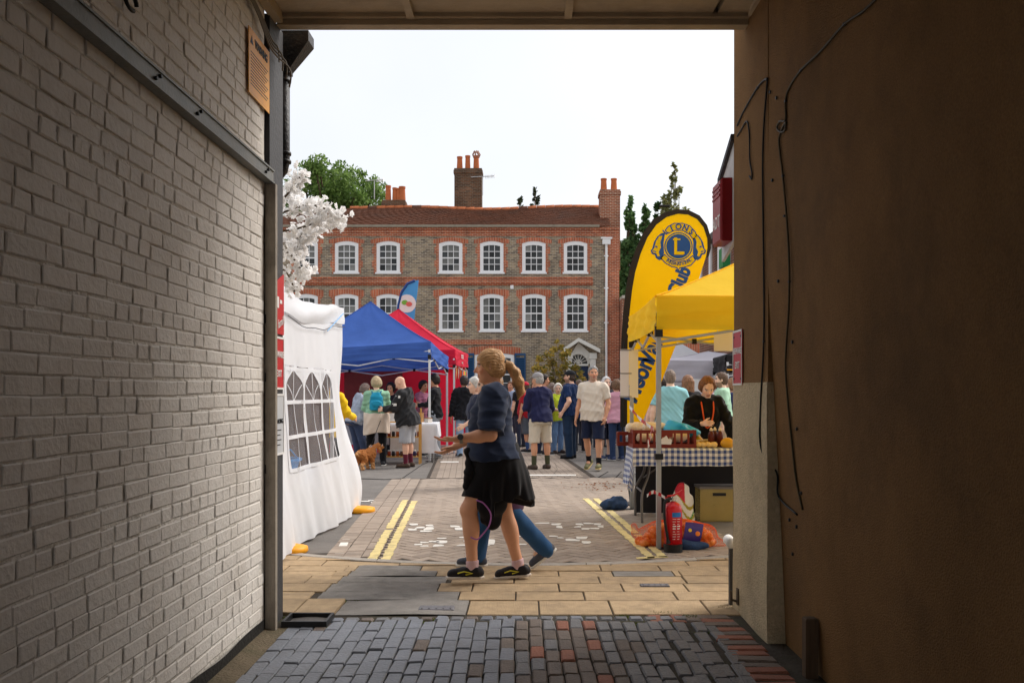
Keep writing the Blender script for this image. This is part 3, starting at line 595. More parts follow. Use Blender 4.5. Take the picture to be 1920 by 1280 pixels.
# loose cables where wall and ceiling meet
m_wire = mat('grey_wire', srgb(120, 112, 100), .6, .1)
lc = thing('loose_wires', 'bundle of grey loose wires at the ceiling corner above the orange sign', 'wires', (-1.46, 5.2, 3.45))
for k in range(4):
    mb = MB(); mb.tube(smoothpath([(.01, -3.2, .05 - .01 * k), (.012, -.9, .03 - .012 * k), (.015, -.25, -.0 - .01 * k), (.03, .05, -.10 - .02 * k), (.05 + .015 * k, .12 + .03 * k, -.13 - .03 * k), (.02 + .02 * k, .26, -.16 - .05 * k)]), .005, 6); mb.build('wire', m_wire, lc, smooth=True)
cb = thing('round_ceiling_bracket', 'dark round cable loop high on the white brick wall', 'cable', (XL + .02, 3.42, 2.79))
mb = MB(); mb.tube([(.01, .05 * math.cos(t_ * .4), .03 * math.sin(t_ * .4)) for t_ in range(14)], .008, 6); mb.build('loop', m_cable, cb, smooth=True)
# ---- the buildings the passage runs through (street fronts, mostly out of frame)
m_fr = mat('street_front_render', srgb(226, 220, 208), .9, .06, 2, .3, 60)  # front kept low and pale to give the street more light
fl = thing('street_front_building', 'rendered street front building pierced by the passage', 'building', (0, 0, 0))
for n_, b_ in (('wall', (-14, -1.835, -2.2, 5.62, 0, 4.6)), ('wall', (1.92, 14, -2.2, 5.86, 0, 4.6)), ('wall', (-1.83, 1.915, -2.2, 5.55, 3.72, 4.6))):
    mb = MB(); mb.box(*b_); mb.build(n_, m_fr, fl)
# floor drain at the foot of the post
m_gul = mat('black_plastic', (0.015, 0.015, 0.016), .45, .15, 20, .2, 60)
gu = thing('drain_gully', 'black plastic drain gully with sunken grate beside the white post', 'drain', (-1.27, 5.46, .012))
for b_ in ((-.13, .13, -.11, -.095, 0, .035), (-.13, .13, .095, .11, 0, .035), (-.13, -.115, -.094, .094, 0, .035), (.115, .13, -.094, .094, 0, .035)):
    mb = MB(); mb.box(*b_); mb.build('rim', m_gul, gu)
mb = MB(); mb.grid(lambda u, v: (-.113 + .226 * u, -.092 + .184 * v, .006 + .014 * math.sin(u * 3.1) * (1 - v * .4)), 8, 6); mb.build('grate', mat('grey_grate', srgb(84, 80, 76), .5, .2, 15, .4, 50), gu, smooth=True)
# ================================================================== THE BRICK HOUSE ACROSS THE SQUARE
DH = 42.0
def hx(px): return (px - CX) * DH / F
def hz(py): return EYE - (py - CY) * DH / F
m_gbrick = brickmat('grey_brown_brick', srgb(164, 144, 116), srgb(104, 92, 80), srgb(186, 176, 160), ms=.010)
m_rbrick = brickmat('red_dressing_brick', srgb(190, 100, 64), srgb(156, 78, 52), srgb(198, 174, 150), bw=.225, bh=.075, ms=.009)
m_arch = brickmat('red_arch_brick', srgb(196, 100, 64), srgb(164, 80, 52), srgb(196, 170, 146), bw=.075, bh=.60, ms=.010, offset=0)
m_rwall = brickmat('orange_red_brick', srgb(166, 92, 60), srgb(130, 72, 52), srgb(190, 168, 146), ms=.011)
m_stack = brickmat('sooty_stack_brick', srgb(120, 84, 60), srgb(84, 64, 50), srgb(120, 110, 96), ms=.010)
m_sash = mat('white_sash_paint', srgb(240, 240, 240), .45, .03, 4)
m_stone = mat('pale_stone', srgb(190, 184, 170), .85, .12, 4, .3, 40)
def glassmat(name, c, v):
    m = mat(name, c, 0.08, .25, 3.0, spec=.3, rand=v); return m
m_glass = glassmat('window_glass', (0.035, 0.038, 0.04), .8); m_glassw = glassmat('curtained_glass', (0.17, 0.17, 0.16), .5)
house = thing('brick_house', 'long grey brick house with red brick dressings and white sash windows', 'house', (0, DH, 0))
XA, XB = -13.2, hx(1161); ZE = hz(431)
wcs = [574, 650, 728, 845, 922, 1001, 1079]
wr_ = [(hz(513), hz(452)), (hz(622), hz(551))]
ops = []     # openings x0,x1,z0,z1
WW = 1.06
for (z0, z1) in wr_:
    for c in wcs: ops.append((hx(c) - WW / 2, hx(c) + WW / 2, z0, z1))
gf = (hx(890), hx(964), hz(740), hz(662)); ops.append(gf)
door = (hx(1064), hx(1103), 0.0, hz(663)); ops.append(door)
gf2 = (hx(760), hx(820), hz(740), hz(662)); ops.append(gf2)
zs_ = sorted(set([0.0, ZE] + [o[2] for o in ops] + [o[3] for o in ops])); mb = MB()
for i in range(len(zs_) - 1):
    za, zb = zs_[i], zs_[i + 1]
    if zb - za < 1e-4: continue
    cuts = sorted([(o[0], o[1]) for o in ops if o[2] < (za + zb) / 2 < o[3]]); x = XA
    for (c0, c1) in cuts + [(XB, XB)]:
        if c0 - x > .01: mb.box(x, c0, 0, .3, za, zb)
        x = c1
mb.build('wall', m_gbrick, house)
mb = MB(); mb.box(XA, XB, .3, .32, 0, .01); mb.box(XA, XA + .3, .3, 7, 0, ZE); mb.box(XB - .3, XB, .3, 7, 0, ZE); mb.box(XA + .3, XB - .3, 6.7, 7, 0, ZE)
for zf in (hz(640), hz(530)): mb.box(XA + .3, XB - .3, .32, 6.7, zf, zf + .15)
mb.build('side_wall', m_gbrick, house)
mb = MB(); mb.box(XA + .3, XB - .3, 2.5, 2.6, 0, ZE - .2); mb.build('inner_partition', mat('dim_room', srgb(120, 114, 104), .9, .2, 1.0), house)
# windows
def make_window(W_, H_, rise=.11, cols=3, rows_=4):
    me = {}
    n = 8; arc = [(-W_ / 2 + W_ * k / n, H_ - rise + rise * (1 - (2 * k / n - 1) ** 2)) for k in range(n + 1)]
    bx, bb, bt = .155, .14, .16
    gw, z0, z1 = W_ - 2 * bx, bb, H_ - bt - .02
    outer = [(-W_ / 2, 0)] + [(W_ / 2, 0)] + [(x, z) for (x, z) in reversed(arc)]
    iarc = [(-gw / 2 + gw * k / n, z1 - .05 + .05 * (1 - (2 * k / n - 1) ** 2)) for k in range(n + 1)]
    inner = [(-gw / 2, z0), (gw / 2, z0)] + list(reversed(iarc))
    f = MB(); N = len(outer); vs = []
    for (y) in (-.03, .06): vs += [(x, y, z) for (x, z) in outer] + [(x, y, z) for (x, z) in inner]
    fs_ = []
    for i in range(N):
        j = (i + 1) % N; fs_ += [(i, j, N + j, N + i), (2 * N + i, 3 * N + i, 3 * N + j, 2 * N + j), (N + i, N + j, 3 * N + j, 3 * N + i), (i, 2 * N + i, 2 * N + j, j)]
    f.add(vs, fs_); me['frame'] = f.mesh('window', m_sash)
    b = MB(); t = .014
    for c in range(1, cols): xx = -gw / 2 + gw * c / cols; b.box(xx - t, xx + t, .0, .035, z0, z1)
    for r_ in range(1, rows_):
        zz = z0 + (z1 - z0) * r_ / rows_; tt = t * (2.0 if r_ == rows_ // 2 else 1); b.box(-gw / 2, gw / 2, -.004, .034, zz - tt, zz + tt)
    me['bars'] = b.mesh('glazing_bars', m_sash)
    s = MB(); s.box(-W_ / 2 - .05, W_ / 2 + .05, -.10, -.031, -.02, .06); me['sill'] = s.mesh('sill', m_sash)
    pw, ph = gw / cols - 2 * t, (z1 - z0) / rows_ - 2 * t
    p = MB(); p.box(-pw / 2 - .01, pw / 2 + .01, .012, .020, -ph / 2 - .012, ph / 2 + .012); me['pane'] = [p.mesh('pane', m_glass), p.mesh('pane', m_glassw)]
    me['pc'] = [(-gw / 2 + gw * (c + .5) / cols, z0 + (z1 - z0) * (r_ + .5) / rows_) for c in range(cols) for r_ in range(rows_)]
    return me
wt = [make_window(WW, wr_[0][1] - wr_[0][0]), make_window(WW, wr_[1][1] - wr_[1][0])]
def put_window(me, x, z, parent, y=.03):
    w = link('window', me['frame'], parent); w.location = (x, y, z)
    link('glazing_bars', me['bars'], w); link('sill', me['sill'], w); curtained = random.random() < .45  # some windows get more panes with pale curtains
    for (cx_, cz_) in me['pc']:
        p = link('pane', me['pane'][1 if (random.random() < (.55 if curtained else .08)) else 0], w); p.location = (cx_, 0, cz_); p.rotation_euler = (random.uniform(-.02, .02), 0, random.uniform(-.02, .02))
    return w
def arch(x, W_, zspring, rise, th, ext, parent, m_=None):
    n = 10; h = W_ / 2 + ext; lo = [(x - h + 2 * h * k / n, zspring + rise * (1 - ((-h + 2 * h * k / n) / (W_ / 2)) ** 2) if abs(-h + 2 * h * k / n) < W_ / 2 else zspring) for k in range(n + 1)]
    hi = [(xx, zspring + th + rise * 1.0 * (1 - (k / n * 2 - 1) ** 2)) for k, (xx, _) in enumerate(lo)]
    mb = MB(); mb.prism([(a_, -.022, b_) for (a_, b_) in lo] + [(a_, -.022, b_) for (a_, b_) in reversed(hi)], (0, .03, 0)); return mb.build('brick_arch', m_ or m_arch, parent, fixn=True)
def quoin(x0, z0, z1, sgn, parent, w0=.12, w1=.20, step=.30):
    mb = MB(); z = z0; k = 0
    while z < z1 - .01:
        w = w1 if k % 2 else w0; zt2 = min(z + step, z1); mb.box(min(x0, x0 + sgn * w), max(x0, x0 + sgn * w), -.014, .01, z, zt2); z = zt2; k += 1
    return mb.build('brick_dressing', m_rbrick, parent)
for r_, (z0, z1) in enumerate(wr_):
    for c in wcs:
        x = hx(c); put_window(wt[r_], x, z0, house); arch(x, WW, z1 - .11, .11, .27 if r_ else .17, .26, house)
        quoin(x - WW / 2, z0, z1 - .11, -1, house); quoin(x + WW / 2, z0, z1 - .11, 1, house)
# cornice, string courses, plinth
for (za, zb, dy, x1_) in ((hz(437), hz(431), .06, XB), (hz(431), hz(427), .12, XB), (hz(443), hz(437), .03, XB), (hz(523), hz(519), .05, hx(1112)), (hz(532), hz(524), .09, hx(1112)), (hz(535), hz(532), .05, hx(1112)), (hz(646), hz(637), .06, hx(960))):
    mb = MB(); mb.box(XA, x1_, -dy, -.003, za + .002, zb - .002); mb.build('string_course', m_rbrick, house)
quoin(XB, 0, ZE, -1, house, .55, .66, .3)
m_gut = mat('stone_gutter', srgb(150, 142, 126), .8, .2, 5)
mb = MB(); mb.box(XA - .1, XB - .9, -.22, -.10, hz(427), hz(427) + .10); mb.build('gutter', m_gut, house)
# roof: overlapping tile courses, sagging ridge, hip at the far end
m_tile = mat('clay_roof_tiles', srgb(112, 72, 54), .9, .35, 2.2, .6, 14, dirt=(0.075, 0.05, 0.04, .8), dscale=1.1)
m_ridge = mat('orange_ridge_tile', srgb(190, 112, 72), .85, .25, 5)
ZR0 = 10.22; ez = hz(427) + .05
def ridge_z(x): return ZR0 + .05 * math.sin(x * .9) + .07 * ((x - hx(880)) / 6) ** 2
mb = MB(); nr = 30; nx = 60; RXA, RXB = hx(640) - .2, hx(1126) + .45
for r_ in range(nr):
    t0, t1 = r_ / nr, (r_ + 1.25) / nr
    for k in range(nx):
        def pt(s, t, lift):
            xl = XA - .1 + (RXA - XA) * min(t, 1); x = xl + (RXB - xl) * s; return (x, -.2 + 3.4 * t, ez + (ridge_z(x) - ez) * t + lift + .012 * math.sin(x * 7 + r_ * 2.3))
        a0, a1 = k / nx, (k + 1) / nx
        mb.add([pt(a0, t0, .03), pt(a1, t0, .03), pt(a1, t1, .0), pt(a0, t1, .0), pt(a0, t0, .0), pt(a1, t0, .0)], [(0, 1, 2, 3), (4, 5, 1, 0)])
roof = mb.build('roof', m_tile, house)
mb = MB(); mb.add([(XA - .1, -.2, ez), (RXA, 3.2, ridge_z(RXA)), (XA - .1, 7, ez)], [(0, 1, 2)]); mb.add([(RXA, 3.2, ridge_z(RXA)), (RXB, 3.2, ridge_z(RXB)), (XB, 7, ez), (XA - .1, 7, ez)], [(0, 1, 2, 3)]); mb.build('rear_slope', m_tile, roof)
x = RXA; ri_ = MB()
while x < RXB:
    mb = MB(); mb.tube([(x, 3.22, ridge_z(x) + .01), (x + .42, 3.22, ridge_z(x + .42) + .015)], [.115, .125], 8); mb.build('ridge_tile', m_ridge if random.random() < .8 else m_tile, roof, smooth=True); x += .43
mb = MB(); mb.box(hx(903), hx(922), -.06, .02, 0, .22, mtx=Matrix.Translation((0, 1.0, ez + .38)) @ Matrix.Rotation(R(-66), 4, 'X')); mb.build('roof_vent', m_board, roof)
# chimneys
m_pot = mat('terracotta_pot', srgb(190, 108, 66), .85, .18, 6)
def stack(px0, px1, pyt, dY, zb, pots, m_, capm=None, dep=.8, kid=None):
    d = DH + dY; s = d / F; x0, x1, zt = (px0 - CX) * s, (px1 - CX) * s, EYE - (pyt - CY) * s; mb = MB()
    mb.box(x0, x1, dY - dep / 2, dY + dep / 2, zb, zt - .25); mb.box(x0 - .04, x1 + .04, dY - dep / 2 - .04, dY + dep / 2 + .04, zt - .248, zt - .09); mb.box(x0 - .01, x1 + .01, dY - dep / 2 - .01, dY + dep / 2 + .01, zt - .088, zt)
    c = mb.build('chimney', m_, roof)
    for (pc, pt_, w) in pots:
        h = (pyt - pt_) * s; r0 = w * s / 2; b = MB(); b.lathe([(0, 0), (r0 * 1.12, 0), (r0 * 1.02, .05), (r0 * .86, h * .85), (r0 * .98, h * .88), (r0 * .98, h), (r0 * .7, h), (r0 * .66, h - .1), (0, h - .1)], 14, ((pc - CX) * s, dY, zt - .005)); b.build('chimney_pot', m_pot, c, smooth=False)
    return c, zt, s
stack(719, 761, 378, 3.6, 9.6, [(728, 348, 11), (740, 352, 9), (747, 353, 9), (754, 350, 13)], m_stack)
c2, zt2, s2_ = stack(853, 904, 319, 4.2, 9.4, [(862, 294, 11), (877, 292, 10), (893, 292, 11)], m_stack)
b = MB()
for k in range(7): a_ = k * .9; b.tube([((893 - CX) * s2_ + .12 * math.cos(a_), 4.2 + .12 * math.sin(a_), zt2 + .6), ((893 - CX) * s2_ + .19 * math.cos(a_), 4.2 + .19 * math.sin(a_), zt2 + .75), ((893 - CX) * s2_ + .10 * math.cos(a_ + .5), 4.2 + .1 * math.sin(a_ + .5), zt2 + .93)], .035, 5)
b.build('pot_crown', mat('old_cowl', srgb(170, 130, 112), .9, .2, 9), c2)
stack(1124, 1161, 359, 1.6, 7.0, [(1132, 335, 12), (1151, 335, 12)], m_rwall, dep=.9)
m_al = mat('aluminium', srgb(190, 190, 190), .4, .1, 9, metal=.6)
for (px, py, w, dY) in ((905, 332, 44, 3.7), (702, 339, 34, 3.6)):
    s = (DH + dY) / F; p = Vector(((px - CX) * s, dY, EYE - (py - CY) * s)); b = MB(); b.tube([p + Vector((-w * s / 2, 0, 0)), p + Vector((w * s / 2, 0, .05))], .022, 5)
    for k in range(7): q = p + Vector((w * s * (.5 - .06 * k), 0, .05 - .006 * k)); b.tube([q + Vector((0, -.15, -.12)), q + Vector((0, .15, .12))], .013, 4)
    b.tube([p + Vector((.0, 0, 0)), p + Vector((0, 0, -.9))], .022, 5); b.build('aerial', m_al, roof)
# downpipe, alarm, ground-floor windows with shutters, doorcase
b = MB(); b.box(hx(1129), hx(1144), -.22, -.015, hz(459), hz(449)); b.box(hx(1126), hx(1147), -.25, -.016, hz(449) + .002, hz(446)); b.tube([(hx(1136.5), -.10, hz(459)), (hx(1136.5), -.10, 0)], .055, 10)
for py in (480, 540, 605): b.box(hx(1136.5) - .10, hx(1136.5) + .10, -.08, -.015, hz(py) - .03, hz(py) + .03)
b.build('downpipe', m_sash, house)
b = MB(); b.box(hx(957), hx(963), -.10, -.015, hz(542), hz(535)); b.build('alarm_box', m_sash, house)
wg = make_window(gf[1] - gf[0], gf[3] - gf[2], .08, 4, 4)
m_shut = mat('blue_shutter', srgb(44, 80, 120), .6, .08, 5)
for gx in (gf, gf2):
    xm = (gx[0] + gx[1]) / 2; put_window(wg, xm, gx[2], house); arch(xm, gx[1] - gx[0], gx[3] - .08, .10, .32, .3, house)
    for sg in (-1, 1):
        x0 = gx[0] - .52 if sg < 0 else gx[1] + .02; b = MB(); H0 = gx[3] - gx[2]
        b.box(x0, x0 + .06, -.07, -.02, gx[2], gx[3]); b.box(x0 + .44, x0 + .5, -.07, -.02, gx[2], gx[3]); b.box(x0 + .06, x0 + .44, -.069, -.021, gx[3] - .1, gx[3] - .002); b.box(x0 + .06, x0 + .44, -.069, -.021, gx[2] + .002, gx[2] + .1)
        sh = b.build('shutter', m_shut, house); n = int((H0 - .2) / .105)
        for k in range(n): 
            b = MB(); b.box(x0 + .061, x0 + .439, -.012, .012, -.055, .055, mtx=Matrix.Translation((0, -.045, gx[2] + .15 + k * .105)) @ Matrix.Rotation(R(28), 4, 'X')); b.build('slat', m_shut, sh)
dx0, dx1, dxc = hx(1058), hx(1120), hx(1084); zp = hz(661)
m_dcase = mat('doorcase_paint', srgb(226, 224, 216), .55, .05, 5)
b = MB()
for (xa, xb) in ((dx0 + .08, dx0 + .34), (dx1 - .34, dx1 - .08)):
    b.box(xa, xb, -.16, -.016, 0, zp - .28); b.box(xa - .04, xb + .04, -.20, -.016, zp - .278, zp - .02)
dc = b.build('doorcase', m_dcase, house); zpk = hz(639)
for (xa, za, xb, zb) in ((dx0 - .1, zp - .02, dxc, zpk - .05), (dxc, zpk - .05, dx1 + .1, zp - .02)):
    b = MB(); b.prism([(xa, -.42, za), (xb, -.42, zb), (xb, -.42, zb + .17), (xa, -.42, za + .17)], (0, .40, 0)); b.build('pediment_rake', m_dcase, dc, fixn=True)
n = 14; rF = (door[1] - door[0]) / 2; zc = hz(682); pts = [(dxc + rF * math.cos(math.pi * k / n), -.03, zc + rF * 1.0 * math.sin(math.pi * k / n)) for k in range(n + 1)]
tymp = [(dx0 + .34, -.03, zc)] + [(p[0], -.03, p[2]) for p in reversed(pts)] + [(dx1 - .34, -.03, zc), (dx1 - .34, -.03, zp - .02), (dxc, -.03, zpk - .06), (dx0 + .34, -.03, zp - .02)]
b = MB(); b.prism(tymp, (0, .02, 0)); b.build('tympanum', m_dcase, dc, fixn=True)
b = MB(); b.prism([(p[0], .05, p[2]) for p in pts], (0, .02, 0)); b.build('fanlight_glass', m_glass, dc, fixn=True)
b = MB()
for k in range(1, 8): a_ = math.pi * k / 8; b.tube([(dxc, .03, zc + .03), (dxc + rF * math.cos(a_), .03, zc + rF * math.sin(a_))], .016, 5)
b.tube([(dxc + .17 * math.cos(math.pi * k / 8), .03, zc + .17 * math.sin(math.pi * k / 8)) for k in range(9)], .02, 5); b.tube([(p[0], .0, p[2]) for p in pts], .05, 6); b.box(dxc - rF, dxc + rF, -.02, .05, zc - .09, zc - .001); b.build('fanlight_bars', m_dcase, dc)
m_door = mat('dark_blue_door', srgb(26, 46, 78), .4, .05, 5)
b = MB(); b.box(dxc - rF + .02, dxc + rF - .02, .04, .09, .05, zc - .092)
for ix in (-1, 1):
    for iz in range(3): b.box(dxc + ix * .24 - .15, dxc + ix * .24 + .15, .015, .039, .2 + iz * .68, .75 + iz * .68)
do = b.build('door', m_door, house)
b = MB(); b.lathe([(0, 0), (.04, 0), (.045, .03), (.02, .06), (0, .06)], 10, mtx=Matrix.Translation((dxc - .35, .02, 1.1)) @ Matrix.Rotation(R(90), 4, 'X')); b.build('door_knob', mat('brass', srgb(200, 170, 90), .3, .05, metal=.9), do)
# ---- lower annexe to the right and the side-street building
an = thing('brick_annexe', 'low red brick annexe with wide arched white window right of the grey house', 'building', (0, 41.0, 0))
def ax(px): return (px - CX) * 41.0 / F
def az(py): return EYE - (py - CY) * 41.0 / F
axo = (ax(1240), ax(1325), 0, az(655)); b = MB(); zt3 = az(560)
b.box(XB + .02, axo[0], 0, 5, 0, zt3); b.box(axo[1], 9.2, 0, 5, 0, zt3); b.box(axo[0], axo[1], 0, 5, axo[3], zt3); b.build('wall', m_rwall, an)
arch((axo[0] + axo[1]) / 2, axo[1] - axo[0], axo[3] - .35, .35, .42, .25, an)
n = 12; xm = (axo[0] + axo[1]) / 2; hw = (axo[1] - axo[0]) / 2
aa = [(xm - hw + 2 * hw * k / n, axo[3] - .4 + .36 * (1 - (2 * k / n - 1) ** 2)) for k in range(n + 1)]
b = MB(); b.prism([(x, -.05, z) for (x, z) in aa] + [(x * .92 + xm * .08, -.05, z - .22) for (x, z) in reversed(aa)], (0, .12, 0)); fr_ = b.build('arched_frame', m_sash, an, fixn=True)
b = MB(); b.box(axo[0], axo[1], .2, .25, 0, axo[3]); b.build('glass', m_glass, an)
b = MB(); b.tube([(ax(1170), -.1, az(642)), (ax(1176), -.1, az(648)), (ax(1176), -.1, az(660)), (ax(1172), -.1, az(666)), (ax(1172), -.1, 0)], .06, 8); b.box(ax(1166), ax(1180), -.2, -.02, az(643), az(640)); b.build('downpipe', m_sash, an)
b = MB(); b.box(XB + .02, 9.3, -.15, 5.1, zt3, zt3 + .14); b.build('coping', m_stone, an)
for px in (1272, 1317): 
    b = MB(); b.tube([(ax(px), -.08, zt3), (ax(px), -.08, az(650))], .035, 6); b.build('waste_pipe', m_sash, an)
sb = thing('side_street_building', 'two storey dark red brick building with white pipes along the side of the square', 'building', (5.6, 0, 0))
m_dbrick = brickmat('dark_red_brick', srgb(134, 78, 58), srgb(104, 64, 52), srgb(150, 132, 116), axes='YZ', ms=.011)
b = MB(); b.box(0, 6, 21, 30, 0, 5.75); b.build('wall', m_dbrick, sb)
b = MB(); b.box(-.25, 6.1, 20.8, 30.1, 5.75, 5.95); b.build('parapet', mat('dark_coping', srgb(96, 88, 84), .8, .2, 5), sb)
b = MB(); b.box(-.30, -.01, 21, 30, 4.15, 4.4); b.build('ledge', m_stone, sb)
for (y, r_) in ((28.9, .05), (27.4, .06), (25.9, .11), (24.9, .05)):
    b = MB(); b.tube([(-.16, y, 5.7), (-.16, y, 4.45)], r_, 8); b.build('white_pipe', m_sash, sb)
for y in (22.5, 24.2): 
    b = MB(); b.box(-.04, -.002, y - .5, y + .5, 4.6, 5.5); b.build('window', m_glass, sb)
b = MB(); b.box(-.5, -.31, 24.1, 24.6, 4.6, 5.1); b.build('green_sign_box', mat('green_sign', srgb(40, 130, 70), .5, .1), sb)
# ================================================================== TREES
def set_col(me, cols):
    ca = me.color_attributes.new('col', 'FLOAT_COLOR', 'POINT'); arr = np.ones((len(me.vertices), 4), np.float32); arr[:, :3] = cols; ca.data.foreach_set('color', arr.ravel())
m_leaf = mat('leaf', (0, 0, 0), .6, .22, .7, attr='col', spec=.25, transl=.45); m_bark = mat('bark', srgb(88, 74, 58), .95, .25, 6, .5, 30)
def leaves(centers, n_each, size, c_lo, c_hi, up=.3, aspect=1.7, seed=1):
    r = np.random.default_rng(seed); V = []; C = []
    for (c, rad) in centers:
        n = int(n_each * (rad[0] * rad[1] * rad[2]) ** .5); d = r.normal(size=(n, 3)); d /= np.linalg.norm(d, axis=1)[:, None]; d *= (r.random((n, 1)) ** .45); P = np.array(c) + d * np.array(rad)
        t = r.normal(size=(n, 3)); t[:, 2] += up; t /= np.linalg.norm(t, axis=1)[:, None]; q = np.cross(t, r.normal(size=(n, 3))); q /= np.linalg.norm(q, axis=1)[:, None]
        s = size * r.uniform(.6, 1.3, (n, 1)); A = P - t * s * .5 * aspect; B = P + t * s * .5 * aspect; L = P + q * s * .4; R_ = P - q * s * .4
        V.append(np.stack([A, L, B, R_], 1).reshape(-1, 3)); k = r.random((n, 1)); col = np.array(c_lo) * (1 - k) + np.array(c_hi) * k; C.append(np.repeat(col, 4, 0))
    V = np.concatenate(V); C = np.concatenate(C); me = bpy.data.meshes.new('crown'); me.from_pydata(V.tolist(), [], np.arange(len(V)).reshape(-1, 4).tolist()); set_col(me, C); me.materials.append(m_leaf); return me
def tree(name, label, base, clumps, trunk_top, n_each, size, c_lo, c_hi, seed, tr=.25, group=None, cat='tree', lm=None):
    t = thing(name, label, cat, base, 0, group); r = random.Random(seed); b = MB(); b.tube(smoothpath([(0, 0, -.05), (.05, .05, trunk_top * .5), (0, 0, trunk_top)]), [tr * (1 - .5 * i / 12) for i in range(13)], 9); b.build('trunk', m_bark, t, smooth=True)
    b = MB()
    for i, (c, rad) in enumerate(clumps):
        if i % 2 == 0: m_ = Vector((c[0] * .5 + r.uniform(-.2, .2), c[1] * .5, trunk_top * .8 + (c[2] - trunk_top * .8) * .45)); b.tube(smoothpath([(0, 0, trunk_top * .75), m_, c], 4), [tr * .45 * (1 - .85 * k / 8) for k in range(9)], 5)
    b.build('limbs', m_bark, t, smooth=True); link('crown', leaves(clumps, n_each, size, c_lo, c_hi, seed=seed), t); return t
def clump_blob(n, R3, c, rmin, rmax, seed, pw=.5):
    r = np.random.default_rng(seed); out = []
    for _ in range(n):
        d = r.normal(size=3); d /= np.linalg.norm(d); d *= r.random() ** pw; k = r.uniform(rmin, rmax); out.append((tuple(np.array(c) + d * np.array(R3)), (k, k, k * .8)))
    return out
d = 62.0; s = d / F
tree('broadleaf_tree', 'large bushy green tree rising behind the grey house roof', ((620 - CX) * s, d, 0), clump_blob(120, (3.5, 3.0, 3.3), (.2, 0, 13.8), .35, .95, 3, .38), 11, 330, .17, (0.08, 0.15, 0.03), (0.27, 0.40, 0.11), 5, .45)
d = 55.0; s = d / F
def conifer(px, ptop, pbot, wpx, seed, n, lab, lo, hi, sz=.2):
    zt = EYE - (ptop - CY) * s; zb = EYE - (pbot - CY) * s; hw = wpx * s / 2; r = np.random.default_rng(seed); cl = []
    for k in range(n):
        f = (k + .5) / n; z = zb + (zt - zb) * f; rr = hw * (1 - f ** 2.2) + .06; a_ = r.uniform(0, 6.28); q = rr * r.uniform(.3, 1.0); k_ = max(.12, rr * r.uniform(.25, .42)); cl.append(((q * math.cos(a_), q * math.sin(a_), z + r.uniform(-.3, .3)), (k_, k_, k_ * r.uniform(1.0, 2.0))))
    tree('conifer_tree', lab, ((px - CX) * s, d, 0), cl, zb * .95, 420, sz, lo, hi, seed, .2, 'trees behind the house')
dk, lt_ = (0.045, 0.11, 0.035), (0.17, 0.29, 0.10)
conifer(1180, 376, 640, 62, 11, 130, 'dense dark green conifer tree beside the tall brick chimney', dk, lt_)
conifer(1210, 392, 640, 64, 12, 130, 'dark green conifer tree between the chimney conifer and the sparse tree', dk, lt_)
conifer(1264, 308, 600, 100, 13, 60, 'sparse tall olive tree standing behind the yellow feather flag', (0.12, 0.15, 0.05), (0.32, 0.30, 0.12), .15)
conifer(1232, 380, 620, 50, 14, 50, 'mid green conifer tree half hidden behind the yellow feather flag', dk, (0.06, .11, .03))
conifer(976, 360, 420, 16, 15, 8, 'thin leafy tree top peeping above the roof ridge, with gaps', (0.03, .04, .015), (.07, .09, .04), .14)
conifer(1003, 355, 420, 15, 16, 12, 'slim pointed tree top peeping above the roof ridge', (0.03, .04, .015), (.07, .09, .04), .14)
# climbing shrub with yellowing leaves by the door
d = 40.5; s = d / F; cl = []
for (px, py, w) in ((1040, 655, 14), (1052, 650, 12), (1030, 665, 20), (1055, 668, 18), (1066, 660, 12), (1012, 672, 16), (1035, 680, 22), (1060, 685, 22), (1078, 690, 16), (1020, 695, 24), (1045, 700, 24), (1070, 708, 22), (1030, 715, 24), (1090, 712, 16), (1053, 720, 26), (1045, 640, 8), (1088, 700, 12), (1005, 690, 16)):
    cl.append((((px - 1045) * s, random.uniform(-.3, .3), EYE - (py - CY) * s), (w * s * .55, .35, w * s * .5)))
tree('yellowing_shrub', 'tall shrub with yellow and green autumn leaves beside the house door', ((1045 - CX) * s, d, 0), cl, 1.6, 420, .12, (0.16, 0.18, 0.04), (0.60, 0.40, 0.09), 21, .06, None, 'shrub')
# ================================================================== white artificial blossom on the street corner
m_pet = mat('white_silk_petal', srgb(250, 249, 248), .7, .03, 9, transl=.5)
bt = thing('blossom_tree', 'artificial white blossom tree spilling around the passage corner', 'tree', (-2.35, 6.75, 0))
b = MB(); b.tube(smoothpath([(0, 0, 0), (.05, 0, 1.0), (.1, 0, 1.9)]), [.07 - .002 * k for k in range(13)], 8); b.build('trunk', m_bark, bt, smooth=True)
V = []; r = np.random.default_rng(4); fl_ = []
br = MB()
def bw(px, py, d=6.8): return W(px, py, d) - Vector((-2.35, 6.75, 0))
spr = [[(430, 420), (520, 380), (552, 345), (562, 332)], [(430, 440), (540, 395), (590, 385), (640, 408)], [(430, 450), (550, 430), (600, 415), (632, 412)], [(430, 470), (530, 470), (560, 500), (575, 515)], [(430, 480), (520, 500), (545, 525), (552, 548)], [(420, 430), (540, 450), (575, 430), (610, 420)], [(430, 460), (545, 480), (560, 460), (590, 440)], [(430, 420), (540, 370), (560, 385), (600, 388)]]
dens = [1.0, 1.2, 1.0, .8, .7, 1.2, 1.0, 1.1]
for si, sp_ in enumerate(spr):
    dd = 6.7 + .08 * si; pts = smoothpath([bw(x, y, dd) for (x, y) in sp_], 8); br.tube([Vector((.1, 0, 1.9))] + pts, .008, 5)
    for p in pts[4:]:
        for _ in range(int(5 * dens[si])): fl_.append(np.array(p) + r.normal(size=3) * np.array((.035, .05, .035)))
br.build('branches', m_bark, bt)
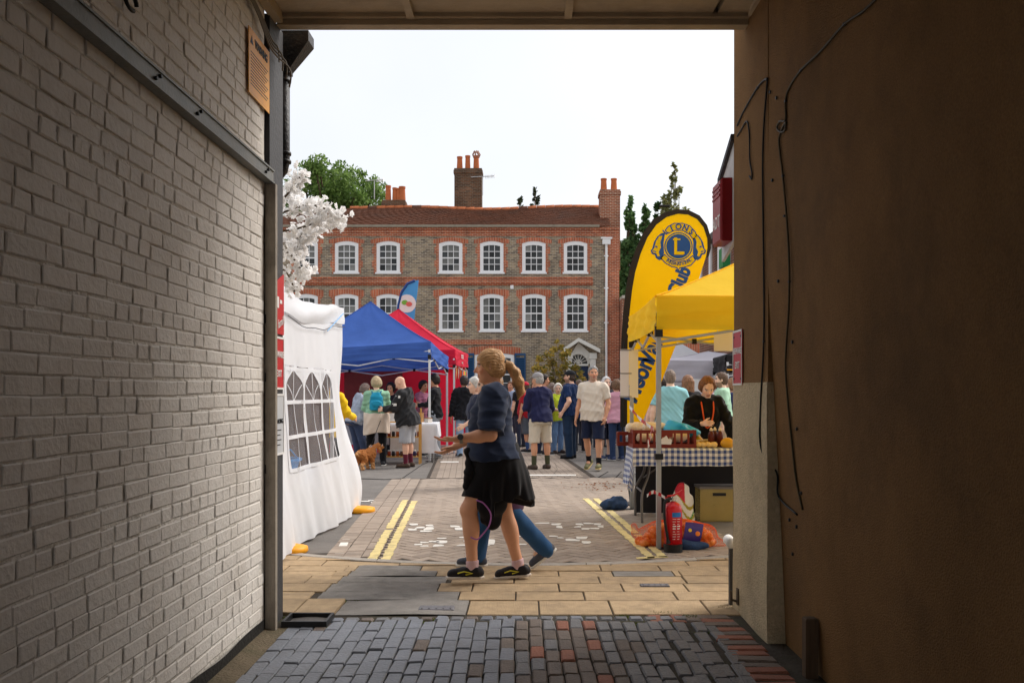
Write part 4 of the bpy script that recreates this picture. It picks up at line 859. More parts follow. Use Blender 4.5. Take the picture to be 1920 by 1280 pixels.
for c in fl_:
    n0 = r.normal(size=3); n0 /= np.linalg.norm(n0); u = np.cross(n0, r.normal(size=3)); u /= np.linalg.norm(u); w = np.cross(n0, u)
    for ring, (rad, lift) in enumerate(((.028, .006), (.018, .016))):
        for k in range(5):
            a_ = 2 * math.pi * (k + .5 * ring) / 5 + r.uniform(-.2, .2); t = u * math.cos(a_) + w * math.sin(a_); q = -u * math.sin(a_) + w * math.cos(a_)
            V += [c, c + t * rad * .6 + q * rad * .5 + n0 * lift * .6, c + t * rad + n0 * (lift + r.uniform(-.006, .008)), c + t * rad * .6 - q * rad * .5 + n0 * lift * .6]
me = bpy.data.meshes.new('blossom'); me.from_pydata([tuple(v) for v in V], [], [tuple(range(i, i + 4)) for i in range(0, len(V), 4)]); me.materials.append(m_pet); o = link('blossom', me, bt); o['kind'] = 'stuff'
# ================================================================== GAZEBOS AND STALLS
m_pole = mat('white_steel_pole', srgb(226, 228, 230), .4, .05, 6); m_greypole = mat('grey_steel_pole', srgb(172, 174, 172), .4, .1, 8, metal=.3); m_blackp = mat('black_plastic_fitting', (0.012, 0.012, 0.013), .5, .1)
def fabric(name, c, tl=.3, var=.05, bump=.35, bs=5): return mat(name, c, .75, var, 2.0, bump, bs, transl=tl, spec=.2)
def gazebo(name, label, corners, zc, peak, vh, m_, legm, legs=(0, 1, 2, 3), legbase=True, concave=1.15, inner=None, sag=.02, vtop=.0):
    """corners: FL, FR, BR, BL as (x, y); zc: eave height at each corner"""
    cxy = Vector((sum(c[0] for c in corners) / 4, sum(c[1] for c in corners) / 4)); t = thing(name, label, 'gazebo', (cxy.x, cxy.y, 0))
    C = [Vector((c[0] - cxy.x, c[1] - cxy.y, z)) for c, z in zip(corners, zc)]; P = Vector((0, 0, peak))
    n = 14; mb = MB(); ph = random.uniform(0, 6)
    def edge(i, s): a_, b_ = C[i], C[(i + 1) % 4]; p = a_.lerp(b_, s); p.z -= sag * math.sin(math.pi * s); return p
    for i in range(4):
        def fn(u, v, i=i):
            e_ = edge(i, u); p = e_.lerp(P, v); p.z = e_.z + (P.z - e_.z) * (v ** concave); p.z += -.035 * math.sin(math.pi * u) * math.sin(math.pi * min(1, v * 1.2)) * (1 - v) + .004 * math.sin(23 * u + 7 * v + ph); return p
        mb.grid(fn, 18, n)
    mb.build('canopy', m_, t, smooth=True)
    mb = MB()
    for i in range(4):
        a_, b_ = C[i], C[(i + 1) % 4]; out = Vector(((b_ - a_).y, -(b_ - a_).x, 0)).normalized()
        def fn(u, v, i=i, out=out):
            p = edge(i, u); p.z -= vh * v; w_ = .016 * math.sin(math.pi * v) * math.sin(17 * u + 3 * v + ph) + .012 * math.sin(19 * v + 4 * math.sin(u * 5 + ph)) * math.sin(math.pi * v) + .014
            return p + out * w_
        mb.grid(fn, 30, 8)
    mb.build('valance', m_, t, smooth=True)
    for i in range(4):
        b = MB(); b.tube([edge(i, s_ / 16) for s_ in range(17)], .009, 5); b.build('hem_seam', m_, t)
        b = MB(); b.tube([(lambda v: Vector((C[i].x * (1 - v), C[i].y * (1 - v), C[i].z + (P.z - C[i].z) * v ** concave + .003)))(k_ / 12) for k_ in range(13)], .008, 5); b.build('roof_seam', m_, t)
    for i in legs:
        p = C[i] * .985; lg = MB(); lg.box(p.x - .02, p.x + .02, p.y - .02, p.y + .02, 0.012, p.z - vh * .35); l_ = lg.build('leg', legm, t)
        f_ = MB(); f_.box(p.x - .075, p.x + .075, p.y - .075, p.y + .075, 0, .012); f_.build('foot_plate', m_blackp if legbase else legm, l_)
        f_ = MB(); f_.box(p.x - .032, p.x + .032, p.y - .032, p.y + .032, p.z - vh - .03, p.z - vh + .06); f_.build('corner_fitting', m_blackp, l_)
    for i in range(4):      # scissor bars under each eave
        a_, b_ = C[i] * .985, C[(i + 1) % 4] * .985
        for k in range(2):
            p, q = a_.lerp(b_, k * .5), a_.lerp(b_, k * .5 + .5); b = MB(); h0 = vh * .5
            b.tube([p - Vector((0, 0, h0)), q - Vector((0, 0, h0 + .22))], .013, 5); b.tube([p - Vector((0, 0, h0 + .22)), q - Vector((0, 0, h0))], .013, 5); b.build('truss_bar', legm, t)
            b = MB(); m3 = (p + q) / 2 - Vector((0, 0, h0 + .11)); b.box(m3.x - .025, m3.x + .025, m3.y - .025, m3.y + .025, m3.z - .03, m3.z + .03); b.build('truss_joint', m_blackp, t)
    return t, C, cxy
m_bluef = fabric('blue_canopy', srgb(78, 116, 196), .3, .1, .7, 4); m_redf = fabric('red_canopy', srgb(222, 44, 72), .3, .1, .7, 4); m_yelf = fabric('yellow_canopy', srgb(255, 212, 40), .38, .06, .7, 4); m_whf = fabric('white_tarpaulin', srgb(238, 240, 244), .3, .03, .6, 3.5)
m_grf = fabric('grey_white_canopy', srgb(206, 202, 210), .3); m_blkf = fabric('black_canopy', srgb(44, 42, 44), .05)
gazebo('blue_gazebo', 'blue pop-up gazebo with white legs in front of the red one', [(-4.75, 18.55), (-1.86, 18.3), (-1.68, 20.3), (-4.6, 20.6)], [2.2, 2.35, 2.13, 2.1], 3.24, .28, m_bluef, m_pole)
rg, rC, rc = gazebo('red_gazebo', 'red pop-up gazebo with red side walls behind the blue one', [(-4.6, 20.9), (-1.56, 20.7), (-1.46, 23.7), (-4.5, 23.9)], [2.3, 2.3, 2.32, 2.3], 3.34, .33, m_redf, m_pole)
def hang(u0, u1, z1, parent, m_, name, a_, b_, amp=.03, z0=.02, nu=40, fold=9.0):
    A, B = Vector((a_[0], a_[1], 0)), Vector((b_[0], b_[1], 0)); o_ = Vector((-(B - A).y, (B - A).x, 0)).normalized(); ph = random.uniform(0, 6); mb = MB()
    mb.grid(lambda u, v: tuple(A.lerp(B, u) + Vector((0, 0, z0 + (z1 - z0) * v)) + o_ * (amp * math.sin(fold * u * (B - A).length + ph + 1.5 * math.sin(3 * v)) * (1 - .6 * v))), nu, 10); return mb.build(name, m_, parent, smooth=True)
hang(0, 1, 2.0, rg, m_redf, 'side_wall', rC[0] * .97, rC[1].lerp(rC[0], .1) * .97, .02); hang(0, 1, 2.0, rg, m_redf, 'side_wall', rC[2].lerp(rC[3], .0) * .96, rC[3] * .96, .03)
m_dred = mat('clear_dark_red_panel', srgb(120, 20, 40), .25, .2, 3, transl=.2); hang(0, 1, 1.9, rg, m_dred, 'window_panel', (-1.0, -1.53, 0), (.3, -1.56, 0), .012, 1.0)
# white lettering on the red valance side
Pm = rC[1].lerp(rC[2], .45) + Vector((.03, 0, -.12)); lettering('RED BUS', .13, m_white, rg, frame(Pm, rC[2] - rC[1], (0, 0, 1)), bold=.002); lettering('catering', .09, m_white, rg, frame(Pm - Vector((0, 0, .13)), rC[2] - rC[1], (0, 0, 1)))
for k, c in enumerate([(236, 226, 200), (232, 190, 120), (240, 236, 224), (226, 160, 60), (238, 228, 206), (214, 90, 50)]):
    t_ = .1 + .15 * k; p = rC[1].lerp(rC[2], t_) - Vector((.05, 0, .34)); b = MB(); b.prism([p + Vector((0, -.09, 0)), p + Vector((0, .09, 0)), p + Vector((0, .02, -.30)), p + Vector((0, -.04, -.26))], (.01, 0, 0)); b.build('bunting_flag', mat('bunting_%d' % k, srgb(*c), .8), rg, fixn=True)
# ---- white gazebo nearest the passage, seen from its window wall
wg_t = thing('white_gazebo', 'white gazebo with clear arched window in its side wall and orange feet', 'gazebo', (-2.1, 9.4, 0))
YA, YB = 7.2, 10.75; u0, u1 = (8.17 - YA) / (YB - YA), (10.06 - YA) / (YB - YA); zw0, zw1 = .66, 1.585
def wallx(y, z):
    f = max(0, 1 - z / 2.3); x = -2.12 + .05 * math.sin(2.1 * y) * f + .17 * f ** 1.5 + .016 * math.sin(9 * y + 2.2 * z) * f + .008 * math.sin(17 * y - 5 * z + 2 * math.sin(3 * z)) * (f + .1) + .003 * math.sin(31 * y + 9 * z) * f
    e_ = max(0, (y - 10.2) / .55); x += .05 * e_ * math.sin(3.3 * z) * f * 2; x += .03 * math.sin(3.0 * z + 1) * f; return x
def topz(y): return 2.30 - .10 * math.sin(math.pi * (y - YA) / (YB - YA)) ** 2 + .01 * math.sin(7 * y)
ny, nz_ = 142, 90; mb = MB(); vs = []; fs_ = []
for i in range(ny + 1):
    y = YA + (YB - YA) * i / ny
    for j in range(nz_ + 1): z = .025 + (topz(y) - .025) * j / nz_; yy = y + .16 * max(0, (y - 9.8)) * (1 - z / 2.3) ** 2; vs.append((wallx(y, z) + 2.1, yy - 9.4, z))
for i in range(ny):
    yc = YA + (YB - YA) * (i + .5) / ny
    for j in range(nz_):
        zc_ = .025 + (topz(yc) - .025) * (j + .5) / nz_
        if 8.17 < yc < 10.06 and zw0 < zc_ < zw1: continue
        fs_.append((i * (nz_ + 1) + j, (i + 1) * (nz_ + 1) + j, (i + 1) * (nz_ + 1) + j + 1, i * (nz_ + 1) + j + 1))
mb.add(vs, fs_); mb.build('side_wall', m_whf, wg_t, smooth=True)
m_pvc = bpy.data.materials.new('clear_vinyl'); m_pvc.use_nodes = True; n_ = m_pvc.node_tree.nodes; l_ = m_pvc.node_tree.links; p_ = n_['Principled BSDF']; p_.inputs['Base Color'].default_value = (.55, .55, .58, 1); p_.inputs['Roughness'].default_value = .18; p_.inputs['Specular IOR Level'].default_value = .6
tr_ = n_.new('ShaderNodeBsdfTransparent'); mx_ = n_.new('ShaderNodeMixShader'); mx_.inputs[0].default_value = .26; l_.new(tr_.outputs[0], mx_.inputs[1]); l_.new(p_.outputs[0], mx_.inputs[2]); l_.new(mx_.outputs[0], n_['Material Output'].inputs[0])
mb = MB(); mb.grid(lambda u, v: (wallx(8.15 + 1.93 * u, .64 + .965 * v) + 2.1 - .004 + .01 * math.sin(11 * u + 7 * v), 8.15 + 1.93 * u - 9.4, .64 + .965 * v), 40, 24); wv = mb.build('clear_window', m_pvc, wg_t, smooth=True)
def on_wall(y, z, o=.006): return Vector((wallx(y, z) + 2.1 + o, y - 9.4, z))
def strip(a_, b_, w=.03, horiz=True):
    mb = MB(); n = 14
    def fn(u, v):
        y, z = a_[0] + (b_[0] - a_[0]) * u, a_[1] + (b_[1] - a_[1]) * u; return on_wall(y + (0 if horiz else (v - .5) * w), z + ((v - .5) * w if horiz else 0))
    mb.grid(fn, n, 1); return mb.build('window_bar', m_whf, wv)
for z in (.67, .96, 1.27, 1.57): strip((8.17, z), (10.06, z), .035)
for k in range(4): y = 8.17 + 1.89 * k / 3; strip((y, .66), (y, 1.58), .055, False)
for k in range(3):
    y = 8.17 + 1.89 * (k + .5) / 3; strip((y, .66), (y, 1.58), .018, False); hw = .28
    for sg in (-1, 1):
        strip((y, 1.275), (y + sg * hw * .86, 1.43), .022, False)
        for q in range(6): a0, a1 = q / 6, (q + 1) / 6; strip((y + sg * hw * (1 - a0 ** 2.2), 1.40 + .17 * a0), (y + sg * hw * (1 - a1 ** 2.2), 1.40 + .17 * a1), .02)
        mb = MB()    # white web outside the pointed arch
        mb.grid(lambda u, v, sg=sg, y=y, hw=hw: on_wall(y + sg * (hw * (1 - u ** 2.2) + (.315 - hw * (1 - u ** 2.2)) * v), 1.40 + .17 * u, .004), 8, 3); mb.build('window_web', m_whf, wv)
mb = MB(); mb.grid(lambda u, v: (-.01 - 1.5 * u, -2.15 + 3.5 * v + .0, topz(7.25 + 3.5 * v) + .02 + .14 * math.sin(math.pi * v) * math.sin(math.pi * u * .5)), 10, 16); mb.build('canopy', m_whf, wg_t, smooth=True)
mb = MB(); mb.grid(lambda u, v: (wallx(YA + 3.56 * u, 2.2) + 2.1 + .016 + .012 * math.sin(9 * u + 5 * v) + .02 * math.sin(3.1 * v), YA + 3.56 * u - 9.4, topz(YA + 3.55 * u) + .03 - (.235 - .05 * u) * v), 50, 6); mb.build('valance', m_whf, wg_t, smooth=True)
b = MB(); b.tube([on_wall(8.2 + 2.55 * k / 20, topz(8.2 + 2.55 * k / 20) - .215 + .03 * (k / 20) - .02 * math.sin(k / 20 * 3.1), .03) for k in range(21)], .004, 4); b.build('guy_cord', mat('dark_cord', (.05, .05, .06), .8), wg_t)
b = MB(); b.tube([on_wall(10.7, 2.26, .03), on_wall(9.75, 2.0, .04)], .006, 5); b.build('blue_cord', mat('light_blue_cord', srgb(130, 180, 226), .7), wg_t)
m_orf = mat('orange_plastic_weight', srgb(246, 168, 28), .45, .06, 8)
for (px, py) in ((676, 960), (541, 1036)):
    p = G(px, py) - Vector((-2.1, 9.4, 0)); b = MB(); b.lathe([(0, 0), (.15, 0), (.165, .015), (.16, .05), (.10, .065), (0, .065)], 20, (p.x, p.y, 0.002)); b.build('orange_weight', m_orf, wg_t, smooth=True)
for (x, y) in ((-2.22, 10.72), (-2.22, 7.3), (-3.6, 10.72), (-3.6, 7.3)):
    b = MB(); b.box(x + 2.1 - .018, x + 2.1 + .018, y - 9.4 - .018, y - 9.4 + .018, 0.0, 2.2); b.build('leg', m_pole, wg_t)
hang(0, 1, 2.1, wg_t, mat('added_brown_backing', srgb(104, 74, 62), .85, .3, 2.5), 'added_backing', (-1.45, -2.1, 0), (-1.45, 1.3, 0), .04); hang(0, 1, 2.1, wg_t, M['added_brown_backing'], 'added_backing', (-1.45, 1.3, 0), (-.15, 1.3, 0), .03)  # brown cloth added inside to darken the view through the window
# goods seen blurred through the clear window
m_card = mat('cardboard', srgb(164, 116, 78), .9, .15, 4)
st_ = thing('cardboard_boxes', 'stack of brown cardboard boxes inside the white gazebo', 'boxes', (-2.65, 8.9, 0))
for (y0, y1, z0, z1) in ((-.55, .1, 0.0, .5), (.12, .75, 0, .55), (-.5, .05, .502, .98), (.1, .6, .553, 1.1), (-.4, .4, 1.102, 1.42)):
    b = MB(); b.cbox(-.2, .2, y0, y1, z0, z1, .01); b.build('box', m_card, st_)
def tub(name, label, c, r0, r1, h, m_, cat='tub'):
    t = thing(name, label, cat, c); b = MB(); b.lathe([(0, 0), (r0, 0), (r1, h), (r1 + .02, h), (r1 + .02, h + .02), (r1 - .02, h + .02), (r0 - .02, .02), (0, .02)], 20); b.build('shell', m_, t, smooth=False)
    b = MB(); b.tube([(-r1, 0, h), (-r1 * .7, 0, h + .10), (0, 0, h + .14), (r1 * .7, 0, h + .10), (r1, 0, h)], .008, 6); b.build('handle', m_, t, smooth=True); return t
tub('blue_tub', 'bright blue plastic tub standing inside the white gazebo', (-2.38, 8.75, .5), .2, .26, .22, mat('bright_blue_plastic', srgb(40, 140, 214), .4))
b = MB(); b.cbox(-.3, .3, -.35, .35, 0, .5, .02); sd_ = thing('storage_crate', 'black storage crate under the blue tub', 'crate', (-2.4, 8.75, 0)); b.build('body', m_blackp, sd_); b = MB(); b.box(-.31, .31, -.36, .36, .44, .47); b.build('rim', m_blackp, sd_)
# ---- feather flags
def flag_shape(name, label, base, outline, mats, thick=.006, border=.05, cat='flag', pole_top=None, pole_m=None):
    t = thing(name, label, cat, base); B_ = Vector(base); n = len(outline)
    pts = [Vector(p) - B_ for p in outline]; c = sum(pts, Vector()) / n
    b = MB(); b.prism(pts, (0, thick, 0)); b.build('cloth', mats, t, fixn=True); return t, pts
YF = 11.15
def fw(px, py, y=YF): return W(px, py, y)
m_flagy = mat('yellow_flag_cloth', srgb(255, 222, 10), .7, .04, 3, .15, 6, transl=.4, spec=.2); m_flagk = mat('black_flag_edge', srgb(46, 38, 30), .8, .1, 5); m_lblue = mat('flag_blue_print', srgb(38, 78, 140), .7, .05, 4)
lead = [(1163, 800), (1163, 700), (1165, 640), (1168, 590), (1173, 545), (1180, 505), (1191, 470), (1206, 436), (1224, 412), (1246, 398), (1270, 392), (1292, 394), (1312, 404), (1326, 422), (1333, 446), (1333, 466), (1328, 484)]
inner = [(1176, 800), (1176, 700), (1177, 640), (1180, 590), (1185, 545), (1191, 510), (1201, 476), (1214, 445), (1231, 421), (1250, 407), (1271, 401), (1290, 402.5), (1307, 411), (1319, 426), (1326, 447), (1326.5, 464), (1324, 480)]
body = inner + [(1300, 556), (1270, 640), (1240, 716), (1222, 750), (1205, 790)]
ffb = G(1166, 930); ffb.y = YF
ff = thing('feather_flag', 'tall yellow feather flag with black edge and blue round emblem', 'flag', (ffb.x, YF, 0)); oF = Vector((ffb.x, YF, 0))
b = MB(); b.prism([fw(*p) - oF for p in body], (0, .006, 0)); b.build('cloth', m_flagy, ff, fixn=True)
b = MB(); 
ed = [fw(*p) - oF for p in lead]; ei = [fw(*p) - oF for p in inner]
for i in range(len(ed) - 1): b.prism([ed[i], ed[i + 1], ei[i + 1], ei[i]], (0, .012, 0))
b.build('black_sleeve', m_flagk, ff, fixn=True)
b = MB(); b.tube([Vector((0.0, .006, .02)), fw(1164, 800) - oF + Vector((.02, .006, 0)), fw(1166, 640) - oF + Vector((.02, .006, 0))], .014, 8); b.build('pole', m_blackp, ff)
b = MB(); b.box(-.3, .3, -.02, .02, 0, .02); b.box(-.02, .02, -.3, .3, .001, .021); b.build('cross_base', m_blackp, ff)
EC = fw(1272, 462) - oF; u_ = YF / F      # emblem centre, metres per photo pixel
def em(x, y, dy=-.003): return EC + Vector((x * u_, dy, -y * u_))
def disc(r, m_, name, dy, dz=.002, n=40, r_in=0.0):
    b = MB()
    if r_in:
        for k in range(n):
            a0, a1 = 2 * math.pi * k / n, 2 * math.pi * (k + 1) / n; b.prism([em(r * math.cos(a0), r * math.sin(a0), dy), em(r * math.cos(a1), r * math.sin(a1), dy), em(r_in * math.cos(a1), r_in * math.sin(a1), dy), em(r_in * math.cos(a0), r_in * math.sin(a0), dy)], (0, dz, 0))
    else: b.prism([em(r * math.cos(2 * math.pi * k / n), r * math.sin(2 * math.pi * k / n), dy) for k in range(n)], (0, dz, 0))
    return b.build(name, m_, ff, fixn=True)
disc(26.5, m_lblue, 'emblem_disc', -.004); disc(24.5, m_flagy, 'emblem_ring', -.006, .002, 40, 22.8)
def epoly(pts, m_, name='emblem_piece', dy=-.003): b = MB(); b.prism([em(x, y, dy) for (x, y) in pts], (0, .0015, 0)); b.build(name, m_, ff, fixn=True)
# shield band with the curved words
epoly([(-26, -30), (-20, -38), (-8, -44), (8, -44), (22, -39), (32, -28), (36, -17), (27, -13), (20, -22), (8, -29), (-8, -29), (-20, -23)], m_lblue); epoly([(-23.5, -30), (-18.5, -36.5), (-7.5, -42.3), (7.5, -42.3), (21, -37.4), (30.3, -27.2), (33.8, -18), (27.6, -15.3), (21, -23.6), (8.6, -30.6), (-8.6, -30.6), (-19.8, -24.6)], m_flagy, 'emblem_band', -.005)
epoly([(-34, 22), (-26, 14), (-16, 24), (0, 28.5), (16, 25), (27, 16), (33, 26), (24, 36), (10, 40), (3, 41), (0, 45), (-3, 41), (-12, 39), (-25, 32)], m_lblue); epoly([(-31.5, 22), (-26, 16.5), (-16.5, 25.8), (0, 30.3), (16.5, 26.7), (26.6, 18.8), (30.6, 25.6), (23, 34.4), (9.6, 38.3), (2.2, 39.2), (0, 42.5), (-2.2, 39.2), (-11.4, 37.3), (-24, 30.6)], m_flagy, 'emblem_band', -.005)
for sg in (-1, 1):      # the two side heads, simplified profiles
    f = lambda pts: [(sg * x, y) for (x, y) in pts]
    epoly(f([(25, -26), (33, -24), (40, -18), (46, -8), (49, 4), (52, 8), (50, 14), (44, 16), (42, 22), (36, 26), (30, 24), (27, 12), (28, -6)]), m_lblue); epoly(f([(30, -20), (36, -19), (42, -10), (45, 2), (49, 8), (47.5, 12), (42, 13), (39, 19), (35, 18), (37, 10), (33, 2), (34, -8)]), m_flagy, 'emblem_head', -.005)
    epoly(f([(39, 0), (43, -1), (44, 1), (40, 3)]), m_lblue, 'emblem_eye', -.007); epoly(f([(42, 9), (48, 8), (47, 10), (42, 11)]), m_lblue, 'emblem_mouth', -.007)
rotA = R(-3)
def etext(ch, x, y, ang, size, m_, dy=-.008, bold=.0): return lettering(ch, size * u_, m_, ff, frame(em(x, y, dy), (math.cos(ang), 0, -math.sin(ang)), (math.sin(ang), 0, math.cos(ang))), extrude=.0006, bold=bold, name='emblem_letter')
etext('L', 0, 1, 0, 44, m_flagy, -.008, .004)
for xx, yy, w in ((-3.5, -13, 14), (1, 14.2, 17)): epoly([(xx - w / 2, yy - 1.4), (xx + w / 2, yy - 1.4), (xx + w / 2, yy + 1.4), (xx - w / 2, yy + 1.4)], m_flagy, 'emblem_serif', -.008)
for k, ch in enumerate('LIONS'): a_ = R(-42 + 21 * k); etext(ch, 36.3 * math.sin(a_), -36.3 * math.cos(a_), a_, 15, m_lblue, -.008, .0025)
for k, ch in enumerate('INTERNATIONAL'): a_ = R(-40 + 6.7 * k); etext(ch, 33.5 * math.sin(a_), 33.5 * math.cos(a_), -a_, 8.5, m_lblue, -.008, .0004)
def ftext(txt, px, py, ang, size, m_, sx=1.0): lettering(txt, size * u_, m_, ff, frame(fw(px, py) - oF + Vector((0, -.004, 0)), (math.cos(ang), 0, math.sin(ang)), (-math.sin(ang), 0, math.cos(ang))), extrude=.001, bold=.011, sx=sx)
ftext('Club', 1274, 528, R(67), 36, m_lblue, .82); ftext('Lions', 1243, 606, R(68), 36, m_lblue, .82); m_fblk = mat('flag_dark_print', srgb(34, 36, 40), .7)
ftext('Valley', 1228, 640, R(66), 46, m_lblue, .82); ftext('Meon', 1196, 712, R(66), 46, m_lblue, .82)
m_skyb = mat('sky_blue_flag', srgb(92, 176, 226), .7, .05, 3, .2, 6, transl=.25)
YB_ = 25.0; bfp = thing('feather_flag', 'light blue feather flag with white round logo behind the red gazebo', 'flag', (W(748, 700, YB_).x, YB_, 0)); oB = Vector((W(748, 700, YB_).x, YB_, 0))
q = lambda px, py: W(px, py, YB_) - oB
b = MB(); b.prism([q(*p) for p in ((742, 640), (745, 600), (747, 572), (753, 548), (764, 532), (778, 526), (785, 525), (783, 545), (779, 575), (773, 640))], (0, .01, 0)); b.build('cloth', m_skyb, bfp, fixn=True)
b = MB(); ed = [q(*p) for p in ((742, 640), (745, 600), (747, 572), (753, 548), (764, 532), (778, 526))]; b.tube([Vector((q(742, 640).x, 0, .02))] + ed, .035, 6); b.build('pole', m_lblue, bfp)
def bdisc(cx_, cy_, r_, m_, dy, sx=1): b = MB(); b.prism([q(cx_ + sx * r_ * math.cos(2 * math.pi * k / 20), cy_ + r_ * math.sin(2 * math.pi * k / 20)) + Vector((0, dy, 0)) for k in range(20)], (0, .004, 0)); b.build('logo', m_, bfp, fixn=True)
bdisc(763, 569, 17, m_white, -.008); bdisc(759, 567, 4.5, mat('logo_green', srgb(120, 180, 70), .7), -.016, 1.3); bdisc(767, 570, 4.5, mat('logo_pink', srgb(220, 110, 100), .7), -.02, 1.3); b = MB(); b.box(-.28, .28, -.04, .04, 0, .03); b.build('cross_base', m_blackp, bfp)
# ---- yellow gazebo and stall
yg, yC, yc_ = gazebo('yellow_gazebo', 'yellow pop-up gazebo with grey steel legs beside the feather flag', [(1.13, 8.05), (4.05, 7.95), (4.15, 10.85), (1.21, 10.82)], [2.19, 2.2, 2.25, 2.23], 2.9, .29, m_yelf, m_greypole, concave=1.1, sag=.015)
leg_p = Vector((1.13, 8.05, 0))
b = MB(); p = yC[0] * .985; b.box(p.x - .035, p.x + .035, p.y - .035, p.y + .035, .78, .83); lcp = b.build('leg_clamp', m_blackp, yg); b = MB(); b.tube([p + Vector((0, -.03, .805)), p + Vector((.09, -.05, .80))], .012, 6); b.build('clamp_lever', m_blackp, lcp)
m_sheet = mat('laminated_sheet', srgb(226, 222, 226), .35, .04, 4); m_sheetc = mat('laminated_sheet_cream', srgb(240, 226, 190), .35, .04, 4)
px3 = W(1180, 700, 10.7)
pn = thing('price_board', 'laminated white sheets hung on the rear leg of the yellow gazebo', 'notice', (px3.x, 10.70, EYE - (745 - CY) * 10.7 / F)); hB = (745 - 655) * 10.7 / F
b = MB(); b.box(-.11, -.01, -.05, -.042, 0, hB); b.build('sheet', m_sheet, pn); b = MB(); b.box(-.005, .095, -.05, -.042, 0, hB); b.build('sheet', m_sheetc, pn)
for f in (.02, .5, .98): b = MB(); b.tube([(-.115, -.055, hB * f), (.02, -.055, hB * f)], .004, 4); b.build('clip', m_blackp, pn)
pw_ = thing('hanging_placard', 'blank white placard hanging under the yellow gazebo eave', 'notice', (W(1362, 640, 10.5).x, 10.5, EYE - (658 - CY) * 10.5 / F)); b = MB(); b.box(-.14, .2, -.005, .005, 0, .21); b.build('board', m_sheet, pw_); b = MB(); b.tube([(-.1, 0, .21), (-.1, 0, .5)], .004, 4); b.tube([(.1, 0, .21), (.1, 0, .5)], .004, 4); b.build('cord', m_pole, pw_)
# table under gingham cloth
def gingham(name, c, w=.028):
    m = bpy.data.materials.new(name); m.use_nodes = True; n = m.node_tree.nodes; l = m.node_tree.links; p = n['Principled BSDF']; p.inputs['Roughness'].default_value = .85
    at_ = n.new('ShaderNodeUVMap'); s = n.new('ShaderNodeSeparateXYZ'); l.new(at_.outputs[0], s.inputs[0]); outs = []
    for ax_ in ('X', 'Y'):
        a1 = n.new('ShaderNodeMath'); a1.operation = 'DIVIDE'; a1.inputs[1].default_value = w * 2; l.new(s.outputs[ax_], a1.inputs[0]); a2 = n.new('ShaderNodeMath'); a2.operation = 'FRACT'; l.new(a1.outputs[0], a2.inputs[0]); a3 = n.new('ShaderNodeMath'); a3.operation = 'GREATER_THAN'; a3.inputs[1].default_value = .5; l.new(a2.outputs[0], a3.inputs[0]); outs.append(a3.outputs[0])
    ad = n.new('ShaderNodeMath'); ad.operation = 'ADD'; l.new(outs[0], ad.inputs[0]); l.new(outs[1], ad.inputs[1]); dv = n.new('ShaderNodeMath'); dv.operation = 'MULTIPLY'; dv.inputs[1].default_value = .5; l.new(ad.outputs[0], dv.inputs[0])
    r = n.new('ShaderNodeValToRGB'); l.new(dv.outputs[0], r.inputs[0]); r.color_ramp.interpolation = 'CONSTANT'; e0 = r.color_ramp.elements; e0[0].color = (.78, .78, .76, 1); e0[1].position = .75; e0[1].color = (*c, 1); k = e0.new(.25); k.color = tuple(.42 * .78 + .58 * q for q in c) + (1,); l.new(r.outputs[0], p.inputs['Base Color']); return m
def setuv(me, uv):
    ul = me.uv_layers.new(name='UVMap'); 
    for lp in me.loops: ul.data[lp.index].uv = uv[lp.vertex_index]
def folding_table(name, label, x0, x1, y0, y1, h, legsm):
    t = thing(name, label, 'table', ((x0 + x1) / 2, (y0 + y1) / 2, 0)); hx_, hy_ = (x1 - x0) / 2, (y1 - y0) / 2
    b = MB(); b.cbox(-hx_, hx_, -hy_, hy_, h - .045, h, .008); b.build('tabletop', m_white, t)
    for sx in (-1, 1):
        xl = sx * (hx_ - .18)
        for sy in (-1, 1): b = MB(); b.tube(smoothpath([(xl, sy * (hy_ * .45), h - .045), (xl + sx * .02, sy * (hy_ * .55), h * .65), (xl + sx * .10, sy * (hy_ - .05), .30), (xl + sx * .10, sy * (hy_ - .04), 0.0)]), .014, 8); b.build('leg', legsm, t, smooth=True)
        b = MB(); b.tube([(xl + sx * .09, -hy_ + .06, .32), (xl + sx * .09, hy_ - .06, .32)], .011, 6); b.build('crossbar', legsm, t)
        b = MB(); b.tube([(xl + sx * .05, 0, .45), (xl - sx * .35, 0, h - .05)], .009, 6); b.build('stay', legsm, t)
    return t
m_tleg = mat('grey_table_leg', srgb(116, 112, 110), .45, .1, 8, metal=.4)
TX0, TX1, TY0, TY1, TH = 1.13, 2.93, 9.62, 10.3, .775
folding_table('folding_table', 'folding table with grey steel legs under blue gingham cloth', TX0, TX1, TY0, TY1, TH, m_tleg)
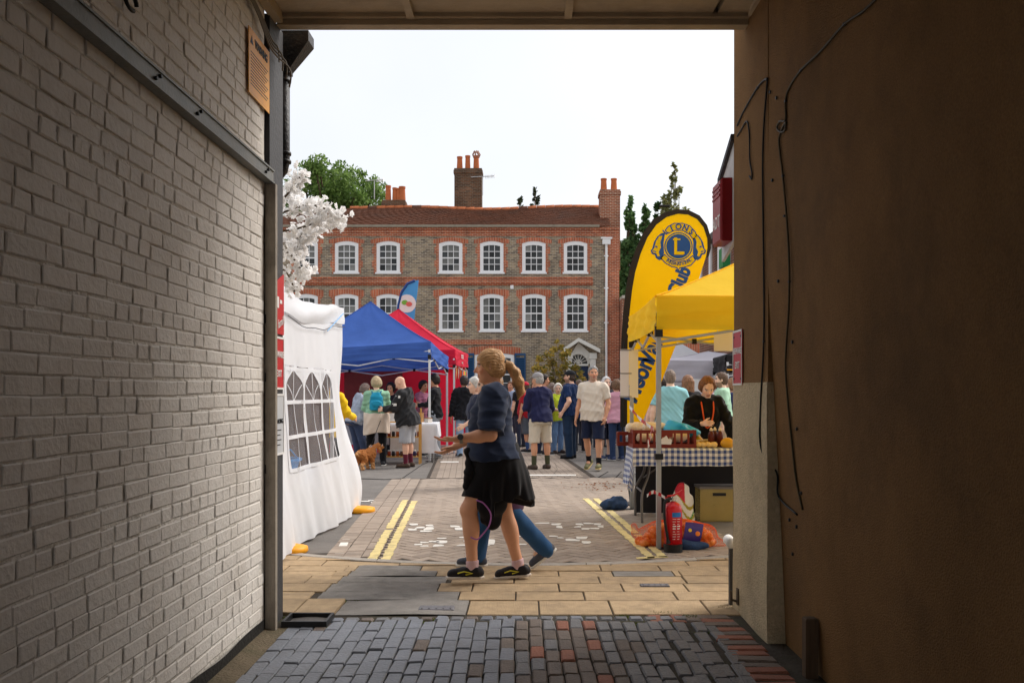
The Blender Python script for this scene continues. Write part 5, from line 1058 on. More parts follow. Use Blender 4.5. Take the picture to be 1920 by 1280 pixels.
def cloth(name, label, x0, x1, y0, y1, z, drop_f, drop_l, drop_r, m_, nx=90, ny_=50):
    t = thing(name, label, 'tablecloth', ((x0 + x1) / 2, (y0 + y1) / 2, z)); vs = []; uv = []; L, D = x1 - x0, y1 - y0; su = np.linspace(-drop_l, L + drop_r, nx + 1); sv = np.linspace(-drop_f, D + .05, ny_ + 1)
    for a_ in su:
        for b_ in sv:
            dx = -min(a_, 0) + max(a_ - L, 0); df_ = -min(b_, 0); X = min(max(a_, 0), L); Y = min(max(b_, 0), D)
            dr = max(dx, df_) if min(dx, df_) <= 0 else math.hypot(dx, df_)
            fl_x = (-1 if a_ < 0 else 1) * (.012 + .05 * dr + .02 * math.sin(9 * b_ + 1) * dr * 3) if dx > 0 else 0; fl_y = -(.012 + .03 * dr + .035 * math.sin(8 * a_ + 2) * dr * 2) if df_ > 0 else 0
            if dx > 0 and df_ > 0: fl_x *= 1.5; fl_y *= 1.8
            vs.append((x0 + X + fl_x - (x0 + x1) / 2, y0 + Y + fl_y - (y0 + y1) / 2, .006 - dr + .002 * math.sin(20 * a_) * (dr > 0))); uv.append((a_ + 5, b_ + 5))
    b = MB(); b.add(vs, [(i * (ny_ + 1) + j, (i + 1) * (ny_ + 1) + j, (i + 1) * (ny_ + 1) + j + 1, i * (ny_ + 1) + j + 1) for i in range(nx) for j in range(ny_)]); o = b.build('cloth', m_, t, smooth=True); setuv(o.data, uv); return t
m_ging = gingham('blue_gingham', srgb(52, 76, 136), .03); m_gingy = gingham('yellow_gingham', srgb(150, 120, 40), .02)
cloth('gingham_cloth', 'blue and white gingham cloth draped over the bread table', TX0, TX0 + 1.02, TY0, TY1, TH, .18, .42, .05, m_ging)
cloth('gingham_cloth', 'brown and yellow gingham cloth next to the blue one', TX0 + 1.08, TX1, TY0 + .02, TY1, TH, .16, .0, .05, m_gingy, 60, 30)
# bread crates
m_crate = mat('brown_plastic_crate', srgb(120, 40, 26), .45, .08, 6)
def crate(label, loc, rz, L, D, H):
    t = thing('bread_crate', label, 'crate', loc, rz, 'brown bread crates on the stall'); b = MB(); b.box(-L / 2, L / 2, -D / 2, D / 2, 0, .015); b.build('base', m_crate, t)
    for s in (-1, 1):
        b = MB(); y = s * (D / 2 - .008); b.box(-L / 2, L / 2, y - .008, y + .008, H - .035, H); b.box(-L / 2, L / 2, y - .008, y + .008, .016, .04); n = 9
        for k in range(n + 1):
            x = -L / 2 + .012 + (L - .024) * k / n; b.box(x - .011, x + .011, y - .0075, y + .0075, .0405, H - .0355)
        b.box(-.085, .085, y - .007, y + .007, H - .075, H - .0356); b.build('slatted_side', m_crate, t)
        b = MB(); x = s * (L / 2 - .008); b.box(x - .008, x + .008, -D / 2 + .017, D / 2 - .017, H - .035, H); b.box(x - .008, x + .008, -D / 2 + .017, D / 2 - .017, .016, .04); n = 5
        for k in range(n + 1): y2 = -D / 2 + .03 + (D - .06) * k / n; b.box(x - .0075, x + .0075, y2 - .011, y2 + .011, .0405, H - .0355)
        b.build('slatted_end', m_crate, t)
    return t
zT = TH + .008
crate('brown plastic bread crate with a white label behind the gazebo leg', (1.44, 9.87, zT), R(1), .66, .40, .185); crate('brown plastic bread crate at the table end under wrapped loaves', (1.30, 10.12, zT + .0), R(3), .62, .085, .15)
b = MB(); lb = thing('torn_label', 'torn white paper label on the bread crate', 'label', (1.46, 9.664, zT + .04)); b.prism([(-.06, 0, .0), (.05, 0, -.005), (.06, 0, .05), (.02, 0, .055), (.0, 0, .09), (-.03, 0, .065), (-.06, 0, .05)], (0, -.003, 0)); b.build('paper', m_white, lb, fixn=True)
# ================================================================== SOFT SHAPES: signed-distance modelling meshed with surface nets
f32 = np.float32
def A3(*p): return np.array(p, f32)
def smin(a, b, k):
    h = np.clip(.5 + .5 * (b - a) / k, 0, 1); return b * (1 - h) + a * h - k * h * (1 - h)
def smax(a, b, k): return -smin(-a, -b, k)
class Pr:      # primitive: distance function and bounds
    def __init__(s, fn, lo, hi, k=.02, sub=False): s.fn, s.lo, s.hi, s.k, s.sub = fn, np.array(lo, f32), np.array(hi, f32), k, sub
def cap(a, b, r1, r2, k=.02, sub=False):
    a, b = np.array(a, f32), np.array(b, f32); ba = b - a; L2 = max(float(ba @ ba), 1e-9)
    def fn(P):
        pa = P - a; t = np.clip((pa @ ba) / L2, 0, 1); d = pa - t[:, None] * ba; return np.sqrt(np.einsum('ij,ij->i', d, d)) - (r1 + (r2 - r1) * t)
    m = max(r1, r2); return Pr(fn, np.minimum(a, b) - m, np.maximum(a, b) + m, k, sub)
def ell(c, r, Rm=None, k=.02, sub=False):
    c = np.array(c, f32); r = np.array(r, f32); Rt = None if Rm is None else np.array(Rm, f32)
    def fn(P):
        q = P - c
        if Rt is not None: q = q @ Rt
        u = q / r; k0 = np.sqrt((u * u).sum(1)); v = q / (r * r); k1 = np.sqrt((v * v).sum(1)); return k0 * (k0 - 1) / np.maximum(k1, 1e-6)
    m = r.max() if Rt is not None else r; return Pr(fn, c - m, c + m, k, sub)
def loft(st, o, Rm, grow=0.0, k=.02, zlo=None, zhi=None):
    st = np.array(st, float); o = np.array(o, f32); Rt = np.array(Rm, f32); z0 = st[0, 0] if zlo is None else zlo; z1 = st[-1, 0] if zhi is None else zhi
    def fn(P):
        q = (P - o) @ Rt; z = q[:, 2]; ax = np.interp(z, st[:, 0], st[:, 1]) + grow; ay = np.interp(z, st[:, 0], st[:, 2]) + grow; yo = np.interp(z, st[:, 0], st[:, 3])
        rho = (np.abs(q[:, 0] / ax) ** 2.3 + np.abs((q[:, 1] - yo) / ay) ** 2.3) ** (1 / 2.3); d = (rho - 1) * np.minimum(ax, ay); return np.maximum(d, np.maximum(z0 - z, z - z1)).astype(f32)
    m = st[:, 1:3].max() + grow + .05; cs = [o + Rt @ np.array((sx * m, sy * m, z), f32) for sx in (-1, 1) for sy in (-1, 1) for z in (z0, z1)]; return Pr(fn, np.min(cs, 0), np.max(cs, 0), k)
class Field:
    def __init__(s, prims, cuts=(), wr=0.0, wf=30.0, seed=1, extra=None): s.p, s.cuts, s.wr, s.extra = prims, cuts, wr, extra; r = np.random.default_rng(seed); s.K = (r.normal(size=(5, 3)) * wf).astype(f32); s.ph = r.uniform(0, 6, 5)
    def bounds(s): add = [p for p in s.p if not p.sub]; return np.min([p.lo for p in add], 0) - .03, np.max([p.hi for p in add], 0) + .03
    def __call__(s, P):
        D = np.full(len(P), .5, f32); MG = .16
        for p in s.p:
            m = np.all((P > p.lo - MG) & (P < p.hi + MG), axis=1)
            if not m.any(): continue
            Q = P[m]; d = p.fn(Q); D[m] = smax(D[m], -d, p.k) if p.sub else smin(D[m], d, p.k)
        if s.extra is not None: D = s.extra(P, D)
        if s.wr:
            n = 0
            for i in range(5): n = n + np.sin(P @ s.K[i] + s.ph[i] + 1.3 * np.sin(P @ s.K[(i + 1) % 5] * .4 + s.ph[i - 1]))
            D = D + s.wr * n / 2.2
        for c in s.cuts: D = np.maximum(D, c(P))
        return D
def nets(f, h, lo=None, hi=None, B=8):
    if lo is None: lo, hi = f.bounds()
    lo = np.array(lo, float); hi = np.array(hi, float); nb = np.maximum(1, np.ceil((hi - lo) / (h * B)).astype(int)); c = np.stack(np.meshgrid(*[np.arange(n) for n in nb], indexing='ij'), -1).reshape(-1, 3)
    dc = f((lo + (c + .5) * h * B).astype(f32)); act = c[np.abs(dc) < B * h * .87 * 1.5 + .012]; sg = np.where(dc < 0, -1, 1).astype(f32).reshape(nb)
    V = np.repeat(np.repeat(np.repeat(sg, B, 0), B, 1), B, 2); V = np.pad(V, ((0, 1),) * 3, mode='edge'); off = np.stack(np.meshgrid(*[np.arange(B + 1)] * 3, indexing='ij'), -1).reshape(-1, 3)
    for i in range(0, len(act), 400):
        ix = (act[i:i + 400, None, :] * B + off[None]).reshape(-1, 3); V[ix[:, 0], ix[:, 1], ix[:, 2]] = f((lo + ix * h).astype(f32))
    ins = V < 0; cnt = sum(ins[a:ins.shape[0] - 1 + a, b:ins.shape[1] - 1 + b, d:ins.shape[2] - 1 + d].astype(np.int8) for a in (0, 1) for b in (0, 1) for d in (0, 1)); cells = np.argwhere((cnt > 0) & (cnt < 8))
    acc = np.zeros((len(cells), 3)); num = np.zeros(len(cells)); cor = [(a, b, d) for a in (0, 1) for b in (0, 1) for d in (0, 1)]
    val = {q: V[cells[:, 0] + q[0], cells[:, 1] + q[1], cells[:, 2] + q[2]] for q in cor}
    for q in cor:
        for ax in range(3):
            if q[ax] == 0:
                q2 = list(q); q2[ax] = 1; a_, b_ = val[q], val[tuple(q2)]; m = (a_ < 0) != (b_ < 0); t = np.where(m, a_ / np.where(m, a_ - b_, 1), 0); p = np.tile(np.array(q, float), (len(cells), 1)); p[:, ax] += t; acc[m] += p[m]; num[m] += 1
    verts = lo + (cells + acc / np.maximum(num, 1)[:, None]) * h; idx = np.full(cnt.shape, -1, np.int64); idx[cells[:, 0], cells[:, 1], cells[:, 2]] = np.arange(len(cells)); F_ = []
    for ax in range(3):
        sl0 = [slice(None)] * 3; sl1 = [slice(None)] * 3; sl0[ax] = slice(0, -1); sl1[ax] = slice(1, None); e = np.argwhere(ins[tuple(sl0)] != ins[tuple(sl1)]); u, v = [(1, 2), (2, 0), (0, 1)][ax]
        e = e[(e[:, u] > 0) & (e[:, v] > 0) & (e[:, u] < ins.shape[u] - 1) & (e[:, v] < ins.shape[v] - 1)]; fl = ins[e[:, 0], e[:, 1], e[:, 2]]; q = []
        for (du, dv) in ((1, 1), (0, 1), (0, 0), (1, 0)): g_ = e.copy(); g_[:, u] -= du; g_[:, v] -= dv; q.append(idx[g_[:, 0], g_[:, 1], g_[:, 2]])
        q = np.stack(q, 1); q[~fl] = q[~fl][:, ::-1]; F_.append(q)
    F_ = np.concatenate(F_); F_ = F_[(F_ >= 0).all(1)]; return verts, F_
def soft(name, field, h, m_, parent, col=None, lo=None, hi=None):
    v, fc = nets(field, h, lo, hi); me = bpy.data.meshes.new(name); me.vertices.add(len(v)); me.vertices.foreach_set('co', v.astype(f32).ravel()); me.loops.add(fc.size); me.loops.foreach_set('vertex_index', fc.astype(np.int32).ravel()); me.polygons.add(len(fc)); me.polygons.foreach_set('loop_start', np.arange(0, fc.size, 4, dtype=np.int32)); me.polygons.foreach_set('use_smooth', np.ones(len(fc), bool)); me.update(calc_edges=True); me.validate()
    if col is not None: set_col(me, col(v))
    me.materials.append(m_); return link(name, me, parent)
def RX(a): c, s = math.cos(a), math.sin(a); return np.array([[1, 0, 0], [0, c, -s], [0, s, c]])
def RZ(a): c, s = math.cos(a), math.sin(a); return np.array([[c, -s, 0], [s, c, 0], [0, 0, 1]])
def RY(a): c, s = math.cos(a), math.sin(a); return np.array([[c, 0, s], [0, 1, 0], [-s, 0, c]])
m_skin = mat('skin', (0, 0, 0), .5, .05, 14, .12, 120, attr='col', spec=.35)
m_hairs = {}
def hairm(c):
    k = 'hair_%d_%d_%d' % c; return mat(k, srgb(*c), .55, .45, 60, .6, 110, stretch=(1, .25, .25), spec=.35)
def clothm(c, var=.07, extra=''): return mat('cloth_%d_%d_%d%s' % (*c, extra), srgb(*c), .85, var, 6, .05, 60, spec=.15, sheen=.1)
SKINS = {'a': (234, 184, 156), 'b': (218, 160, 126), 'c': (240, 198, 172), 'd': (190, 134, 100)}
TOR_M = [(-.14, .120, .095, -.01), (-.06, .162, .120, -.012), (.04, .165, .112, 0), (.17, .156, .103, .008), (.30, .168, .110, .010), (.40, .176, .108, .004), (.47, .150, .090, -.006), (.53, .07, .062, -.012)]
TOR_F = [(-.14, .125, .10, -.015), (-.06, .172, .128, -.016), (.04, .160, .112, 0), (.16, .136, .096, .008), (.28, .150, .112, .022), (.37, .158, .112, .018), (.46, .132, .085, -.004), (.52, .062, .056, -.012)]
class Fig:
    def __init__(s, h=1.75, fem=False, fat=0.0, lean=0, legR=(4, -2, 4, 0), legL=(-4, -8, 4, 0), armR=(2, 12, 10, 6), armL=(2, 12, 10, 6), head=(0, 0), skin='a', hands=False, foot_out=8):
        k = h / 1.75; s.k = k; s.fem = fem; s.fat = fat; s.skin = srgb(*SKINS[skin]); s.legs = {}; s.arms = {}; s.fine = hands
        dv = lambda sw, out, sg: np.array((sg * math.sin(R(out)), math.sin(R(sw)) * math.cos(R(out)), -math.cos(R(sw)) * math.cos(R(out))))
        low = 9; tmp = {}
        for nm, sg, L in (('R', 1, legR), ('L', -1, legL)):
            hip = np.array((sg * .088 * k, 0, 0)); kn = hip + dv(L[0], L[2], sg) * .43 * k; an = kn + dv(L[1], L[2] * .4, sg) * .415 * k; fp = R(L[3]); lo_ = an[2] - .085 * k * math.cos(fp) - .15 * k * math.sin(max(0, fp)); tmp[nm] = (hip, kn, an, L[3], sg); low = min(low, lo_)
        pz = -low; s.o = np.array((0, 0, pz)); s.T = RX(R(-lean))
        for nm, (hip, kn, an, fp, sg) in tmp.items(): s.legs[nm] = dict(hip=hip + s.o, kn=kn + s.o, an=an + s.o, fp=fp, sg=sg, yaw=-sg * R(foot_out))
        tw = lambda p: s.o + s.T @ (np.array(p) * k)
        s.tw = tw; s.neck = tw((0, -.012, .50)); sw_ = .168 if fem else .188
        for nm, sg, a_ in (('R', 1, armR), ('L', -1, armL)):
            sh = tw((sg * sw_, -.005, .435)); el = sh + dv(a_[0], a_[1], sg) * .285 * k; fd = dv(a_[2], a_[3], sg); wr_ = el + fd * .245 * k; s.arms[nm] = dict(sh=sh, el=el, wr=wr_, fd=fd, sg=sg)
        s.H = RZ(R(head[0])) @ RX(R(-head[1])); s.hc = s.neck + s.T @ np.array((0, .022, .075)) * k + s.H @ np.array((0, .012, .088)) * k
        tor = TOR_F if fem else TOR_M; s.tor = [(z * k, (ax + fat * .5 * math.exp(-((z - .08) / .2) ** 2) + fat * .15) * k, (ay + fat * math.exp(-((z - .12) / .17) ** 2) + fat * .2) * k, (yo + fat * .55 * math.exp(-((z - .12) / .15) ** 2)) * k) for (z, ax, ay, yo) in tor]
    def hp(s, x, y, z): return s.hc + s.H @ (np.array((x, y, z)) * s.k)
    def head_prims(s):
        k = s.k; H = s.H; e = lambda c, r, kk=.02, sub=False: ell(s.hp(*c), np.array(r) * k, H, kk, sub); c = lambda a, b, r1, r2, kk=.01, sub=False: cap(s.hp(*a), s.hp(*b), r1 * k, r2 * k, kk, sub)
        jaw = .9 if s.fem else 1.0
        P = [cap(s.neck - s.T @ np.array((0, 0, .05)), s.hp(0, -.022, -.05), (.056 if not s.fem else .048) * k + s.fat * .1, (.056 if not s.fem else .048) * k, .03), e((0, -.012, .03), (.075, .096, .090), .03), e((0, .028, -.035), (.060 * jaw + s.fat * .08, .064, .086), .03), e((0, .036, -.085), (.042 * jaw + s.fat * .06, .044, .032), .02),
             e((0, .064, -.104), (.020, .018, .014), .015), c((0, .086, .008), (0, .108, -.030), .0075, .0125, .008), e((-.011, .098, -.034), (.009, .010, .008), None, ) if False else c((-.011, .096, -.034), (.011, .096, -.034), .0085, .0085, .008), c((-.032, .080, .026), (.032, .080, .026), .010, .010, .012),
             e((-.031, .098, .008), (.017, .016, .012), .010, True), e((.031, .098, .008), (.017, .016, .012), .010, True), e((-.031, .074, .006), (.0135, .0125, .011), .003), e((.031, .074, .006), (.0135, .0125, .011), .003),
             e((-.040, .062, -.03), (.022, .02, .018), .02), e((.040, .062, -.03), (.022, .02, .018), .02), c((-.019, .086, -.060), (.019, .086, -.060), .0062, .0062, .005), c((-.016, .086, -.073), (.016, .086, -.073), .0070, .0070, .005), c((-.024, .096, -.0665), (.024, .096, -.0665), .0028, .0028, .003, True),
             e((-.076, -.008, -.004), (.010, .020, .032), .006), e((.076, -.008, -.004), (.010, .020, .032), .006)]
        return P
    def hand_prims(s, nm, curl=18, spread=1.0, palm=None):
        a_ = s.arms[nm]; k = s.k; d = a_['fd'] / np.linalg.norm(a_['fd']); n = np.array(palm if palm is not None else (-a_['sg'], 0, -.15), float); n = n - d * (n @ d); n /= np.linalg.norm(n); w = np.cross(d, n); Rm = np.stack([n, w, d], 1); wr_ = a_['wr']
        P = [ell(wr_ + d * .042 * k, (.016 * k, .038 * k, .050 * k), Rm, .015)]; thumb_side = np.sign(w @ np.array((0, .6, .8)) + 1e-6)
        for i, (off, L, r_) in enumerate(((-.030, .066, .0085), (-.010, .076, .009), (.010, .080, .009), (.029, .072, .009))):
            o = off * thumb_side; b0 = wr_ + (d * .080 + w * o) * k; sp = spread * o * .25; d1 = d * math.cos(R(curl)) + n * math.sin(R(curl)) + w * sp * 4; d2 = d * math.cos(R(curl * 2.4)) + n * math.sin(R(curl * 2.4)) + w * sp * 4; b1 = b0 + d1 * L * .52 * k; b2 = b1 + d2 * L * .5 * k
            P += [cap(wr_ + (d * .06 + w * o) * k, b0, .011 * k, r_ * k, .008), cap(b0, b1, r_ * k, r_ * .95 * k, .003), cap(b1, b2, r_ * .95 * k, r_ * .72 * k, .003)]
        t0 = wr_ + (d * .022 + w * .026 * thumb_side + n * .004) * k; t1 = t0 + (d * .034 + w * .030 * thumb_side + n * .008) * k; t2 = t1 + (d * .034 + w * .010 * thumb_side + n * .004) * k; P += [cap(t0, t1, .0135 * k, .0105 * k, .01), cap(t1, t2, .0105 * k, .008 * k, .004)]; return P
    def body(s, hands_kw={}):
        k = s.k; ft = s.fat; P = [loft(s.tor, s.o, s.T, 0, .03)]
        P.append(cap(s.tw((-.14, -.01, .44)), s.tw((.14, -.01, .44)), .055 * k, .055 * k, .04))
        for nm, L in s.legs.items():
            r0 = (.082 + .30 * ft) * k; P += [cap(L['hip'], L['kn'], r0, (.054 + .12 * ft) * k, .04), cap(L['kn'], L['an'], (.050 + .10 * ft) * k, (.036 + .04 * ft) * k, .02)]
            cd = L['kn'] + (L['an'] - L['kn']) * .30; b_ = np.cross(L['an'] - L['kn'], (1, 0, 0)); b_ = b_ / np.linalg.norm(b_); b_ = b_ * (-1 if b_[1] > 0 else 1); Rl = np.array(Vector(L['an'] - L['kn']).to_track_quat('Z', 'Y').to_matrix()); P.append(ell(cd + b_ * .012 * k, ((.05 + .08 * ft) * k, (.052 + .09 * ft) * k, .13 * k), Rl, .03))
            P.append(ell(L['kn'] - b_ * .018 * k, (.040 * k, .036 * k, .045 * k), None, .03)); P.append(cap(L['an'], L['an'] + np.array((0, .06, -.05)) * k, .034 * k, .03 * k, .02))
        for nm, a_ in s.arms.items():
            P += [cap(a_['sh'], a_['el'], (.047 + .14 * ft) * k, (.038 + .10 * ft) * k, .03), cap(a_['el'], a_['el'] + a_['fd'] * .09 * k, (.039 + .1 * ft) * k, (.040 + .08 * ft) * k, .02), cap(a_['el'] + a_['fd'] * .08 * k, a_['wr'], (.040 + .08 * ft) * k, (.026 + .03 * ft) * k, .02)] + s.hand_prims(nm, **hands_kw.get(nm, {}))
        return Field(P + s.head_prims())
    def skincol(s, beard=None, brow=(60, 44, 32), lips=(168, 84, 76)):
        sk = np.array(s.skin); lp, bw_ = np.array(srgb(*lips)), np.array(srgb(*brow)); ht = s
        def col(v):
            C = np.tile(sk, (len(v), 1)); q = (v - s.hc) @ s.H / s.k; x, y, z = q.T; near = (np.abs(q) < .16).all(1)
            def mixin(m, c, a): C[m] = C[m] * (1 - a) + np.array(c) * a
            mixin(near & (y > .05) & (np.abs(x) > .018) & (z < -.01) & (z > -.055), sk * np.array((1.05, .82, .78)), .5); mixin(near & (y > .095) & (z < 0) & (z > -.05), sk * np.array((1.05, .80, .76)), .5)
            if beard is not None: mixin(near & (y > -.01) & (z < -.045) & ~((np.abs(x) < .02) & (z > -.08) & (y > .09) & (z < -.055)), srgb(*beard), .75)
            mixin(near & (y > .07) & (np.abs(x) < .022) & (z < -.054) & (z > -.080), lp, .8); mixin(near & (y > .065) & (np.abs(np.abs(x) - .033) < .018) & (np.abs(z - .026 - .004 * np.cos(x * 60)) < .0065), bw_, .75)
            e_ = near & (y > .06) & (((np.abs(x) - .031) / .014) ** 2 + ((z - .007) / .0075) ** 2 < 1); mixin(e_, (.55, .52, .5), .9); mixin(e_ & (np.abs(np.abs(x) - .031) < .006), (.02, .018, .015), .95); mixin(near & (y > .06) & (np.abs(np.abs(x) - .031) < .016) & (np.abs(z - .0145) < .003), (.05, .035, .03), .7); return C
        return col
    def top(s, loose=.014, under=0.0, sleeve=('short', .62), hem=-.10, flare=.02, neck=.50, wr=.004, vneck=0.0, seed=1, belly=0.0, hood=False, zip_=False, sl_loose=None):
        k = s.k; sl = sl_loose if sl_loose is not None else loose; st = [(z, ax + max(0, (.1 * k - z)) * flare * 2 + under * min(1, max(0, (.16 * k - z) / .12)), ay + max(0, (.1 * k - z)) * flare * 2 + under * min(1, max(0, (.16 * k - z) / .12)), yo) for (z, ax, ay, yo) in s.tor]
        if hem * k < st[0][0]: st = [(hem * k - .02, st[1][1] + flare * .2, st[1][2] + flare * .2, st[1][3])] + [(st[0][0], st[1][1] + flare * .1, st[1][2] + flare * .1, st[1][3])] + st[1:]
        else: st[0] = (st[0][0], st[1][1], st[1][2], st[1][3])
        P = [loft(st, s.o, s.T, loose, .03), cap(s.tw((-.15, -.01, .44)), s.tw((.15, -.01, .44)), .055 * k + loose, .055 * k + loose, .05)]
        if s.fem: P += [ell(s.tw((sx * .07, .085, .30)), np.array((.075, .06, .075)) * k * (1 + s.fat * 2) + loose * .5, None, .05) for sx in (-1, 1)]
        if hood: P += [ell(s.tw((0, -.085, .47)), np.array((.12, .075, .085)) * k, s.T, .03), cap(s.tw((-.08, .02, .515)), s.tw((.08, .02, .515)), .03 * k, .03 * k, .03)]
        cuts = []; o, T = np.array(s.o, f32), np.array(s.T, f32); zh = hem * k; ex = None
        G_ = [Field(P)]
        for nm, a_ in s.arms.items():
            kind, t = sleeve; ft = s.fat; Q = [cap(a_['sh'], a_['el'], (.049 + .14 * ft) * k + sl, (.040 + .1 * ft) * k + sl, .03)]
            if kind == 'long': Q.append(cap(a_['el'], a_['wr'], (.040 + .08 * ft) * k + sl, (.029 + .03 * ft) * k + sl * .8, .03)); cp, cd = a_['el'] + (a_['wr'] - a_['el']) * t, a_['fd']
            else: cp = a_['sh'] + (a_['el'] - a_['sh']) * t; cd = (a_['el'] - a_['sh']) / np.linalg.norm(a_['el'] - a_['sh'])
            cp, cd = np.array(cp, f32), np.array(cd, f32); far_ = np.array(a_['sh'], f32)
            G_.append((Field(Q), cp, cd, kind))
        nc, nr = np.array(s.tw((0, .01 + vneck * .3, neck + .035)), f32), .075 * k
        class FF:
            def bounds(q): L = [G_[0].bounds()] + [g[0].bounds() for g in G_[1:]]; return np.min([l[0] for l in L], 0), np.max([l[1] for l in L], 0)
            def __call__(q, P):
                Z = (P - o) @ T; D = np.maximum(G_[0](P), zh + .012 * np.sin(P[:, 0] * 14 + seed) * (wr > 0) - Z[:, 2])
                for (f_, cp, cd, kind) in G_[1:]: D = smin(D, np.maximum(f_(P), (P - cp) @ cd), .025)
                W_.K, W_.ph = W_.K, W_.ph; n = 0
                for i in range(5): n = n + (1 - 2 * np.abs(np.sin(P @ W_.K[i] * .7 + W_.ph[i] + 1.6 * np.sin(P @ W_.K[(i + 1) % 5] * .4 + W_.ph[i - 1]))))
                D = D - wr * 1.5 * n / 2.2 - .003
                if not hood: D = np.maximum(D, nr - np.sqrt((((P - nc) * np.array((1, 1, .9 - vneck), f32)) ** 2).sum(1)))
                return D
        W_ = Field([], seed=seed, wf=22); return FF()
    def bottom(s, kind='trousers', loose=.012, zcut=None, top=.09, wr=.0035, seed=2, flare=.0):
        k = s.k; st = [(z, ax, ay, yo) for (z, ax, ay, yo) in s.tor]; st[0] = (st[0][0], st[1][1] * .96, st[1][2], st[1][3]); P = [loft(st, s.o, s.T, loose * .8, .03, None, top * k)]; ft = s.fat; cuts = []
        for nm, L in s.legs.items():
            P += [cap(L['hip'], L['kn'], (.084 + .30 * ft) * k + loose, (.056 + .12 * ft) * k + loose * 1.3 + flare, .035), cap(L['kn'], L['an'] + (L['an'] - L['kn']) * .06, (.056 + .11 * ft) * k + loose * 1.2 + flare, (.046 + .05 * ft) * k + loose * 1.2 + flare, .03)]
        if zcut is not None: cuts.append(lambda p: (zcut + .006 * np.sin(p[:, 1] * 40)) - p[:, 2])
        else: cuts.append(lambda p: .035 - p[:, 2])
        return Field(P, cuts, wr, 26, seed)
    def shoe(s, nm, sole_t=.022, boot=0.0, fat=1.0):
        L = s.legs[nm]; k = s.k; Rm = RZ(L['yaw']) @ RX(R(-L['fp'])); b = L['an'] + Rm @ np.array((0, 0, -.085)) * k; q = lambda x, y, z: b + Rm @ (np.array((x, y, z)) * k); Rt = np.array(Rm, f32); o = np.array(b, f32)
        up = Field([cap(q(0, -.04, .045), q(0, .06, .045), .040 * k, .040 * k, .02), cap(q(0, .05, .045), q(L['sg'] * -.005, .150, .036), .043 * k, .036 * k, .02), cap(q(0, -.03, .05), L['an'] + Rm @ np.array((0, 0, .03 + boot)) * k, .040 * k, .042 * k, .03)], [lambda p: sole_t * .8 * k - ((p - o) @ Rt)[:, 2], lambda p: ((p - o) @ Rt)[:, 2] - (.088 + boot) * k], .0015, 60, 3)
        def solef(P):
            z = ((P - o) @ Rt); y = z[:, 1] / k; x = z[:, 0] / k; w = np.interp(y, [-.09, -.06, .0, .08, .13, .17, .20], [.0, .034, .036, .046, .045, .034, .0]); return (np.maximum(np.abs(x) - w, np.maximum(np.abs(z[:, 2] / k - sole_t / 2) - sole_t / 2, np.maximum(-.088 - y, y - .196))) * k * .8).astype(f32)
        m = .24 * k; sol = Pr(solef, o - m, o + m); return up, Field([sol]), (o - m, o + m)
    def hair(s, style='short', vol=.012, seed=3, length=-.12, strand=.0022):
        k = s.k; H = np.array(s.H, f32); hc = np.array(s.hc, f32); P = [ell(s.hp(0, -.014, .032), np.array((.076 + vol, .097 + vol, .090 + vol)) * k, s.H, .02), ell(s.hp(0, -.035, -.03), np.array((.068 + vol, .070 + vol, .075)) * k, s.H, .03)]
        if style in ('long', 'bob'): P += [loft([(length, .075, .05, -.04), (length * .5, .085, .062, -.035), (.03, .08, .085, -.02)], s.hc, s.H, vol * .6, .03)]
        pl = (.85, -.53, .070, .074) if style == 'short' else (.97, -.25, .050, .06)
        if style == 'swept': pl = (.80, -.60, .090, .056)
        if style == 'balding': pl = (.55, .83, -.02, .045)
        def cut(p): q = (p - hc) @ H / k; c = (pl[0] * (q[:, 1] - pl[2]) + pl[1] * (q[:, 2] - pl[3])); c = c + .006 * np.sin(q[:, 0] * 130) ; return (c * k).astype(f32)
        def cut2(p): q = (p - hc) @ H / k; fr = np.maximum(-.088 - q[:, 2], -1); return (fr * k).astype(f32)
        def strands(p, D):
            q = (p - hc) @ H / k; a_ = np.arctan2(q[:, 0], q[:, 2] - .02) if style in ('short', 'swept') else np.arctan2(q[:, 0], q[:, 1] + .02); return D + strand * np.sin(a_ * 26 + 2.2 * np.sin(q[:, 1] * 30 + seed) + seed) + strand * .7 * np.sin(a_ * 43 + 3 * np.sin(q[:, 2] * 24))
        return Field(P, [cut] + ([cut2] if style in ('short', 'balding') else []), .0022, 55, seed, strands)
    def cap_prims(s):
        k = s.k; H = np.array(s.H, f32); hc = np.array(s.hc, f32); crown = Field([ell(s.hp(0, -.012, .045), np.array((.090, .110, .090)) * k, s.H, .02)], [lambda p: (.038 * k - ((p - hc) @ H)[:, 2])])
        Rb = s.H @ RX(R(-12)); brim = Field([ell(s.hp(0, .115, .043), np.array((.068, .075, .010)) * k, Rb, .01)]); return crown, brim
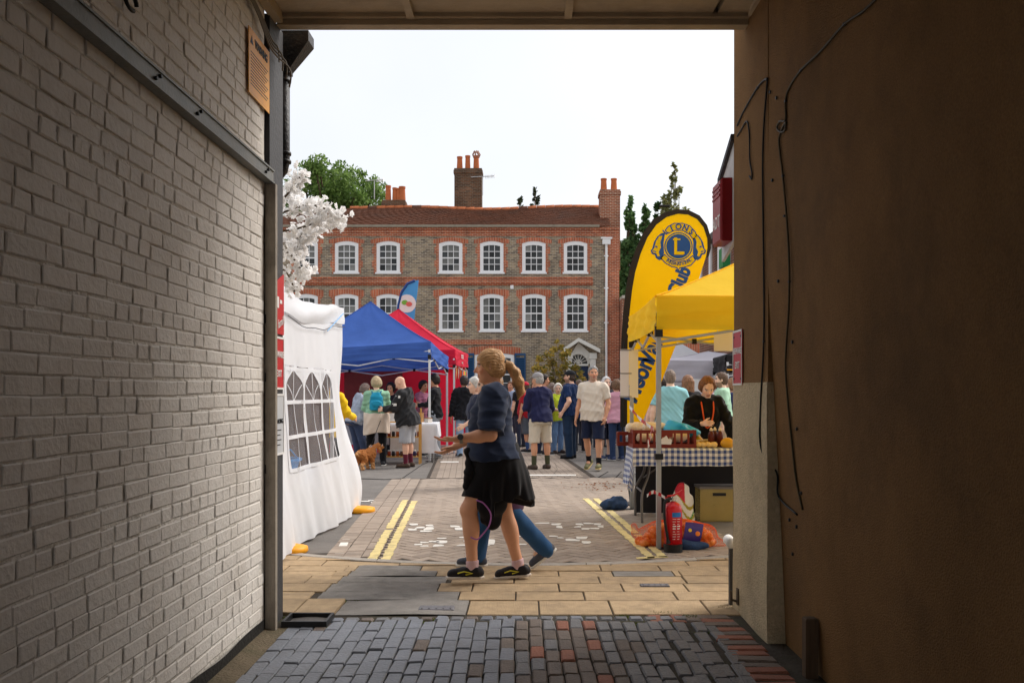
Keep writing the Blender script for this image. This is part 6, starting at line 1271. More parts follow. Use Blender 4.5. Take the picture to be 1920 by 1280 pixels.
def person(label, x, y, th, fig, top=None, bottom=None, shoes=(40, 40, 42), sole=(220, 218, 212), socks=None, hair=None, cap_=None, vox=.0115, group=None, beard=None, brow=(70, 54, 40), hands_kw={}, cvox=None, backpack=None, z=.010):
    if top and bottom: top.setdefault('under', bottom.get('loose', .012) * .8); bottom.setdefault('top', top.get('hem', -.10) + .05)
    t = thing('person', label, 'person', (x, y, z), R(th), group); cv = cvox or vox; soft('body', fig.body(hands_kw), vox, m_skin, t, fig.skincol(beard, brow))
    if top: c = top.pop('c'); cname = top.pop('name', 'top'); m_ = top.pop('m', None); soft(cname, fig.top(**top), cv, m_ or clothm(c), t)
    if bottom: c = bottom.pop('c'); cname = bottom.pop('name', 'trousers'); soft(cname, fig.bottom(**bottom), cv, clothm(c, .12), t)
    for nm in ('R', 'L'):
        up, so, bd = fig.shoe(nm); sh = soft('shoe', up, min(cv, .009), mat('shoe_%d_%d_%d' % shoes, srgb(*shoes), .6, .15, 20), t); soft('sole', so, min(cv, .009), mat('sole_%d_%d_%d' % sole, srgb(*sole), .7, .08, 20), sh, None, *bd)
        if socks:
            L = fig.legs[nm]; a_ = L['an']; b_ = a_ + (L['kn'] - a_) * socks[1]; soft('sock', Field([cap(a_ - np.array((0, 0, .03)), b_, .042 * fig.k, .048 * fig.k)], [(lambda p, b_=np.array(b_, f32), d=np.array((L['kn'] - a_) / np.linalg.norm(L['kn'] - a_), f32): (p - b_) @ d)]), .009, clothm(socks[0]), t)
    if hair: soft('hair', fig.hair(*hair[1:]), min(vox, .010), hairm(hair[0]), t)
    if cap_: cr_, br_ = fig.cap_prims(); cm = clothm(cap_); co = soft('cap', cr_, .009, cm, t); soft('brim', br_, .006, cm, co)
    return t
# ================================================================== THE TWO WOMEN WALKING PAST
wf = Fig(1.69, True, .048, 2, legL=(27, -4, 2, 0), legR=(-8, -15, 2, 6), armL=(4, 20, 84, 8), armR=(20, 8, 62, 2), head=(6, 4), skin='b', foot_out=4)
WX, WY = G(930, 1093).x, G(930, 1093).y
wt_ = person('woman in navy top with black jacket round her waist, walking past with hand held out', WX, WY, 90, wf, top=dict(c=(38, 48, 70), loose=.016, sleeve=('short', .95), hem=-.03, flare=.05, wr=.0042, seed=4, sl_loose=.050), bottom=dict(c=(20, 20, 24), kind='shorts', zcut=.62, loose=.02, name='shorts'), shoes=(30, 26, 30), sole=(222, 212, 202), socks=((214, 180, 186), .12), hair=((190, 146, 98), 'swept', .012, 5), vox=.0062, cvox=.007, brow=(120, 90, 60), hands_kw={'L': dict(curl=14, spread=2.4, palm=(.1, 0, 1)), 'R': dict(curl=16, spread=2.2, palm=(.2, 0, 1))})
# ponytail and band
k = wf.k; tail = [wf.hp(0, -.105, .02), wf.hp(0, -.150, -.005), wf.hp(0, -.185, -.06), wf.hp(.0, -.205, -.13), wf.hp(0, -.215, -.20), wf.hp(0, -.19, -.26)]
soft('ponytail', Field([cap(wf.hp(0, -.08, .03), tail[0], .05, .030), *[cap(tail[i], tail[i + 1], r0, r1, .02) for i, (r0, r1) in enumerate(((.022, .028), (.028, .036), (.036, .038), (.038, .028), (.028, .008)))]], (), .0015, 30, 9, lambda P, D: D + .0013 * np.sin(P[:, 0] * 210 + 2 * np.sin(P[:, 2] * 18)) + .0008 * np.sin((P[:, 1] + P[:, 2] * .4) * 260)), .006, hairm((190, 146, 98)), wt_)
b = MB(); mt = Matrix.Translation(Vector(tail[0])) @ Vector(tail[1] - tail[0]).to_track_quat('Z', 'Y').to_matrix().to_4x4(); b.lathe([(.026, -.012), (.034, -.008), (.036, 0), (.034, .008), (.026, .012)], 16, mtx=mt); b.build('hair_band', m_blackp, wt_, smooth=True)
# jacket tied round the waist: flaring, with an uneven hem and hanging sleeves
so_ = np.array(wf.o, f32)
st = [(-.50, .21, .235, -.055), (-.30, .205, .225, -.05), (-.12, .205, .205, -.025), (.0, .20, .190, .0), (.07, .185, .175, .01), (.10, .17, .165, .01)]
def hem(p):
    q = p - so_; a_ = np.arctan2(q[:, 0], q[:, 1]); fr = q[:, 1]; h_ = np.where(fr < 0, -.27 - .30 * np.clip(-fr, 0, .3) * .6, -.30 - .55 * np.clip(.16 - np.abs(fr - .02), 0, .16)); return (h_ + .03 * np.sin(5 * a_ + 1) + .015 * np.sin(13 * a_)) - q[:, 2]
def folds(P, D): q = P - so_; a_ = np.arctan2(q[:, 0], q[:, 1]); return D + .013 * np.sin(11 * a_ + 3 * np.sin(q[:, 2] * 4)) * np.clip((.05 - q[:, 2]) / .35, 0, 1) + .006 * np.sin(23 * a_ + 1) * np.clip((.0 - q[:, 2]) / .3, 0, 1)
m_blackj = clothm((22, 21, 24), .2)
jk = soft('tied_jacket', Field([loft(st, wf.o, np.eye(3), 0, .02)], [hem], .003, 26, 5, folds), .008, m_blackj, wt_)
soft('jacket_sleeve', Field([cap(wf.o + (-.08, .17, .03), wf.o + (-.14, .185, -.10), .028, .032, .02), cap(wf.o + (-.14, .185, -.10), wf.o + (-.13, .20, -.20), .032, .028, .02), cap(wf.o + (.05, .2, .03), wf.o + (-.10, .19, .035), .03, .035, .02)], (), .005, 40, 6), .008, m_blackj, jk)
soft('jacket_panel', Field([ell(wf.o + (-.12, .03, -.32), (.075, .115, .10), None, .03), ell(wf.o + (-.09, .03, -.42), (.05, .075, .09), None, .04)], (), .005, 30, 8), .009, m_blackj, jk)
b = MB(); b.tube(smoothpath([wf.o + Vector(p) for p in ((-.20, .13, -.29), (-.21, .08, -.31), (-.215, .03, -.38), (-.215, .04, -.46), (-.20, .09, -.53), (-.20, .125, -.56), (-.2, .17, -.545))]), .005, 6); b.build('purple_strap', mat('purple_strap', srgb(176, 110, 180), .6), wt_, smooth=True)
# watch
a_ = wf.arms['L']; wp = Vector(a_['wr'] - a_['fd'] * .03); mt = Matrix.Translation(wp) @ Vector(a_['fd']).to_track_quat('Z', 'Y').to_matrix().to_4x4()
b = MB(); b.lathe([(.034, -.011), (.0365, -.010), (.0365, .010), (.034, .011)], 18, mtx=mt); wb = b.build('watch_strap', mat('grey_strap', srgb(140, 136, 124), .6), wt_, smooth=True)
b = MB(); b.lathe([(0, .012), (.018, .012), (.021, .008), (.021, 0), (0, 0)], 18, mtx=Matrix.Translation(wp + Vector((-.034, 0, .012))) @ Matrix.Rotation(R(-90), 4, 'Y')); b.build('watch_face', mat('watch_glass', (.03, .035, .04), .2), wb)
for nm in ('R', 'L'):      # yellow flashes on the trainers
    L = wf.legs[nm]; Rm = RZ(L['yaw']) @ RX(R(-L['fp'])); q = lambda x, y, z: Vector(L['an'] + Rm @ np.array((x, y, z - .085)))
    for sx in (-1, 1): b = MB(); b.tube([q(sx * .041, .105, .050), q(sx * .045, .06, .062), q(sx * .044, .0, .048), q(sx * .045, .05, .040)], .0045, 5); b.build('yellow_flash', mat('yellow_flash', srgb(214, 206, 60), .5), wt_)
    for kx in range(3): b = MB(); b.tube([q(-.02, .03 + .025 * kx, .088 - .012 * kx), q(.02, .035 + .025 * kx, .088 - .012 * kx)], .004, 5); b.build('lace', m_blackp, wt_)
vf = Fig(1.55, True, .02, 3, legR=(13, 8, 2, 0), legL=(-19, -42, 2, 38), armR=(14, 6, 18, 4), armL=(-26, 10, 2, 4), head=(0, 3), skin='c', foot_out=3)
p2 = G(928, 1068)
v_t = person('woman in blue jeans and purple waist jacket striding beside the woman in navy', p2.x, p2.y, 90, vf, top=dict(c=(40, 44, 58), loose=.016, sleeve=('short', .85), hem=-.05, wr=.004, seed=7), bottom=dict(c=(46, 84, 126), loose=.012, flare=.006), shoes=(70, 76, 90), sole=(228, 226, 220), hair=((150, 120, 90), 'bob', .012, 6, -.1), vox=.009, cvox=.008)
vo = np.array(vf.o, f32)
soft('purple_jacket', Field([loft([(-.42, .20, .21, -.03), (-.2, .195, .19, -.02), (.0, .18, .15, 0), (.06, .17, .14, 0)], vf.o, np.eye(3), 0, .02)], [lambda p: (-.33 + .5 * np.clip((p - vo)[:, 1] + .08, 0, .4) + .03 * np.sin(9 * p[:, 0])) - (p - vo)[:, 2]], .006, 26, 5), .009, clothm((74, 48, 72), .15), v_t)
tb = thing('tote_bag', 'white cotton tote bag hanging behind the walking women', 'bag', (p2.x + .19, p2.y + .02, .52)); soft('bag', Field([loft([(0, .05, .12, 0), (.1, .055, .12, 0), (.30, .03, .10, 0), (.34, .01, .09, 0)], (0, 0, 0), RY(R(-8)), 0, .02)], (), .006, 24, 4), .009, clothm((232, 226, 216)), tb); b = MB(); b.tube(smoothpath([(-.02, -.05, .3), (-.03, 0, .52), (-.02, .05, .3)]), .006, 5); b.build('strap', clothm((232, 226, 216)), tb)
# ================================================================== PEOPLE IN THE SQUARE
def at_d(px, d): return (px - CX) * d / F, d
def P_(label, px, d, th, fig, **k): x, y = at_d(px, d); return person(label, x, y, th, fig, z=.012 if d < 15 else .004, **k)
def dfeet(py): return F * EYE / (py - CY)
navym = P_('man in navy jumper, beige shorts and grey cap standing with his back turned', 1013, dfeet(880), 28, Fig(1.74, False, .03, 6, legR=(2, -2, 6, 0), legL=(0, -4, 5, 0), armR=(4, 14, 40, 4), armL=(10, 12, 96, -28), head=(28, 6), skin='b'), top=dict(c=(36, 38, 72), loose=.018, sleeve=('long', .96), hem=-.10, wr=.005, seed=11), bottom=dict(c=(212, 200, 180), kind='shorts', zcut=.47, loose=.028, name='shorts'), shoes=(72, 58, 50), sole=(60, 50, 44), socks=((74, 76, 56), .40), hair=((170, 166, 160), 'short', .008, 3), cap_=(156, 152, 152), vox=.010)
whm = P_('smiling grey haired man in cream T-shirt and navy shorts walking this way', 1112, dfeet(881), 158, Fig(1.83, False, .015, -1, legR=(-2, -24, 4, 26), legL=(10, 2, 4, 0), armR=(-6, 14, 8, 10), armL=(-6, 14, 22, -6), head=(28, 0), skin='b', foot_out=10), top=dict(c=(226, 212, 194), loose=.022, sleeve=('short', .72), hem=-.13, wr=.0045, seed=12, sl_loose=.026), bottom=dict(c=(30, 38, 62), kind='shorts', zcut=.55, loose=.03, name='shorts'), shoes=(122, 120, 84), sole=(214, 190, 130), socks=((24, 24, 28), .25), hair=((140, 138, 136), 'short', .008, 13), beard=(176, 146, 128), vox=.009)
P_('tall man in black cap, navy T-shirt and jeans with hand in back pocket', 1068, dfeet(859), 62, Fig(1.84, False, .05, -2, legR=(2, -2, 5, 0), legL=(-3, -6, 5, 0), armR=(-20, 16, 20, -10), armL=(-22, 18, 34, 2), head=(12, 0), skin='a'), top=dict(c=(26, 46, 84), loose=.02, sleeve=('short', .72), hem=-.08, wr=.0045, seed=14, sl_loose=.024), bottom=dict(c=(34, 52, 76), loose=.022), shoes=(34, 32, 34), sole=(30, 30, 30), hair=((70, 56, 46), 'short', .006, 4), cap_=(34, 36, 40), beard=(120, 92, 74), vox=.010)
P_('person in white sun hat and yellow hi-vis vest with light blue jeans', 1046, dfeet(850), -150, Fig(1.58, True, .02, 0, armR=(20, 14, 80, -14), armL=(10, 14, 60, -10), head=(-30, 8), skin='c'), top=dict(c=(206, 222, 60), loose=.03, sleeve=('short', .35), hem=-.12, wr=.004, seed=15), bottom=dict(c=(116, 148, 190), loose=.014), shoes=(60, 48, 44), sole=(50, 44, 40), hair=((232, 226, 214), 'bob', .022, 5, -.08), vox=.0115)
P_('dark haired man facing right behind the man in the navy jumper', 1019, 20.2, -78, Fig(1.78, False, .02, 0, head=(0, 0), skin='b'), top=dict(c=(96, 70, 92), loose=.016, wr=.004, seed=16), bottom=dict(c=(44, 54, 78)), hair=((44, 34, 30), 'short', .012, 6), vox=.0125)
P_('man in red cap and red polo shirt with grey denim shorts', 987, 21.0, 70, Fig(1.62, False, .04, 2, head=(10, 4), skin='b'), top=dict(c=(176, 34, 46), loose=.018, wr=.004, seed=17), bottom=dict(c=(92, 98, 108), kind='shorts', zcut=.42, loose=.03, name='shorts'), socks=((60, 84, 130), .45), shoes=(34, 34, 36), hair=((90, 70, 60), 'short', .008, 7), cap_=(200, 40, 60), vox=.0125)
P_('short haired man in blue jacket seen from behind between two taller men', 1086, 21.2, 15, Fig(1.68, False, .03, 0, head=(0, 0), skin='a'), top=dict(c=(34, 52, 100), loose=.024, sleeve=('long', .95), hood=True, wr=.005, seed=18), bottom=dict(c=(40, 44, 58)), hair=((104, 84, 72), 'short', .007, 8), vox=.0125)
P_('white haired woman in dark top and navy cropped trousers behind the cream T-shirt man', 1136, 19.0, -150, Fig(1.70, True, .03, 0, armR=(0, 16, 20, 8), head=(-10, 4), skin='c'), top=dict(c=(44, 48, 58), loose=.02, wr=.004, seed=19), bottom=dict(c=(34, 42, 66), kind='shorts', zcut=.40, loose=.02, name='cropped_trousers'), shoes=(58, 70, 100), hair=((214, 210, 208), 'bob', .018, 9, -.07), vox=.0115)
P_('person in pale pink top and dark trousers beside the feather flag pole', 1156, 18.6, 20, Fig(1.64, True, .02, 0, head=(10, 0), skin='a'), top=dict(c=(216, 160, 176), loose=.02, sleeve=('long', .95), hem=-.12, wr=.004, seed=20), bottom=dict(c=(44, 60, 92)), shoes=(60, 72, 110), hair=((116, 86, 62), 'bob', .016, 10, -.08), vox=.0125)
P_('person in white cap and cream shirt behind the yellow flag', 1217, 15.5, 100, Fig(1.66, False, .03, 4, armL=(10, 18, 20, 10), head=(0, 0), skin='a'), top=dict(c=(196, 186, 182), loose=.02, wr=.004, seed=21), bottom=dict(c=(70, 50, 70)), hair=((120, 100, 90), 'short', .008, 11), cap_=(232, 228, 220), vox=.0125)
# right: behind the stall
bk = Fig(1.62, True, .035, 20, legR=(14, 10, 4, 0), legL=(12, 8, 4, 0), armR=(14, 14, 96, -34), armL=(24, 22, 6, 4), head=(0, 34), skin='c')
bw_ = P_('woman in black with orange necklace leaning over the bread stall', 1316, 10.78, 184, bk, top=dict(c=(20, 20, 22), loose=.03, sleeve=('long', .95), hem=-.14, wr=.005, seed=22, vneck=.45, sl_loose=.022), bottom=dict(c=(22, 22, 24), loose=.014), hair=((128, 86, 56), 'bob', .016, 12, -.05), vox=.0085, cvox=.010)
nk = smoothpath([Vector(bk.tw(p)) for p in ((-.07, -.03, .525), (-.075, .06, .50), (-.07, .155, .42), (-.055, .20, .32), (-.03, .21, .22), (0, .212, .19), (.03, .21, .22), (.055, .20, .32), (.07, .155, .42), (.075, .06, .50), (.07, -.03, .525))], 4)
b = MB(); b.tube([Vector(p) for p in nk], .0085, 7); b.build('orange_necklace', mat('orange_lanyard', srgb(232, 92, 24), .5), bw_, smooth=True)
P_('man in pale turquoise T-shirt seen from behind under the yellow gazebo', 1257, 14.0, 4, Fig(1.72, False, .04, 0, armR=(-4, 14, 8, 8), armL=(0, 15, 10, 6), head=(-8, 0), skin='c'), top=dict(c=(150, 206, 212), loose=.024, sleeve=('short', .70), hem=-.10, wr=.0045, seed=23, sl_loose=.03), bottom=dict(c=(66, 66, 56)), hair=((130, 112, 98), 'short', .005, 13), vox=.0105)
P_('woman with long brown hair and black jacket seen from behind', 1290, 14.6, 12, Fig(1.64, True, .02, 0, head=(0, 0), skin='c'), top=dict(c=(40, 36, 38), loose=.022, sleeve=('long', .95), wr=.004, seed=24), bottom=dict(c=(36, 38, 48)), hair=((142, 100, 70), 'long', .018, 14, -.24), vox=.0115)
P_('dark curly haired person in pink patterned top facing the food stall', 1327, 15.8, 20, Fig(1.62, True, .02, 0, head=(0, 0), skin='b'), top=dict(c=(206, 160, 190), loose=.02, wr=.004, seed=25, m=mat('pink_pattern', srgb(214, 176, 204), .8, .6, 22)), bottom=dict(c=(44, 44, 56)), hair=((70, 48, 40), 'bob', .024, 15, -.06), vox=.0125)
P_('bearded man in mint green T-shirt and beige shorts in profile', 1354, 14.9, 80, Fig(1.70, False, .05, 0, armL=(-6, 12, 10, 6), head=(6, 0), skin='c'), top=dict(c=(176, 216, 186), loose=.022, sleeve=('short', .74), hem=-.10, wr=.0045, seed=26, sl_loose=.026), bottom=dict(c=(196, 172, 142), kind='shorts', zcut=.46, loose=.026, name='shorts'), hair=((98, 74, 56), 'short', .009, 16), beard=(112, 86, 66), vox=.0105)
P_('person in spotted navy dress beside the mint T-shirt man', 1374, 15.6, 60, Fig(1.62, True, .02, 0, skin='a'), top=dict(c=(34, 40, 72), loose=.03, hem=-.5, flare=.15, wr=.004, seed=27, m=mat('spotted_navy', srgb(40, 46, 84), .8, .5, 40), name='dress'), bottom=dict(c=(30, 34, 56)), hair=((150, 110, 80), 'bob', .014, 17, -.08), vox=.0125)
# left: at the blue stall
P_('person in yellow jacket and black trousers beside the white gazebo', 620, 14.3, -30, Fig(1.64, False, .03, 2, armR=(20, 12, 70, -10), head=(-10, 8), skin='b'), top=dict(c=(246, 200, 30), loose=.028, sleeve=('long', .95), hem=-.22, wr=.006, seed=28), bottom=dict(c=(28, 28, 32)), hair=((110, 90, 76), 'short', .012, 18), vox=.0115)
P_('woman in grey patterned hooded top leaning over the stall table', 664, 17.75, -50, Fig(1.62, True, .03, 22, legR=(16, 14, 4, 0), legL=(14, 10, 4, 0), armR=(34, 12, 46, 0), armL=(34, 12, 50, 0), head=(0, 18), skin='b'), top=dict(c=(150, 158, 176), loose=.026, sleeve=('long', .95), wr=.006, seed=29, hood=True, m=mat('grey_tie_dye', srgb(166, 174, 192), .85, .45, 9)), bottom=dict(c=(70, 82, 112)), hair=((120, 100, 92), 'bob', .012, 19, -.06), vox=.0115)
mf = Fig(1.68, True, .045, 5, legR=(2, -4, 4, 0), legL=(6, 2, 4, 0), armR=(26, 10, 80, -20), armL=(24, 12, 74, -16), head=(14, 14), skin='c')
mt_ = P_('woman in mint jacket with blue backpack and beige jacket round her waist', 706, dfeet(873), 8, mf, top=dict(c=(150, 196, 164), loose=.026, sleeve=('long', .95), hem=-.1, wr=.006, seed=30), bottom=dict(c=(24, 24, 28), loose=.010), shoes=(40, 40, 44), sole=(230, 228, 224), hair=((190, 168, 132), 'bob', .022, 20, -.05), vox=.0105)
bp_ = soft('backpack', Field([loft([(.12, .11, .07, 0), (.2, .13, .085, 0), (.36, .115, .075, 0), (.45, .06, .045, 0)], mf.tw((.0, -.17, 0)), mf.T, 0, .03), ell(mf.tw((0, -.255, .24)), (.09, .03, .07), mf.T, .02)], (), .005, 30, 9), .009, clothm((40, 150, 184), .12), mt_)
b = MB(); [b.tube(smoothpath([Vector(mf.tw((sx * .07, -.15, .42))), Vector(mf.tw((sx * .09, -.06, .505))), Vector(mf.tw((sx * .1, .10, .44))), Vector(mf.tw((sx * .11, .12, .3))), Vector(mf.tw((sx * .12, -.12, .16)))]), .014, 6) for sx in (-1, 1)]; b.build('strap', clothm((36, 110, 140)), bp_, smooth=True)
soft('waist_jacket', Field([loft([(-.36, .24, .23, -.03), (-.2, .24, .225, -.03), (.0, .235, .215, -.01), (.08, .22, .20, 0)], mf.o, np.eye(3), 0, .02)], [lambda p: (mf.o[2] - .30 + .03 * np.sin(9 * p[:, 0] + 1)) - p[:, 2]], .008, 24, 5), .010, clothm((222, 204, 186), .1), mt_)
bd = Fig(1.70, False, .045, 8, legR=(2, -4, 5, 0), legL=(0, -3, 5, 0), armR=(26, 10, 78, -8), armL=(22, 12, 84, -12), head=(0, 32), skin='a')
bt_ = P_('bald man in black hooded jacket and grey shorts looking down at his phone', 764, dfeet(876), 76, bd, top=dict(c=(44, 44, 46), loose=.036, sleeve=('long', .95), hem=-.16, wr=.007, seed=31, hood=True, flare=.04), bottom=dict(c=(168, 168, 172), kind='shorts', zcut=.44, loose=.032, name='shorts'), shoes=(84, 66, 54), sole=(52, 44, 40), socks=((98, 34, 50), .42), vox=.0095)
b = MB(); ph_ = Vector((bd.arms['R']['wr'] + bd.arms['L']['wr']) / 2 + np.array((0, .10, .02))); b.cbox(-.036, .036, -.075, .075, 0, .009, .003, Matrix.Translation(ph_) @ Matrix.Rotation(R(35), 4, 'X')); pho = thing('mobile_phone', 'black mobile phone held by the bald man', 'phone', bt_.location, bt_.rotation_euler[2]); b.build('phone_body', m_blackp, pho); b = MB(); b.box(-.032, .032, -.07, .07, .0095, .0105, Matrix.Translation(ph_) @ Matrix.Rotation(R(35), 4, 'X')); b.build('screen', mat('phone_screen', (.05, .08, .12), .15), pho)
for dz in (.30, .12):
    b = MB(); q = bd.arms['L']; c_ = Vector(q['sh'] + (q['el'] - q['sh']) * (.75 if dz > .2 else .2)) + Vector((-.085, 0, 0)); b.box(c_.x - .002, c_.x + .012, c_.y - .04, c_.y + .04, c_.z - .02, c_.z + .025); b.build('white_badge', m_white, bt_)
P_('dark haired stallholder behind the table under the blue gazebo', 736, 19.6, 170, Fig(1.60, True, .02, 10, head=(0, 16), skin='b'), top=dict(c=(40, 34, 40), loose=.02, wr=.004, seed=32), bottom=dict(c=(30, 30, 34)), hair=((38, 30, 28), 'bob', .02, 21, -.06), vox=.0125)
P_('young man in black jumper and grey joggers holding out his arm', 816, 19.4, 84, Fig(1.76, False, .0, 0, armL=(20, 12, 84, -10), armR=(24, 8, 88, -6), head=(0, 6), skin='b'), top=dict(c=(30, 30, 33), loose=.018, sleeve=('long', .95), wr=.005, seed=33), bottom=dict(c=(158, 162, 168), loose=.022), shoes=(190, 186, 178), hair=((40, 30, 26), 'short', .026, 22), vox=.0115)
P_('dark haired woman in pink top standing behind the blue gazebo leg', 792, 19.9, -120, Fig(1.64, True, .0, 0, armR=(20, 8, 110, -20), head=(0, 8), skin='b'), top=dict(c=(176, 110, 132), loose=.016, sleeve=('long', .95), wr=.004, seed=34), bottom=dict(c=(90, 70, 80)), hair=((44, 32, 30), 'short', .018, 23), vox=.0125)
P_('person in black jacket and pale jeans facing the red gazebo', 871, 19.6, 20, Fig(1.74, False, .03, 2, head=(0, 4), skin='b'), top=dict(c=(30, 30, 34), loose=.034, sleeve=('long', .95), hem=-.16, wr=.007, seed=35, hood=True), bottom=dict(c=(150, 176, 206), loose=.014), hair=((60, 50, 46), 'short', .012, 24), vox=.0115)
P_('white haired person in striped navy T-shirt behind the woman in navy', 901, 13.2, 100, Fig(1.60, True, .04, 6, armL=(6, 22, 60, 4), head=(0, 6), skin='c'), top=dict(c=(48, 52, 70), loose=.02, sleeve=('short', .6), wr=.004, seed=36), bottom=dict(c=(60, 70, 96)), hair=((210, 206, 200), 'short', .016, 25), vox=.0115)
for (px, d, th, lab, tc_, hc_, st_y) in ((1107, 26, 160, 'distant person in a grey top by the house door', (130, 132, 140), (120, 100, 84), 'short'), (1148, 27, 30, 'distant person in a white top near the white market tent', (224, 220, 216), (98, 74, 56), 'bob'), (1001, 26.5, 200, 'distant person in green near the house door shrub', (90, 120, 96), (80, 62, 50), 'bob'), (958, 25, 150, 'distant person in pale blue beyond the two walking women', (150, 170, 196), (110, 84, 66), 'short'), (1035, 24.5, 20, 'distant person in a patterned top behind the hi-vis vest', (150, 130, 150), (130, 112, 104), 'bob'), (1228, 21, 10, 'distant person in dark clothes near the grey market canopy', (44, 42, 50), (70, 54, 46), 'bob'), (1097, 23.5, 10, 'distant person in a dark green coat behind the cream T-shirt man', (52, 66, 56), (60, 44, 36), 'bob'), (1125, 22.6, 200, 'distant dark haired person in a black top near the white market tent', (36, 36, 42), (48, 36, 32), 'short'), (1165, 24.2, 60, 'distant person in a maroon jumper by the annexe', (104, 40, 52), (76, 56, 44), 'bob'), (1060, 23.0, 190, 'distant person in a denim shirt behind the man in the black cap', (84, 104, 138), (92, 70, 52), 'short'), (976, 22.8, 40, 'distant brown haired person in a black coat beyond the red cap', (34, 34, 40), (84, 60, 44), 'bob'), (1240, 17.5, 30, 'dark haired person in a grey hooded top behind the turquoise T-shirt man', (92, 96, 106), (54, 40, 34), 'bob'), (1305, 20, 170, 'distant person in a beige top under the grey canopy', (190, 170, 150), (110, 80, 60), 'short')):
    P_(lab, px, d, th, Fig(random.uniform(1.6, 1.76), st_y == 'bob', .02, 0, head=(random.uniform(-20, 20), 0), skin=random.choice('abc')), top=dict(c=tc_, loose=.02, wr=.004, seed=px), bottom=dict(c=(50, 56, 74)), hair=(hc_, st_y, .014, 3), vox=.014)
# ---- golden spaniel
dx_, dy_ = at_d(686, dfeet(880)); dg = thing('dog', 'golden cocker spaniel standing by the stall', 'dog', (dx_, dy_, .004), R(-28))
def dl(x, y, sw, hind):
    p = []
    if hind: hip, kn, hk, pw = (x, y, .25), (x, y + .05, .17), (x, y - .035, .09), (x, y - .025, .025); p += [cap(hip, kn, .06, .045, .03), cap(kn, hk, .042, .028, .02), cap(hk, pw, .030, .026, .02), cap(pw, (x, pw[1] + .03, .02), .026, .02, .015)]
    else: sh, el, pw = (x, y, .26), (x, y - .02, .16), (x, y, .025); p += [cap(sh, el, .055, .036, .03), cap(el, pw, .036, .028, .02), cap(pw, (x, y + .03, .02), .027, .02, .015)]
    return p
hd = (.03, .30, .395)
dp_ = [ell((0, -.02, .265), (.082, .19, .085), None, .03), ell((0, .10, .262), (.088, .10, .105), None, .04), ell((0, -.14, .272), (.08, .085, .082), None, .03), cap((0, .14, .30), (.02, .24, .375), .070, .052, .04), ell(hd, (.055, .065, .055), None, .03), cap((.04, .335, .38), (.06, .40, .362), .034, .026, .02), cap((-.02, .28, .40), (-.045, .26, .31), .026, .034, .015), cap((.08, .28, .40), (.105, .27, .31), .026, .034, .015), cap((0, -.21, .30), (0, -.28, .27), .028, .022, .03)] + dl(-.055, .12, 0, 0) + dl(.055, .13, 0, 0) + dl(-.055, -.15, 0, 1) + dl(.055, -.14, 0, 1)
m_fur = mat('golden_fur', (0, 0, 0), .8, .3, 30, .7, 70, attr='col', stretch=(1, 1, .4))
def furc(v):
    C = np.tile(np.array(srgb(178, 112, 58)), (len(v), 1)); l_ = (v[:, 2] < .12) | (v[:, 1] < -.22); C[l_] = srgb(206, 152, 100); n_ = ((v - np.array((.063, .425, .372))) ** 2).sum(1) < .022 ** 2; C[n_] = (.02, .015, .015)
    for ex in (.015, .075): m_ = ((v - np.array((ex, .352, .41))) ** 2).sum(1) < .013 ** 2; C[m_] = (.015, .01, .01)
    return C
soft('body', Field(dp_, (), .0075, 85, 3), .007, m_fur, dg, furc)
b = MB(); b.tube([(.01 + .062 * math.cos(t), .20 + .035 * math.cos(t) * .3 - .02 * math.sin(t), .335 + .062 * math.sin(t)) for t in np.linspace(0, 6.2832, 17)], .010, 6); b.build('bandana', mat('spotted_bandana', srgb(170, 172, 180), .8, .6, 60), dg)
ld = thing('dog_lead', 'dark lead running from the spaniel up to the woman in mint', 'lead', (dx_, dy_, .3)); b = MB(); e_ = Vector((mt_.location.x + .12 - dx_, mt_.location.y - .1 - dy_, .62)); b.tube(smoothpath([(.05, .2, .08), Vector((.1, .15, .2)).lerp(e_, .3), e_]), .006, 5); b.build('lead', m_blackp, ld)
# ================================================================== STALL GOODS AND SMALL THINGS
def blob(name, label, cat, loc, prims, vox, m_, wr=.004, wf=30, cuts=(), col=None, part='body', rz=0.0):
    t = thing(name, label, cat, loc, rz); soft(part, Field(prims, list(cuts), wr, wf, random.randint(0, 99)), vox, m_, t, col); return t
m_loaf = mat('wrapped_loaf', srgb(240, 218, 186), .35, .16, 8, .3, 30, spec=.5); m_bun = mat('golden_bun', srgb(236, 200, 130), .5, .25, 14)
for k, (x, y, z, sc) in enumerate(((1.17, 9.92, zT + .155, 1.0), (1.34, 9.94, zT + .15, 1.05), (1.50, 9.98, zT + .13, .95), (1.26, 9.80, zT + .06, .9), (1.44, 9.80, zT + .06, .95), (1.60, 9.80, zT + .06, .9))):
    blob('bread_loaf', ('wrapped white loaf lying on top of the bread crate' if k < 3 else 'wrapped white loaf inside the bread crate'), 'bread', (x, y, z), [cap((-.05 * sc, 0, .045), (.05 * sc, 0, .045), .052, .05, .02), cap((.06 * sc, 0, .05), (.11 * sc, .0, .055), .02, .03, .03)], .008, m_loaf, .003, 60); COL.objects[-1]
for k, (x, y, z, sc) in enumerate(((1.24, 10.02, zT + .16, 1.1), (1.42, 10.04, zT + .155, 1.0), (1.33, 9.86, zT + .165, .95), (1.56, 9.88, zT + .13, .8))):
    blob('bread_loaf', 'wrapped white loaf lying on top of the bread crate', 'bread', (x, y, z), [cap((-.06 * sc, 0, .045), (.06 * sc, 0, .045), .052, .05, .02)], .008, m_loaf, .004, 60, rz=random.uniform(-.5, .5))
for o in [o for o in COL.objects if o.name.startswith('bread_loaf')]: o['group'] = 'wrapped loaves in and on the bread crate'
